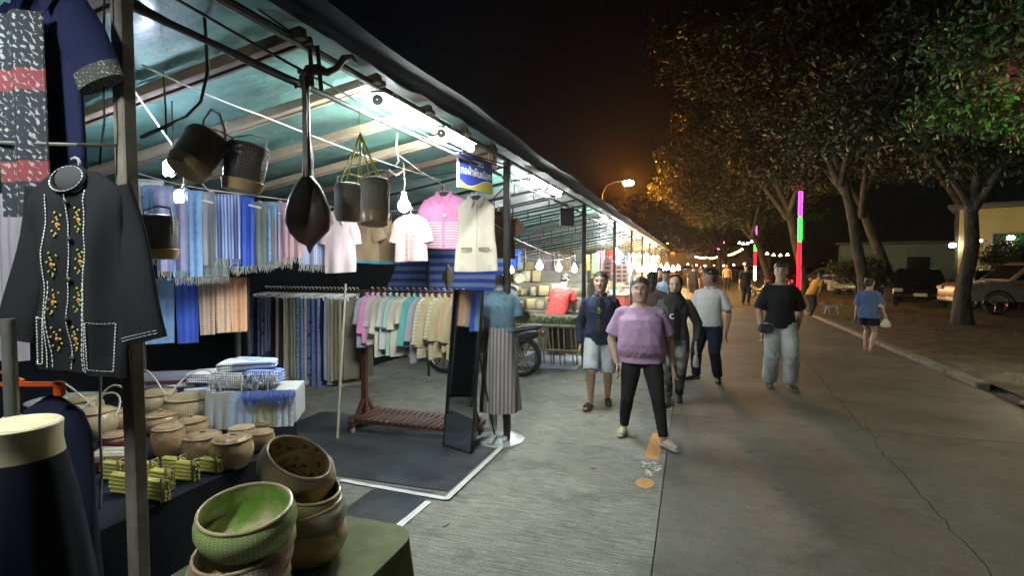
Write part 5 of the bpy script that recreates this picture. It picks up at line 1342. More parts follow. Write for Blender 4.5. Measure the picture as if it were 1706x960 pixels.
    # shoes
    if shoes:
        for i in range(2):
            base, fd = footw[i]; mb = MB(); for_ = lambda x, y, z: base+fd@(Vector((x, y, z))*s)
            mb.tube([for_(0,.062,-.050), for_(0,.03,-.050), for_(0,-.05,-.052), for_(0,-.12,-.055), for_(0,-.175,-.058), for_(0,-.195,-.06)], [.024*s,.037*s,.038*s,.045*s,.038*s,.016*s], 16, flat=.36, up=(1,0,0))
            o_ = .0
            if shoes['kind'] == 'shoe': mb.tube([for_(0,.058,-.022), for_(0,.02,-.010), for_(0,-.05,-.018), for_(0,-.12,-.034), for_(0,-.185,-.045)], [.022*s,.040*s,.043*s,.043*s,.022*s], 16, flat=.75, up=(1,0,0))
            elif shoes['kind'] == 'slide': mb.tube([for_(0,-.035,-.018), for_(0,-.08,-.024), for_(0,-.13,-.034), for_(0,-.18,-.044)], [.041*s,.045*s,.044*s,.028*s], 16, flat=.78, up=(1,0,0))
            elif shoes['kind'] == 'sandal': mb.tube([for_(0,-.06,-.018), for_(0,-.085,-.022)], [.043*s,.043*s], 16, flat=.8, up=(1,0,0)); mb.tube([for_(0,-.115,-.03), for_(0,-.14,-.034)], [.044*s,.042*s], 16, flat=.8, up=(1,0,0))
            link(voxel(mb, shoes['m'], .007, 2, 'shoe'), 'shoe', t)
    # hair
    M_hair = mat('hair_%d' % int(hair_col[0]*1000), hair_col, .45, kind='noise', col2=tuple(c*2.2 for c in hair_col), scale=60, var=.3, bump=.5, bscale=200)
    if hair:
        mb = MB(); k = hair['kind']
        if k == 'short':
            mb.ell(hc+Rh@(Vector((0,.018,.062))*hk), tuple(x*hk for x in (.084,.108,.072)), 24, 14, M=Rh)
            mb.ell(hc+Rh@(Vector((0,-.045,.088))*hk), tuple(x*hk for x in (.068,.055,.034)), 20, 10, M=Rh)
            mb.ell(hc+Rh@(Vector((0,.050,-.010))*hk), tuple(x*hk for x in (.072,.060,.070)), 20, 10, M=Rh)
        elif k == 'bun':
            mb.ell(hc+Rh@(Vector((0,.020,.062))*hk), tuple(x*hk for x in (.084,.104,.070)), 24, 14, M=Rh)
            mb.ell(hc+Rh@(Vector((0,.030,.010))*hk), tuple(x*hk for x in (.088,.078,.078)), 20, 10, M=Rh)
            mb.ell(hc+Rh@(Vector((0,.045,-.025))*hk), tuple(x*hk for x in (.076,.068,.075)), 20, 10, M=Rh)
            mb.ell(hc+Rh@(Vector((0,.12,-.01))*hk), tuple(x*hk for x in (.035,.035,.045)), 12, 8, M=Rh)
        elif k == 'long':
            mb.ell(hc+Rh@(Vector((0,.020,.060))*hk), tuple(x*hk for x in (.085,.105,.072)), 24, 14, M=Rh)
            mb.ell(hc+Rh@(Vector((0,.050,-.03))*hk), tuple(x*hk for x in (.082,.062,.10)), 20, 12, M=Rh)
            mb.tube([hc+Rh@(Vector((0,.07,-.06))*hk), hc+Rh@(Vector((0,.085,-.14))*hk), hc+Rh@(Vector((.0,.09,-.22))*hk)], [.055*hk,.042*hk,.02*hk], 14)
        me = voxel(mb, M_hair, .006, 2, 'hair'); wrinkle(me, .005, 45, 9)
        link(me, 'hair', t)
    P_ = dict(t=t, hc=hc, Rh=Rh, hk=hk, SHO=SHO, EL=EL, WR=WR, K=K, A=A, H=H, s=s, T=T, shirt=so)
    return P_
def wrinkle(me, amp, sc, seed):
    n = len(me.vertices); co = np.empty(n*3, 'f'); no = np.empty(n*3, 'f'); me.vertices.foreach_get('co', co); me.vertices.foreach_get('normal', no)
    co = co.reshape(-1, 3); no = no.reshape(-1, 3)
    k = np.array([noise.noise(Vector((c[0]*sc, c[1]*sc, c[2]*sc*.75+seed)))*.9+(.5-abs(noise.noise(Vector((c[0]*sc*1.5+c[2]*sc*.8, c[1]*sc*1.3, c[2]*sc*.9-c[0]*sc*.5+seed)))))*1.1-.45+(.35-abs(noise.noise(Vector((c[0]*sc*2.2-c[2]*sc*1.3, c[1]*sc*2, c[2]*sc*2.0+c[0]*sc+seed+7)))))*.75 for c in co])
    co = co+no*(k*amp)[:,None]; me.vertices.foreach_set('co', co.astype('f').ravel()); me.update()
def gp(u, v): p = pt(u, v, z=0); p.z = 0; return p
# purple shirt woman striding
M_pur = cloth('mauve_jersey', (.42,.27,.42), var=.12); M_blkp = cloth('black_leggings', (.022,.020,.022), var=.25)
P = person('woman in a mauve T-shirt and black leggings striding forward', gp(1068, 733), .10, H=1.565, g=1.22, belly=.72, skin=(.50,.32,.25), head_yaw=-.08, head_pitch=.0,
   feet=((-.165,.16),(.20,-.20)), toe=(-.2,.7), hands=((-.235,-.06,.745),(.285,.02,.73)), elbow=((-.75,.55,0),(.6,.6,0)), lean=(-.02,-.01), bust=1.0, hipw=1.08, legg=1.0, sh=1.0,
   top=dict(m=M_pur, sleeve='short', hem=.485, loose=.020, hg=.012, sl=.80), bottom=dict(m=M_blkp, kind='t', end='ankle', loose=.005), hair=dict(kind='bun'), hair_col=(.030,.022,.018),
   shoes=dict(kind='slide', m=mat('cream_slides', (.50,.46,.34), .6)), expr='grin', vox=.0075)
# navy jacket
M_navj = cloth('navy_jacket', (.022,.030,.060), var=.3)
P = person('person in an open navy jacket and pale knee-length shorts', gp(999, 678), .12, H=1.60, g=1.0, belly=.1, skin=(.48,.31,.23), head_yaw=-.1,
   feet=((-.10,-.12),(.09,.14)), toe=(-.35,.1), hands=((-.235,.0,.74),(.22,.06,.76)), top=dict(m=M_navj, sleeve='long', hem=.475, loose=.018, hg=.012, name='jacket', collar=M_navj),
   bottom=dict(m=cloth('pale_shorts', (.40,.43,.45)), kind='s', end='knee', loose=.012, name='shorts'), hair=dict(kind='bun'), shoes=dict(kind='sandal', m=mat('dark_sandals', (.05,.045,.04), .6)), vox=.0075)
mb = MB(); mb.sheet(lambda u, v: Vector(((u-.5)*(.09+.06*v), -.150-.0*v+.05*abs(u-.5)-.006*sin(v*9), 1.30-.42*v)), 8, 10, .006); o = mb.build('inner_shirt', mat('black_tee', (.015,.016,.02), .85), P['t'])
mb = MB()
for k in range(7): mb.bar((-.035+.012*(k%3), -.162, 1.20-.010*k), (-.005+.01*(k%4), -.160, 1.192-.010*k), .006, .003)
mb.build('lime_print', mat('lime_print', (.45,.62,.12), .7), P['t'])
# hijab woman
M_char = cloth('charcoal_jersey', (.055,.058,.062), var=.2); M_hij = cloth('black_scarf', (.016,.015,.017), var=.3)
P = person('woman in a black headscarf, dark long top and camouflage trousers', gp(1122, 672), -.05, H=1.56, g=.95, skin=(.40,.26,.19), head_yaw=.05, head_pitch=.12,
   feet=((-.055,-.08),(.06,.12)), toe=(-.1,.1), hands=((-.20,-.04,.74),(.25,-.02,.76)), top=dict(m=M_char, sleeve='long', hem=.465, loose=.016, hg=.01, name='long_top'),
   bottom=dict(m=mat('camouflage', (.05,.052,.045), .9, kind='noise', col2=(.23,.24,.22), scale=11, var=.3), kind='t', end='ankle', loose=.012), shoes=dict(kind='shoe', m=mat('dark_shoes', (.05,.045,.05), .6)), vox=.0075)
mb = MB(); hc, hk, Rh = P['hc'], P['hk'], P['Rh']
mb.ell(hc+Rh@(Vector((0,.026,.030))*hk), tuple(x*hk for x in (.094,.104,.100)), 24, 14, M=Rh); mb.ell(hc+Rh@(Vector((0,.03,-.04))*hk), tuple(x*hk for x in (.088,.085,.09)), 20, 12, M=Rh)
rings = []
for z, rx, ry, c in ((-.085,.070,.085,.0),(-.12,.085,.095,-.0),(-.17,.125,.110,.005),(-.24,.150,.125,.0),(-.30,.12,.125,-.02),(-.34,.05,.08,-.06)):
    rings.append([hc+Vector((rx*cos(a), c+ry*sin(a), z))*hk for a in [2*pi*j/28 for j in range(28)]])
mb.loft(rings); me = voxel(mb, M_hij, .007, 2, 'headscarf'); wrinkle(me, .006, 14, 4); link(me, 'headscarf', P['t'])
mb = MB(); mb.sheet(lambda u, v: Vector(((u-.5)*.13, -.158+.05*abs(u-.5), 1.16-.36*v)), 6, 8, .004); mb.build('dark_panel', M_hij, P['t'])
mb = MB(); mb.tube([Vector((-.012+.026*cos(a), -.166, 1.08+.026*sin(a))) for a in [.7+4.9*k/14 for k in range(15)]], [.003+.006*sin(pi*k/14) for k in range(15)], 6); mb.build('round_logo', mat('white_print', (.75,.75,.75), .6), P['t'])
# bags hanging from her hands: things of their own
M_film = mat('clear_bag', (.62,.64,.62), .25, alpha=.55, var=.1, bump=.6, bscale=30, bdist=.01)
def carry_bag(label, p, w, h, m=None, d=.09, group=None):
    t = thing('shopping_bag', label, 'plastic bag', p, group=group)
    rings = []
    for z, k in ((-.10,.25),(-.13,.7),(-.17,.95),(-.10-h*.6,1.05),(-.10-h*.92,.95),(-.10-h,.5)):
        rings.append([Vector((w/2*k*cos(a)*(1+.1*noise.noise(Vector((cos(a)*2, sin(a)*2, z*9)))), d/2*k*sin(a)*(1+.15*noise.noise(Vector((cos(a)*3, sin(a)*3, z*12)))), z)) for a in [2*pi*j/24 for j in range(24)]])
    MB().loft(rings).build('bag', m or M_film, t)
    for s_ in (-1, 1): MB().tube([(s_*w*.15,0,-.12),(s_*w*.13,0,-.06),(0,0,0)], .005, 6).build('handle', m or M_film, t)
    return t
q = P['t'].location+Vector((-.205, -.06, .72)); carry_bag('translucent bag hanging from the headscarf woman\'s right hand', q, .13, .36)
q = P['t'].location+Vector((.25, -.03, .72)); carry_bag('small clear bag in the headscarf woman\'s left hand', q, .07, .16)
# white polo man
M_wp = cloth('white_polo', (.62,.61,.60), var=.08)
P = person('man in a white polo shirt and navy trousers standing with his head turned left', gp(1180, 637), -.35, H=1.63, g=1.02, belly=.15, skin=(.36,.21,.14), head_yaw=-1.15,
   feet=((-.17,-.02),(.13,.03)), toe=(-.8,.35), hands=((-.12,-.14,.86),(.235,.03,.76)), elbow=((-.6,.7,0),(.5,.6,0)), top=dict(m=M_wp, sleeve='short', hem=.50, loose=.018, hg=.006, sl=.82, collar=M_wp),
   bottom=dict(m=cloth('navy_slacks', (.018,.022,.045)), kind='t', end='ankle', loose=.012, flare=.012), hair=dict(kind='short'), shoes=dict(kind='shoe', m=mat('black_shoes', (.015,.015,.015), .35)))
# black T-shirt man
P = person('tall man in a black T-shirt and light grey jeans with a waist pouch', gp(1297, 647), .05, H=1.72, g=.98, skin=(.42,.26,.18), head_yaw=-.25,
   feet=((-.11,.05),(.12,-.10)), toe=(-.15,.25), lift=(0,0), hands=((-.235,-.03,.79),(.225,.06,.80)), elbow=((-.8,.4,0),(.8,.5,0)), sh=1.03,
   top=dict(m=cloth('black_tshirt', (.014,.015,.017), var=.3), sleeve='short', hem=.485, loose=.022, hg=.012, sl=.9), bottom=dict(m=mat('washed_denim', (.38,.40,.40), .85, kind='noise', col2=(.50,.50,.48), scale=5, var=.25), kind='t', end='ankle', loose=.022, flare=.03),
   hair=dict(kind='short'), shoes=dict(kind='sandal', m=mat('grey_sandals', (.12,.11,.10), .5)))
pouch = thing('waist_pouch', 'dark waist pouch at the right hip of the man in the black T-shirt', 'pouch', P['t'].location+Vector((-.20,-.19,.84)))
MB().box((0,0,0), (.19,.075,.12), bev=.03, rz=.2).build('pouch_body', mat('pouch_grey', (.05,.05,.06), .4), pouch)
MB().tube([(-.07,-.04,.03),(.0,-.052,.036),(.07,-.034,.03)], .003, 6).build('zip', mat('zip_metal', (.5,.5,.5), .3, metal=1), pouch)
# blue shirt woman on the right
P = person('woman in a blue shirt and dark shorts walking by the kerb with white bags', gp(1446, 587), 2.5, H=1.45, g=.98, belly=.15, skin=(.46,.29,.20), head_yaw=-.3,
   feet=((-.08,.10),(.09,-.09)), toe=(0,.0), hands=((-.24,-.10,.66),(.24,.0,.66)), top=dict(m=cloth('blue_shirt', (.06,.10,.22), (.09,.14,.28), 'ikat', 8), sleeve='short', hem=.46, loose=.03, hg=.02, sl=.95),
   bottom=dict(m=cloth('navy_shorts', (.012,.014,.03)), kind='s', end='thigh', loose=.012, name='shorts'), hair=dict(kind='bun'), shoes=dict(kind='sandal', m=mat('tan_sandals', (.4,.26,.18), .6)), vox=.010)
q = P['t'].location; M_wb = mat('white_bag', (.60,.60,.50), .5, bump=.5, bscale=25, bdist=.01)
carry_bag('white plastic bag held by the woman in blue, lower one', q+Vector((.24,-.12,.76)), .17, .16, M_wb); carry_bag('white cup bag held higher by the woman in blue', q+Vector((.16,-.13,1.10)), .11, .12, M_wb)
# far people
def far(label, u, v, H, rz, topc, botc, end='ankle', hair='short', g=1.0, sleeve='short', shoes=True, **kw):
    nm = 'far_%d' % u
    return person(label, gp(u, v), rz, H=H, g=g, feet=kw.pop('feet', ((-.08,.08),(.09,-.06))), top=dict(m=cloth(nm+'t', topc), sleeve=sleeve, hem=.49, loose=.018), bottom=dict(m=cloth(nm+'b', botc), kind='x', end=end, loose=.014),
                  hair=dict(kind=hair) if hair else None, shoes=dict(kind='shoe', m=M_sole) if shoes else None, vox=.014, **kw)
far('person in dark clothes and shorts walking away on the orange-lit road', 1155, 505, 1.68, 2.9, (.03,.03,.035), (.03,.025,.03), 'knee')
far('person in an orange-brown shirt walking beside the dark-dressed one', 1169, 504, 1.62, 3.0, (.45,.20,.08), (.40,.22,.10), 'knee', 'bun')
far('person in black standing in the middle of the road near the parked motorbikes', 1242, 509, 1.66, .2, (.015,.015,.018), (.012,.012,.016), 'ankle')
far('distant person in a pale top by the far cars', 1211, 484, 1.7, .0, (.5,.42,.38), (.03,.03,.04), 'ankle')
far('person in a pale blue shirt partly hidden behind the headscarf woman', 1108, 560, 1.55, .1, (.45,.55,.72), (.2,.2,.25), 'ankle')
far('dark-haired person partly hidden behind the woman in the mauve T-shirt', 1085, 628, 1.58, 3.1, (.12,.08,.08), (.05,.04,.05), 'ankle', 'long')
far('shopper in a brown shirt among the far stalls', 1098, 540, 1.6, 1.4, (.25,.14,.09), (.08,.06,.05), 'ankle')
far('person in a yellow-orange top stooping at the verge', 1350, 527, 1.45, 2.2, (.55,.28,.05), (.03,.03,.03), 'ankle', 'short', lean=(.0,-.32))
# red shirt, leaning over the baskets in the tray stall
P = person('person in a red shirt bending over the baskets in the next stall', (pt(925, 520, Y=9.75).x, 9.75, 0), 3.0, H=1.5, g=1.15, belly=.3, head_pitch=.6, lean=(.0,-.40), feet=((-.12,0),(.12,0)), hands=((-.2,-.5,.75),(.2,-.5,.75)),
   top=dict(m=cloth('red_shirt', (.62,.07,.06)), sleeve='short', hem=.5, loose=.03), bottom=dict(m=cloth('red_b', (.04,.04,.05)), kind='t', end='ankle', loose=.014), hair=dict(kind='short'), vox=.012)
# dog
def dog(label, loc, rz, col, s=1.0):
    t = thing('dog', label, 'dog', loc, rz); mb = MB()
    mb.tube([(0,-.30,.36),(0,-.22,.36),(0,-.08,.345),(0,.10,.36),(0,.24,.37),(0,.30,.36)], [.06,.10,.115,.085,.09,.05], 18)
    mb.tube([(0,-.26,.40),(0,-.36,.47),(0,-.42,.52)], [.075,.06,.055], 14)
    mb.tube([(0,-.38,.52),(0,-.45,.53),(0,-.52,.505),(0,-.58,.495)], [.055,.062,.036,.024], 14)
    for s_ in (-1, 1): mb.tube([(s_*.035,-.41,.56),(s_*.045,-.40,.60),(s_*.05,-.395,.63)], [.022,.018,.004], 8)
    for s_, o in ((-1,-.05),(1,.05)):
        mb.tube([(s_*.06,-.22,.34),(s_*.062,-.21+o,.20),(s_*.062,-.21+o*1.6,.10),(s_*.062,-.23+o*1.9,.02),(s_*.062,-.26+o*1.9,.015)], [.048,.028,.02,.021,.014], 10)
        mb.tube([(s_*.06,.24,.34),(s_*.066,.20-o,.22),(s_*.066,.29-o,.13),(s_*.066,.26-o,.02),(s_*.066,.22-o,.015)], [.06,.040,.02,.022,.014], 10)
    mb.tube([(0,.30,.39),(0,.38,.44),(0,.42,.52)], [.025,.02,.008], 8)
    link(voxel(mb, mat('dog_coat', col, .9, kind='noise', col2=tuple(c*.8 for c in col), scale=4, var=.2, bump=.5, bscale=90), .010, 2, 'dog_body'), 'body', t); t.scale = (s,)*3; return t
dog('small pale dog walking along the verge behind the kerb', gp(1386, 527)+Vector((0,0,.06)), -1.35, (.70,.62,.55), .70)

# ================================================================== motorcycle
M_tyre = mat('tyre', (.018,.018,.019), .85); M_chr = mat('chrome', (.55,.55,.55), .22, metal=1); M_bk = mat('bike_black', (.015,.015,.018), .3, coat=.5)
def wheel(mb_unused, t, c, R_, w=.07, name='wheel', ax='X', spokes=10):
    rot = Matrix.Rotation(pi/2, 3, 'Y') if ax == 'X' else Matrix.Rotation(pi/2, 3, 'X')
    wh = bpy.data.objects.new(name, MB().lathe([(R_*.12,-w*.5),(R_*.14,-w*.5),(R_*.14,w*.5),(R_*.12,w*.5)], 16, M=rot, cap=True).mesh(name, M_chr)); S.collection.objects.link(wh); wh.parent = t; wh.location = c
    MB().lathe([(R_*.78,-w*.4),(R_*.84,-w*.52),(R_*.94,-w*.45),(R_,0),(R_*.94,w*.45),(R_*.84,w*.52),(R_*.78,w*.4),(R_*.78,-w*.4)], 40, M=rot).build('tyre', M_tyre, wh)
    mb = MB(); mb.lathe([(R_*.74,-w*.3),(R_*.79,-w*.36),(R_*.79,w*.36),(R_*.74,w*.3),(R_*.74,-w*.3)], 40, M=rot)
    for k in range(spokes):
        a = 2*pi*k/spokes; d = rot@Vector((cos(a), sin(a), 0)); mb.bar(d*R_*.10, d*R_*.76, R_*.04 if spokes > 8 else R_*.12, w*.3)
    mb.build('rim', M_chr, wh); return wh
def motorbike(label, loc, rz, col=None, group=None):
    t = thing('motorcycle', label, 'motorcycle', loc, rz, group)   # along Y, front -Y
    wheel(None, t, (0,-.62,.30), .30); wheel(None, t, (0,.62,.30), .30)
    MB().tube([(0,.12,.52),(0,.38,.66),(0,.62,.72),(0,.86,.76),(0,.92,.77)], [.06,.10,.11,.08,.03], 16, flat=.5, up=(1,0,0)).build('seat', mat('seat_vinyl', (.02,.02,.022), .5), t)
    mb = MB(); mb.tube([(0,-.45,.70),(0,-.30,.50),(0,-.05,.40),(0,.22,.42),(0,.45,.55),(0,.72,.66),(0,.88,.68)], [.09,.10,.10,.12,.12,.09,.04], 16, flat=1.25, up=(1,0,0)); mb.tube([(0,-.47,.95),(0,-.50,.85),(0,-.46,.62)], [.08,.12,.10], 14, flat=.7, up=(1,0,0)); mb.build('bodywork', col or M_bk, t)
    MB().box((0,.0,.30), (.20,.36,.22), bev=.05).build('engine', mat('engine_grey', (.18,.18,.18), .4, metal=.8), t)
    for s_ in (-1, 1):
        MB().tube([(s_*.055,-.62,.30),(s_*.06,-.52,.62),(s_*.05,-.45,.90)], .017, 8).build('fork', M_chr, t); MB().tube([(s_*.11,.62,.30),(s_*.10,.56,.62)], .022, 8).build('shock', M_chr, t)
        MB().tube([(s_*.30,-.40,1.03),(s_*.36,-.36,1.02)], .018, 8).build('grip', M_tyre, t)
        MB().tube([(s_*.24,-.44,1.02),(s_*.28,-.45,1.13)], .006, 6).build('mirror_stem', M_chr, t); MB().ell((s_*.285,-.45,1.17), (.05,.012,.035)).build('mirror', M_bk, t)
    MB().tube([(-.32,-.39,1.03),(-.15,-.45,.98),(0,-.46,.97),(.15,-.45,.98),(.32,-.39,1.03)], .012, 8).build('handlebar', M_chr, t)
    MB().ell((0,-.57,.90), (.07,.05,.06)).build('headlight', mat('lens_clear', (.5,.5,.5), .1, coat=1), t)
    MB().box((0,.94,.66), (.14,.05,.07), bev=.015).build('tail_light', mat('lens_red', (.35,.02,.02), .2, coat=1), t)
    MB().tube([(.13,.05,.22),(.14,.4,.26),(.14,.85,.33)], [.022,.04,.045], 12).build('exhaust', M_chr, t)
    mb = MB()
    for y0 in (-.62, .62):
        rings = [[Vector((x, y0+.34*cos(a), .30+.34*sin(a))) for x in (-.05, .05)] for a in [.35+2.2*k/12 for k in range(13)]]
        k0 = len(mb.v)
        for r in rings: mb.v += r
        for i in range(12): mb.face((k0+2*i, k0+2*i+1, k0+2*i+3, k0+2*i+2))
    mb.build('mudguard', M_bk, t)
    return t
p = gp(863, 631)
mk = motorbike('black motorcycle parked beyond the mannequin, its rear wheel showing', (p.x-.60, p.y+.08, 0), -pi/2-.12+pi*0, group='motorcycles')
mk.rotation_euler[2] = -pi/2 + .1
# ================================================================== tray stall (Y 8.7 - 12.4) and beyond
M_bmb = mat('bamboo_table', (.36,.30,.17), .6, var=.4, vscale=8); M_mesh = mat('green_reeds', (.12,.13,.05), .9, kind='sx', col2=(.06,.07,.03), scale=14, var=.5)
a = pt(846, 541, Y=8.6); b = pt(966, 541, Y=8.8); zt = a.z
t = thing('bamboo_table', 'bamboo display table with upright canes and a reed edge, behind the motorcycle', 'table', ((a.x+b.x)/2, 8.7, 0))
MB().tube([(a.x-.5, 8.62, zt), (b.x, 8.62, zt)], .028, 10).build('rail', M_bmb, t, world=True)
MB().tube([(a.x-.5, 8.60, zt*.42), (b.x, 8.60, zt*.42)], .018, 8).build('rail', M_bmb, t, world=True)
mb = MB(); mb.sheet(lambda u, v: Vector((a.x-.5+(b.x-a.x+.5)*u, 8.64+.9*v, zt+.10*sin(pi*min(1, v*4)/2)+.03*noise.noise(Vector((u*20, v*8, 0))))), 50, 16, .01); mb.build('reed_top', M_mesh, t, world=True)
for k in range(17):
    x = a.x-.3+(b.x-a.x+.25)*k/16; MB().bar((x+random.uniform(-.05,.05), 8.62+random.uniform(0,.25), 0), (x+random.uniform(-.03,.03), 8.64, zt), .022, .022).build('leg', M_bmb, t, world=True)
mb = MB()
for k in range(420):
    x = random.uniform(a.x-.5, b.x); y = random.uniform(8.62, 9.0); mb.tube([(x, y, zt+.02), (x+random.uniform(-.05,.05), y, zt+random.uniform(.06,.15))], .005, 4)
mb.build('cut_reeds', M_mesh, t, world=True)
MB().sheet(lambda u, v: Vector((a.x-.6+(b.x-a.x+.6)*u, 8.75+1.2*v, .006+.02*abs(noise.noise(Vector((u*9, v*9, 3)))))), 30, 12, .003)
mb = MB(); mb.sheet(lambda u, v: Vector((a.x-.6+(b.x-a.x+.6)*u, 8.45+1.6*v, .008+.02*abs(noise.noise(Vector((u*9, v*9, 3)))))), 30, 12, .003)
tag(mb.build('ground_sheet', mat('white_blue_sheet', (.50,.54,.66), .5, var=.2)), 'pale blue plastic sheet on the ground under the bamboo table', 'ground sheet')
M_bk2 = mat('straw_basket', (.55,.44,.22), .7, kind='weave', col2=(.35,.27,.12), scale=22, uv=True, var=.3); M_bk3 = mat('cream_basket', (.62,.56,.40), .7, kind='weave', col2=(.45,.38,.25), scale=22, uv=True, var=.3)
def tub(label, c, R_, H, m, group, rz=0, sq=False, nm='straw_basket'):
    t = thing(nm, label, 'basket', c, rz, group)
    if sq:
        rings = [[Vector((x, y, z)) for x, y in roundrect(R_*k, R_*k, R_*.25, 4)] for z, k in ((.0,.8),(H*.1,.9),(H*.95,1),(H,.97),(H,.86),(H*.2,.8))]
        MB().loft(rings).build('woven_side', m, t)
    else: MB().lathe([(.001,0),(R_*.8,0),(R_,H*.5),(R_*.97,H),(R_*.9,H),(R_*.92,H*.5),(R_*.7,H*.1),(.001,H*.1)], 24).build('woven_side', m, t)
    MB().tube([Vector((R_*.95*cos(q), R_*.95*sin(q), H)) for q in [2*pi*k/20 for k in range(21)]], R_*.07, 6).build('rim', M_bk2, t)
    return t
k = 0; WHERE = ['lowest left', 'low left centre', 'low centre', 'low right centre', 'lowest right']
# stepped display of baskets at back of tray stall
Gb = 'straw baskets heaped in the tray stall'
for r_, (v, Y) in enumerate(((500,10.2),(478,10.7),(455,11.2),(435, 11.6))):
    for c_ in range((7, 7, 3, 2)[r_]):
        u = 850+c_*17+r_*5+random.uniform(-3,3)
        if r_ == 3 and c_ > 1: continue
        p = pt(u, v+14, Y=Y+random.uniform(-.08,.08)); tub('straw basket in the tray stall heap, %s of the %s row from the floor' % (ORD[c_], ORD[r_]), p, random.uniform(.075,.125), random.uniform(.12,.24), (M_bk2, M_bk3)[(r_+c_) % 2], Gb, random.uniform(0,3), (r_+c_) % 3 != 0)
# display steps under them
for r_, (v, Y) in enumerate(((500,10.2),(478,10.7),(455,11.2),(435,11.6))):
    a_ = pt(840, v+15, Y=Y); b_ = pt(970, v+15, Y=Y); mb = MB(); mb.box(((a_.x+b_.x)/2, Y, a_.z/2), (abs(b_.x-a_.x)+.3, .42, a_.z-.006), bev=.01)
    tag(mb.build('display_step', mat('step_cloth', (.25,.22,.17), .9, var=.4)), '%s display step under the straw baskets, counted from the front' % ORD[r_], 'display step', 'display steps in the tray stall')
# round winnowing trays
def tray(label, c, R_, m, rz=0, tilt=1.35):
    t = thing('winnowing_tray', label, 'round tray', c, rz, 'round winnowing trays'); M2 = Matrix.Rotation(tilt, 3, 'X')
    MB().lathe([(.001,0),(R_*.9,.0),(R_*.98,.03),(R_,.03),(R_*.93,-.012),(.001,-.012)], 36, M=M2).build('weave', m, t)
    MB().tube([M2@Vector((R_*cos(q), R_*sin(q), .03)) for q in [2*pi*k/36 for k in range(37)]], .012, 6).build('rim', M_bmb, t); return t
M_try = mat('olive_tray', (.36,.34,.20), .7, kind='weave', col2=(.24,.22,.12), scale=30, uv=True); M_trb = mat('pale_blue_tray', (.50,.56,.68), .5, var=.1)
for (u, v, Y, R_, m, lb) in ((907,471,11.7,.175,M_try,'olive woven tray, upper left of the pair under the bulbs'),(934,471,11.8,.175,M_try,'olive woven tray, upper right of the pair under the bulbs'),(909,494,11.6,.17,M_trb,'pale blue tray, left of the lower row'),(934,494,11.7,.16,M_trb,'pale blue tray, middle of the lower row'),
     (960,494,11.8,.155,M_trb,'pale blue tray beside the third post'),(866,465,9.8,.09,M_bk3,'small round straw tray hanging at the left of the tray stall'),(988,480,12.9,.22,M_try,'large tan tray hanging just past the third post'), (852,488,9.3,.13,mat('grey_funnel',(.3,.32,.34),.4),'grey round tray behind the second post')):
    tray(lb, pt(u, v, Y=Y), R_, m)
# flower/basket seedling ball : dark hedge-like brushes
p = pt(872, 532, Y=8.9); t = thing('broom_bundle', 'dark bushy bundle of brushes standing left of the reed table', 'brush bundle', p)
mb = MB()
for k in range(900):
    d = Vector((random.gauss(0,1), random.gauss(0,1), random.gauss(0,1))).normalized(); r = random.uniform(.12,.2); q = d*r; q.z = abs(q.z)*1.1; w = Vector((-d.y, d.x, 0))*.006
    b0 = q*.7; i0 = len(mb.v); mb.v += [b0-w, b0+w, q*1.15]; mb.face((i0,i0+1,i0+2))
mb.build('bristles', mat('dark_bristle', (.03,.035,.03), .9), t); MB().lathe([(.001,-.1),(.10,-.1),(.14,.03),(.12,.05),(.001,.05)], 20).build('pot', mat('pot_dark', (.05,.05,.05), .6), t)
# coloured backdrop cloths
for (u0, u1, v0, v1, Y, m, lb) in ((878,900,428,486,12.0,cloth('pattern_curtain',(.50,.48,.40),(.3,.32,.26),'ikat',6),'patterned cream cloth hanging in the tray stall'),(862,882,470,497,11.5,cloth('purple_cloth',(.20,.03,.16)),'purple cloth at the left back of the tray stall'),
       (884,905,486,498,11.4,cloth('magenta_cloth',(.32,.05,.30)),'magenta cloth behind the straw baskets'),(844,868,416,446,10.0,M_s['blue'],'blue cloth hanging high behind the second post'),(904,918,424,450,12.1,cloth('pinkish_cloth',(.45,.32,.38)),'pinkish cloth high in the tray stall'),
       (952,966,432,456,12.1,cloth('leafy_cloth',(.5,.5,.45),(.2,.2,.2),'ikat',7),'grey patterned cloth beside the third post')):
    a_ = pt(u0, v0, Y=Y); b_ = pt(u1, v1, Y=Y); w_ = b_.x-a_.x; h_ = a_.z-b_.z
    shawl('hanging_cloth', lb, (a_.x+w_/2, Y, a_.z), 0, w_, h_, m, None, 'cloths hanging at the back of the tray stall', seed=u0, back=.1)
for (u, v, Y, r, lb) in ((899,444,9.6,.062,'largest bulb in the tray stall, left of the three'),(931,447,9.9,.056,'middle bulb of the three in the tray stall'),(957,449,10.2,.055,'right bulb of the three, beside the third post'),(852,451,9.2,.045,'bulb half hidden behind the second post')):
    p = pt(u, v, Y=Y); bulb(p, r, lb, top=p.z+.35)
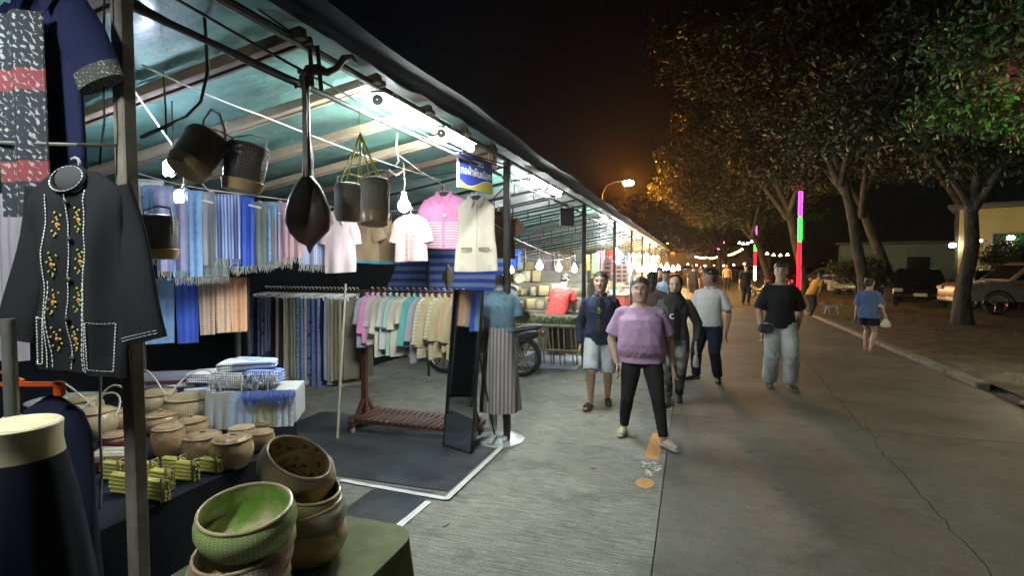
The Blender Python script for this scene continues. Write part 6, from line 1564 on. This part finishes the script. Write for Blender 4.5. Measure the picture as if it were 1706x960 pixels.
# ---- stalls farther down the row: racks of goods and lamps
GC = [(.5,.10,.06),(.62,.40,.10),(.5,.5,.48),(.12,.25,.45),(.55,.30,.34),(.20,.35,.16),(.06,.06,.09),(.60,.55,.30)]
gm = [cloth('goods_%d' % i, c, tuple(min(1,x*1.4+.06) for x in c), ('check','plain','ikat','sx')[i % 4], 9) for i, c in enumerate(GC)]
for bi, y0 in enumerate(BAYS[6:13]):
    nm = ORD[bi]
    # counter with cloth
    z_ = .75; t = thing('stall_counter', 'cloth-covered counter, %s beyond the tray stall' % nm, 'stall counter', (-2.6, y0+1.75, 0), group='counters of the far stalls')
    MB().box((0,0,z_/2), (1.5,3.1,z_-.01), bev=.02).build('cloth_cover', gm[(bi*3) % 8], t); MB().box((0,0,z_+.012), (1.56,3.16,.03), bev=.008).build('top', M_woodL, t)
    for k in range(9):
        c = Vector((-3.1+(k % 3)*.42, y0+.6+(k//3)*.95, z_+.03)); R_ = random.uniform(.10,.19)
        tub('goods basket on the %s far counter, %s from its near corner' % (nm, ORD[k]), c, R_, random.uniform(.10,.3), (M_bk2, M_bk3, gm[(k+bi) % 8])[k % 3], 'goods on the far stall counters', random.uniform(0,3), k % 2 == 0, 'goods_basket')
    for k in range(8):
        y = y0+.3+k*.42; x = -2.0-(k % 3)*.55
        shawl('hanging_cloth', 'cloth hanging in the %s far stall, %s from its near post' % (nm, ORD[k]), (x-.3, y, 2.15-(k % 2)*.12), random.uniform(-.5,.5)+1.2*(k % 2), random.uniform(.25,.5), random.uniform(.45,.75), gm[(k*5+bi) % 8], None, 'goods hanging in the far stalls', seed=k+bi, back=.1)
    if bi < 5:
        # wire grid display
        t = thing('wire_grid', 'white wire grid with goods in the %s far stall' % nm, 'wire grid', (-2.3, y0+.12, 0), group='wire grids')
        mb = MB()
        for k in range(11): mb.tube([(-.6+.12*k,0,.8),(-.6+.12*k,0,1.95)], .005, 4)
        for k in range(10): mb.tube([(-.6,0,.8+.125*k),(.6,0,.8+.125*k)], .005, 4)
        mb.build('grid', mat('white_wire', (.6,.6,.58), .4), t)
        for x in (-.6,.6): MB().tube([(x,0,0),(x,0,2.0)], .012, 6).build('leg', M_galv, t)
    warm = bi >= 2
    for k in range(3 if bi < 2 else 5):
        x = -1.9-random.uniform(0,1.3); y = y0+.5+k*(3.0/(3 if bi < 2 else 5)); z = random.uniform(1.85, 2.15)
        bulb((x, y, z), .075, '%s bulb in the %s far stall, %s from its near end' % ('warm' if warm else 'white', nm, ORD[k]), top=2.5, m=M_bulbW if warm else M_bulb)
# bright flood in the first far stalls
for (u, v, Y, lb) in ((1035,450,15.2,'brightest lamp cluster of the middle stalls, left lamp'),(1048,448,15.9,'brightest lamp cluster of the middle stalls, right lamp'),(1065,449,17,'white lamp right of the brightest cluster')):
    p = pt(u, v, Y=Y); bulb(p, .085, lb, top=p.z+.4)
for k, (u, v, Y) in enumerate(((1078,450,20.5),(1090,447,23.2),(1101,450,26.2),(1111,446,29.5),(1121,449,33),(1130,447,38))):
    p = pt(u, v, Y=Y); bulb(p, .13, 'glaring warm lamp of the far food stalls, %s from the near end' % ORD[k], top=p.z+.5, m=M_bulbW)
# hanging red signs in the far stalls
for k, (u, v, Y) in enumerate(((1012,450,13.2),(1031,456,14.2),(1040,456,14.3))):
    p = pt(u, v, Y=Y); t = thing('price_banner', 'pale hanging banner with red marks, %s from the third post' % ORD[k], 'banner', p, group='hanging banners'); MB().box((0,0,0), (.2,.01,.5)).build('banner', mat('banner_white', (.6,.58,.54), .7), t)
    mb = MB(); 
    for q in range(4): mb.box((0,-.008,.16-.11*q), (.11,.004,.06))
    mb.build('red_marks', mat('banner_red', (.5,.08,.05), .7), t)

# ================================================================== street lamps (sodium)
M_sod = lamp_mat('sodium_glow', (1.0,.33,.03), 1400)
def street_lamp(label, p, power=1, arm=-1.6, size=.33):
    p = Vector(p); t = thing('street_lamp', label, 'street lamp', (p.x+arm, p.y, 0), group='sodium street lamps')
    MB().tube([(0,0,0),(0,0,3),(0,0,p.z-.6)], [.10,.08,.055], 12).build('pole', M_pole, t)
    MB().tube([(0,0,p.z-.65),(-arm*.15,0,p.z-.1),(-arm*.5,0,p.z+.12),(-arm,0,p.z+.14)], .030, 8).build('arm', M_pole, t)
    MB().lathe([(.001,.12),(.08,.11),(.16,.05),(.19,0),(.001,0)], 20, (-arm,0,p.z+.04)).build('lamp_head', mat('lamp_grey', (.2,.2,.2), .5), t)
    MB().ell((-arm,0,p.z), (size,size*.75,size*.52), 14, 8).build('lamp_glass', M_sod, t)
    return t
street_lamp('orange street lamp above the stall roofs, the large glow', pt(1047, 305, d=33), arm=-1.6)
street_lamp('orange street lamp far down the road, small glow', pt(1110, 405, d=95), arm=-2)
# ================================================================== LED-wrapped poles
M_mg = lamp_mat('led_magenta', (1.0,.03,.32), 2.2); M_gn = lamp_mat('led_green', (.03,.9,.06), 2.2); M_rd = lamp_mat('led_red', (1.0,.008,.02), 2.0); M_wh = lamp_mat('led_white', (.95,.95,.75), 8)
M_core = {'led_magenta': lamp_mat('core_magenta', (1.0,.012,.22), 28), 'led_green': lamp_mat('core_green', (.008,1.0,.015), 36), 'led_red': lamp_mat('core_red', (1.0,.003,.008), 16), 'led_white': lamp_mat('core_white', (.95,.95,.75), 14)}
def led_pole(label, x, y, zt=4.95, cols=None):
    t = thing('light_pole', label, 'light pole', (x, y, .1), group='light poles wrapped in coloured LEDs')
    MB().tube([(0,0,0),(0,0,zt)], .045, 12).build('pole', M_galv, t)
    seg = 1.17; z = zt
    for k, m in enumerate(cols):
        MB().tube([(0,0,z-seg+.03),(0,0,z-.01)], .078, 14).build('led_sleeve', m, t)
        core = M_core[m.name]
        for q in range(4): MB().tube([(.092*cos(q*pi/2+.6),.092*sin(q*pi/2+.6),z-seg+.05),(.092*cos(q*pi/2+.6),.092*sin(q*pi/2+.6),z-.03)], .014, 8).build('led_strip', core, t)
        z -= seg
    MB().lathe([(.001,.16),(.05,.10),(.06,0),(.001,0)], 16, (0,0,zt)).build('cap', M_galv, t)
    MB().lathe([(.14,0),(.14,.03),(.05,.05),(.05,.3)], 16, cap=True).build('base', M_galv, t)
led_pole('tall LED pole in magenta, green and red behind the man in the black T-shirt', 4.75, 27.9, cols=[M_mg, M_gn, M_rd, M_rd])
led_pole('farther LED pole in green, red and white beside a pale trunk', 4.85, 46.9, cols=[M_mg, M_gn, M_rd, M_wh])
led_pole('nearest LED pole, just beyond the right picture edge', 4.95, 9.9, cols=[M_mg, M_gn, M_rd, M_wh])

# ================================================================== trees
M_bark = mat('bark', (.04,.034,.028), .95, kind='noise', col2=(.085,.072,.06), scale=7, var=.5, vscale=4, bump=1.0, bscale=18, bdist=.05, vec=(1,1,.25))
M_leafs = [mat('leaf_%d' % i, c, .55, var=.35, vscale=1.2, bump=0) for i, c in enumerate(((.017,.030,.010),(.034,.040,.012),(.011,.020,.008)))]
for m in M_leafs: m.node_tree.nodes['Principled BSDF'].inputs['Subsurface Weight'].default_value = 0
def leaf_mesh(name, pts, size, mats, rng):
    pts = np.concatenate([pts, pts+rng.normal(size=pts.shape)*.16]); size = (size[0]*.62, size[1]*.62); n = len(pts); P_ = np.array(pts)
    a = rng.normal(size=(n,3)); a /= np.linalg.norm(a, axis=1)[:,None]; b = rng.normal(size=(n,3)); b -= a*(a*b).sum(1)[:,None]; b /= np.linalg.norm(b, axis=1)[:,None]
    s = rng.uniform(size[0], size[1], n)[:,None]
    V = np.stack([P_-a*s, P_-a*s*.1+b*s*.42, P_+a*s, P_-a*s*.1-b*s*.42], 1).reshape(-1, 3)
    me = bpy.data.meshes.new(name); me.vertices.add(n*4); me.vertices.foreach_set('co', V.astype('f').ravel())
    me.loops.add(n*4); me.loops.foreach_set('vertex_index', np.arange(n*4, dtype='i')); me.polygons.add(n); me.polygons.foreach_set('loop_start', np.arange(0, n*4, 4, dtype='i')); me.polygons.foreach_set('loop_total', np.full(n, 4, 'i'))
    for m in mats: me.materials.append(m)
    me.polygons.foreach_set('material_index', rng.integers(0, len(mats), n).astype('i')); me.update(calc_edges=True); me.validate(); return me
def tree(label, base, h, r, crown_z, trunk_r, n=9000, seed=0, lean=(0,0), forks=3, leaf=(.09,.17), group='trees along the right side of the road', stretch=(1,1,.62), nclump=46, name='broadleaf_tree'):
    rng = np.random.default_rng(seed); rs = random.Random(seed)
    t = thing(name, label, 'tree', (base[0], base[1], base[2] if len(base) > 2 else .08), group=group)
    cz = Vector((lean[0], lean[1], crown_z))
    sp = crown_z*.55
    def wob(p, k): return p+Vector((noise.noise(p*.7+Vector((seed,0,0))), noise.noise(p*.7+Vector((0,seed,3))), 0))*k
    tp = [wob(Vector((lean[0]*(f**1.4)*.6, lean[1]*(f**1.4)*.6, sp*f)), .12) for f in [k/8 for k in range(9)]]
    tr_ = [trunk_r*(1.45 if k == 0 else 1.12 if k == 1 else 1-.25*k/8) for k in range(9)]
    MB().tube(tp, tr_, 18).build('trunk', M_bark, t)
    mb = MB(); cl = []
    for k in range(forks+3):
        a = 2*pi*k/(forks+3)+rs.uniform(-.4,.4); e = cz+Vector((cos(a)*r*.62*stretch[0], sin(a)*r*.62*stretch[1], rs.uniform(-.1,.6)*r*.5)); s0 = tp[-1]-Vector((0,0,sp*.12*(k % 2)))
        pts = [s0.lerp(e, f)+Vector((0,0,.25*sin(pi*f)*r*.3))+Vector((rs.uniform(-.1,.1), rs.uniform(-.1,.1), 0))*r*.2*sin(pi*f) for f in (0,.2,.4,.6,.8,1)]
        mb.tube(pts, [trunk_r*.55*(1-.85*f) for f in (0,.2,.4,.6,.8,1)], 10)
        for q in range(3):
            b0 = pts[2+q]; e2 = b0+Vector((rs.uniform(-1,1), rs.uniform(-1,1), rs.uniform(-.2,.9)))*r*.42; mb.tube([b0, b0.lerp(e2, .5)+Vector((0,0,.1)), e2], [trunk_r*.2, trunk_r*.12, trunk_r*.04], 6); cl.append(e2)
        cl.append(e)
    mb.build('limb', M_bark, t)
    for k in range(nclump):
        d = rng.normal(size=3); d /= np.linalg.norm(d); rad = rs.uniform(.55, 1.0); cl.append(cz+Vector((d[0]*r*stretch[0]*rad, d[1]*r*stretch[1]*rad, (d[2] if d[2] > 0 else d[2]*.7)*r*stretch[2]*rad)))
    P_ = []
    per = n//len(cl)
    for c in cl:
        cr = r*rs.uniform(.13,.26); k = int(per*rs.uniform(.5,1.5))
        q = np.clip(rng.normal(size=(k,3)),-1.9,1.9)*np.array([cr, cr, cr*.5])*.62+np.array(c); P_.append(q)
    P_ = np.concatenate(P_); me = leaf_mesh('crown', P_, leaf, [mat('leaf_green_lit', (.10,.24,.05), .5, var=.3, vscale=1.5, bump=0), M_leafs[1], M_leafs[0]] if 'green-lit' in label else M_leafs, rng); o = bpy.data.objects.new('crown', me); S.collection.objects.link(o); o.parent = t  # near crown: leaf colour brightened to imitate green lamp light
    return t
tree('big roadside tree with two limbs in front of the yellow building', (gp(1603, 545).x, gp(1603, 545).y), 9, 4.4, 6.2, .19, 34000, 1, (-.1,-1.0), leaf=(.09,.17))
tree('leaning dark tree beside the parked black cars', (gp(1487, 503).x, gp(1487, 503).y), 11, 5.2, 7.6, .25, 34000, 2, (-2.6,-1.5), leaf=(.12,.22))
tree('tree whose crown overhangs the magenta LED pole', (5.6, 31.0), 11, 5.6, 8.0, .22, 40000, 3, (-1.8,-1.5), leaf=(.12,.22))
tree('tree lit orange by the street lamp, crown over the road', (4.9, 38.0), 10, 4.9, 6.6, .22, 52000, 4, (-2.3,-2.5), leaf=(.11,.21), nclump=80)
tree('pale-trunked tree beside the far LED pole', (6.2, 50.5), 10, 5.8, 7.4, .26, 30000, 5, (-1.6,0), leaf=(.16,.28))
tree('far tree past the second LED pole', (4.4, 66), 11, 6.0, 7.2, .4, 24000, 6, (-2.2,0), leaf=(.2,.34))
tree('tall tree behind the parked cars at the right', (13, 33), 13, 6.5, 9.0, .4, 24000, 7, (0,0), leaf=(.18,.3))
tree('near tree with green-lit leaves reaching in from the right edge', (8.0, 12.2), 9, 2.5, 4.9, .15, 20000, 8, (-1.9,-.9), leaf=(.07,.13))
tree('tree high over the road nearer than the magenta LED pole', (6.0, 22.5), 12, 5.4, 9.0, .2, 34000, 9, (-1.8,-1.2), leaf=(.12,.2))
tree('far tree beyond the stall roofs', (-6, 84), 11, 9, 7.5, .4, 11000, 10, (0,0), leaf=(.3,.5))
tree('farthest tree at the end of the road', (4, 108), 11, 11, 8, .5, 11000, 11, (0,0), leaf=(.35,.6))
# clipped shrub by the building
tree('small leafy shrub in front of the yellow wall', (11.2, 24.0), 2, 1.2, 1.9, .06, 4500, 12, (0,0), leaf=(.06,.12), group=None, name='shrub', nclump=20)
tree('low dark bush between the cars and the road', (7.2, 28.5), 2, 1.3, 1.2, .06, 5000, 13, (0,0), leaf=(.06,.12), group=None, name='bush', nclump=20)

# ================================================================== parked vehicles
M_glass = mat('car_glass', (.012,.014,.016), .08, spec=.8, coat=1, var=0, bump=0)
def car(label, loc, rz, paint, kind='sedan', group='cars parked in the lot', L_=4.4, W_=1.72):
    t = thing('parked_car', label, 'car' if kind != 'pickup' else 'pickup truck', loc, rz, group)   # along Y, front -Y
    if kind == 'pickup':
        low = [(-2.45,.45),(-2.5,.62),(-2.45,.90),(-2.3,1.02),(-1.25,1.10),(-.0,1.12),(1.1,1.12),(2.45,1.12),(2.5,.95),(2.5,.5),(2.4,.42)]
        cab = [(-1.30,1.10),(-.65,1.66),(-.35,1.74),(.75,1.74),(1.0,1.66),(1.08,1.12)]; gl = [(-1.12,1.14),(-.58,1.60),(.70,1.64),(.92,1.58),(1.0,1.14)]; wy = (-1.6, 1.5); wr = .37
        if 'canopy' in label: cab = [(-1.30,1.10),(-.65,1.66),(-.35,1.74),(2.2,1.72),(2.42,1.60),(2.46,1.12)]; gl = [(-1.12,1.14),(-.58,1.60),(.70,1.64),(2.1,1.62),(2.3,1.16)]
    else:
        low = [(-2.1,.35),(-2.18,.52),(-2.12,.72),(-1.95,.82),(-1.0,.95),(.9,.98),(1.9,.97),(2.12,.90),(2.18,.6),(2.1,.33)]
        cab = [(-1.10,.93),(-.35,1.38),(-.05,1.45),(.75,1.45),(1.05,1.40),(1.72,.96)]; gl = [(-.92,.97),(-.30,1.34),(.72,1.38),(.98,1.32),(1.45,.99)]; wy = (-1.32, 1.32); wr = .31
    def prof(mb, pts2, w, base=None, inn=.0):
        rings = []
        n_ = len(pts2); cz = sum(p[1] for p in pts2)/n_
        zt_ = max(p[1] for p in pts2); zb = min(p[1] for p in pts2)
        for x, k in ((-1, .96), (-.985, .985), (-.95, 1.0), (.95, 1.0), (.985, .985), (1, .96)):
            rings.append([Vector((x*w/2*(1-inn*(z-zb)/(zt_-zb+1e-6)), y*k, cz+(z-cz)*k)) for y, z in pts2])
        mb.loft(rings); return mb
    prof(MB(), low, W_).build('body', paint, t); prof(MB(), cab, W_*.93, inn=.20).build('cabin', paint, t)
    for s_ in (-1, 1):
        rings = []; zb = min(p[1] for p in cab); zt_ = max(p[1] for p in cab)
        for dx in (-.004, .010): rings.append([Vector((s_*(W_*.93/2*(1-.20*(z-zb)/(zt_-zb))+dx), y, z)) for y, z in gl])
        MB().loft(rings).build('side_window', M_glass, t)
        for y in (-.0,): MB().bar((s_*(W_*.93/2+.004), .15, zb+.03), (s_*(W_*.93/2*(.82)+.008), .15, zt_-.08), .03, .02).build('pillar', paint, t)
        MB().box((s_*(W_/2+.006), .05, (low[4][1]+.35)/2+.26), (.012, L_*.5, .025), bev=.004).build('door_trim', M_chr, t)
        MB().box((s_*(W_/2-.18), low[1][0]+.0, low[2][1]-.05), (.30,.06,.14), bev=.03).build('headlight', mat('lens_clear', 0), t)
        MB().box((s_*(W_/2-.12), low[-2][0]-.015, low[-2][1]+.2), (.14,.05,.24), bev=.02).build('tail_light', mat('lens_red', 0), t)
        MB().ell((s_*(W_/2+.10), -.75, low[4][1]+.05), (.10,.05,.07)).build('side_mirror', paint, t)
        for y in wy:
            wheel(None, t, (s_*(W_/2-.09), y, wr), wr, .19, 'wheel', 'X', 6)
            MB().tube([(s_*(W_/2+.002), y+(wr+.05)*cos(q), wr+(wr+.05)*sin(q)) for q in [pi*k/14 for k in range(15)]], .035, 8).build('wheel_arch', M_tyre if kind == 'sedan' else M_chr, t)
    # windscreens
    for (a_, b_) in ((cab[0], cab[1]), (cab[-1], cab[-2])):
        d = Vector((0, b_[0]-a_[0], b_[1]-a_[1])); nn = Vector((0, -d.z, d.y)).normalized()*(1 if a_[0] < 0 else -1); w0 = W_*.80
        mb = MB(); q = [Vector((x*w0/2*k, y, z))+nn*.012*sg for sg in (1,-1) for x, k, y, z in ((-1,1,a_[0]+d.y*.1,a_[1]+d.z*.1),(1,1,a_[0]+d.y*.1,a_[1]+d.z*.1),(1,.86,a_[0]+d.y*.92,a_[1]+d.z*.92),(-1,.86,a_[0]+d.y*.92,a_[1]+d.z*.92))]
        mb.v = q
        for f in ((0,1,2,3),(7,6,5,4),(0,4,5,1),(1,5,6,2),(2,6,7,3),(3,7,4,0)): mb.face(f)
        mb.build('windscreen' if a_[0] < 0 else 'rear_window', M_glass, t)
    MB().box((0, low[0][0]-.02, .48), (W_*.92,.12,.20), bev=.05).build('bumper', paint, t); MB().box((0, low[-1][0]+.05, .50), (W_*.92,.12,.20), bev=.05).build('bumper', M_chr if kind == 'pickup' else paint, t)
    MB().box((0, low[0][0]-.085, .50), (.42,.012,.13), bev=.004).build('number_plate', mat('plate_white', (.7,.7,.66), .5), t)
    return t
def paint(n, c, r=.28, mt=.3): return mat('paint_'+n, c, r, metal=mt, coat=.8, var=.1, bump=0)
P_gold = paint('gold', (.36,.33,.28)); P_blk = paint('black', (.008,.008,.010)); P_sil = paint('silver', (.30,.31,.32)); P_wht = paint('white', (.45,.45,.45)); P_gry = paint('grey', (.10,.10,.11))
c = gp(1706, 529); car('beige pickup truck with a dark-windowed canopy parked before the yellow building', (10.9, 22.4, .035), radians(-84), P_gold, 'pickup', L_=4.9)
car('black sedan facing the road, nearest the leaning tree', (8.9, 26.2, .035), radians(-18), P_blk); car('black sedan parked right of the leaning tree', (11.6, 26.6, .035), radians(-14), P_blk)
car('grey car parked between the black sedans and the pickup truck', (13.6, 27.6, .035), radians(-10), P_gry); car('silver car left of the leaning tree', (8.8, 34.0, .035), radians(-25), P_sil)
car('dark car parked farther left in the lot', (9.4, 41, .035), radians(70), P_gry)
for k, (x, y, pm, lb) in enumerate(((-2.8, 84, P_sil,'silver car parked at the end of the road, leftmost'),(0.0, 88, P_gry,'grey car parked at the end of the road, second'),(3.0, 86, P_wht,'white car parked at the end of the road'),(6.5, 82, P_blk,'black car parked at the far right of the road end'),(6.9,70,P_sil,'silver car on the verge beyond the far pole'))):
    car(lb, (x, y, .02), radians(80+10*k), pm)
b1 = gp(1266, 498); motorbike('motorcycle parked at the road edge behind the tall man, left one', (b1.x, b1.y, 0), .5, group='motorcycles'); motorbike('motorcycle parked at the road edge behind the tall man, right one', (b1.x+.9, b1.y-.4, 0), .7, group='motorcycles')
car('black hatchback half hidden behind the leaning tree', (10.2, 30.6, .035), radians(-30), P_blk); car('dark grey car behind the black sedans', (15.0, 32.5, .035), radians(20), P_gry)
# ================================================================== buildings at the right
def window(t, x, z, w, h, y0, lit=None):
    f = MB().box((x, y0-.03, z), (w+.12, .06, h+.12), bev=.01).build('window', M_galv, t); MB().box((x, y0-.055, z), (w, .03, h)).build('pane', lit or M_glass, f)
M_yel = mat('yellow_wall', (.66,.56,.25), .85, var=.15, vscale=2)
t = thing('yellow_building', 'pale yellow two-window building behind the beige pickup truck', 'building', (18.6, 30, 0), rz=-.42)
MB().box((0,2,2.2), (13,4,4.4), bev=.02).build('wall', M_yel, t); MB().box((0,1.6,4.5), (13.8,5.4,.18), bev=.02).build('roof', mat('roof_grey', (.12,.11,.10), .8), t)
for x in (-4.6,-2.0,.8,3.6): window(t, x, 2.3, 1.25, 1.7, 0)
MB().box((-3.3,-.06,.9), (.12,.12,.1)).build('tap_box', M_galv, t)
def wall_lamp(label, p, r=.10, m=None):
    t = thing('wall_lamp', label, 'wall lamp', p, group='lamps on and near the far buildings'); MB().ell((0,0,0), (r,r,r*.8), 12, 8).build('globe', m or lamp_mat('wall_glow', (1.0,.93,.70), 26), t); MB().lathe([(r*.5,r*.7),(r*.6,r*.8),(r*.3,r*1.3)], 12, cap=True).build('cap', M_galv, t)
wall_lamp('bright lamp at the eave of the yellow building', pt(1684, 396, d=23), .13); wall_lamp('white lamp on the post left of the big tree', pt(1587, 409, d=27), .15, lamp_mat('wall_white', (.95,1,1), 30)); wall_lamp('small lamp between the trunk and the yellow wall', pt(1634, 401, d=25), .07)
wall_lamp('lamp glowing low behind the leaning tree', pt(1482, 447, d=44), .24, lamp_mat('wall_white', 0, 30))
t = thing('long_shed', 'low teal-grey shed far behind the parked black cars', 'building', (20, 47, 0), rz=-.2); MB().box((0,2,1.6), (18,4,3.2), bev=.02).build('wall', mat('teal_wall', (.16,.26,.25), .8), t); MB().box((0,1.8,3.3), (18.6,5,.16), bev=.02).build('roof', mat('roof_grey', 0), t)
for x in (-7,-4,-1): window(t, x, 1.7, 1.4, 1.1, 0)
for k, u in enumerate((1471,1479,1488,1497,1505)): wall_lamp('white lamp of the far lit row above the black cars, %s from the left' % ORD[k], pt(u, 428+k % 2, d=52), .10, lamp_mat('wall_white', 0, 30))
t = thing('far_building', 'dim pale shop building at the end of the road', 'building', (2, 118, 0)); MB().box((0,2,3), (26,4,6), bev=.03).build('wall', mat('dim_wall', (.4,.38,.33), .8), t); MB().box((0,1.9,6.1), (27,5,.25), bev=.03).build('roof', mat('roof_grey', 0), t)
for k in range(6): window(t, -10+4*k, 3.6, 1.6, 1.2, 0)
p = pt(1190, 448, d=72); t = thing('road_sign', 'pale rectangular sign standing far down the road', 'sign', (p.x, p.y, 0)); MB().box((0,0,p.z), (1.3,.05,.9), bev=.02).build('board', mat('pale_board_sign', (.45,.5,.42), .5), t)
for x in (-.5,.5): MB().tube([(x,.04,0),(x,.04,p.z)], .04, 8).build('leg', M_galv, t)
# low white planter
p = gp(1402, 488); t = thing('planter', 'low pale concrete planter by the bush beyond the verge', 'planter', (p.x, p.y, .1)); MB().box((0,0,.28), (1.4,.6,.5), bev=.03).build('trough', mat('planter_white', (.45,.44,.4), .8), t)
# strings of small lights far down the road
def light_string(label, a, b, n, m, r=.05, s=.4, flag=False):
    t = thing('string_lights', label, 'string lights', a, group='strings of small lights down the road'); a = Vector(a); b = Vector(b)-a; L2 = [b*(i/(n-1))+Vector((0,0,-s*4*(i/(n-1))*(1-i/(n-1)))) for i in range(n)]
    MB().tube(L2, .01, 5).build('wire', M_cable, t)
    for q in L2:
        if flag: mb = MB(); mb.loft([[q+Vector((x*1.6, y, 0)) for x, y in ((-r,-.02),(r,-.02),(r,.02),(-r,.02))], [q+Vector((x*.3, y, r*2.2)) for x, y in ((-r,-.02),(r,-.02),(r,.02),(-r,.02))]]); mb.build('lantern', m, t)
        else: MB().ell(q-Vector((0,0,r)), r, 8, 6).build('bulb', m, t)
M_w1 = lamp_mat('string_warm', (1.0,.72,.25), 9); M_w2 = lamp_mat('string_white', (1.0,.95,.85), 12); M_w3 = lamp_mat('sign_pink', (1.0,.12,.35), 6)
light_string('string of yellow triangular lanterns slanting over the far road', pt(1208, 428, d=62), pt(1236, 417, d=56), 8, M_w1, .10, .12, True)
light_string('row of tiny white lights above the road end', pt(1159, 427, d=78), pt(1177, 428, d=80), 9, M_w2, .10, .1)
light_string('row of tiny orange lights right of the white row', pt(1182, 429, d=78), pt(1194, 427, d=80), 7, lamp_mat('string_orange', (1.0,.5,.2), 9), .12, .1)
light_string('white triangular lanterns beside the green of the far LED pole', pt(1232, 406, d=50), pt(1252, 404, d=49), 4, M_w2, .09, .15, True)
light_string('sparse yellow lanterns right of the far LED pole', pt(1278, 424, d=45), pt(1312, 426, d=42), 4, M_w1, .09, .1, True)
light_string('sparse low white lights over the far parked cars', pt(1146, 439, d=80), pt(1240, 438, d=70), 7, M_w2, .13, .25)
for v, w_ in ((404, 11), (414, 9)):
    p = pt(1201, v, d=75); t = thing('neon_sign', '%s pink glowing neon bar far down the road' % ('upper' if v == 404 else 'lower'), 'neon sign', p, group='pink neon bars'); MB().tube([(-w_*.05,0,0),(w_*.04,0,0)], .14, 8).build('neon_tube', M_w3, t)
    MB().tube([(0,.2,.0),(0,.2,-p.z)], .06, 6).build('post', M_pole, t)

# ================================================================== added haze volume, imitating lens glow around the lamps
hz = MB(); hz.box((0, 80, 10), (300, 400, 24)); o = hz.build('haze', None, smooth=False) if 0 else None
me = hz.mesh('haze', [], smooth=False); o = bpy.data.objects.new('haze', me); S.collection.objects.link(o)
hm_ = bpy.data.materials.new('haze'); hm_.use_nodes = True; hn = hm_.node_tree.nodes; hn.clear(); ho = hn.new('ShaderNodeOutputMaterial'); hv = hn.new('ShaderNodeVolumePrincipled')
hv.inputs['Density'].default_value = .0004; hv.inputs['Anisotropy'].default_value = .82; hv.inputs['Color'].default_value = (.9,.92,.95,1)
hm_.node_tree.links.new(hv.outputs[0], ho.inputs['Volume']); me.materials.append(hm_); tag(o, 'thin haze added over the market road to imitate lens glow', 'haze', kind='stuff')
S.cycles.volume_bounces = 0
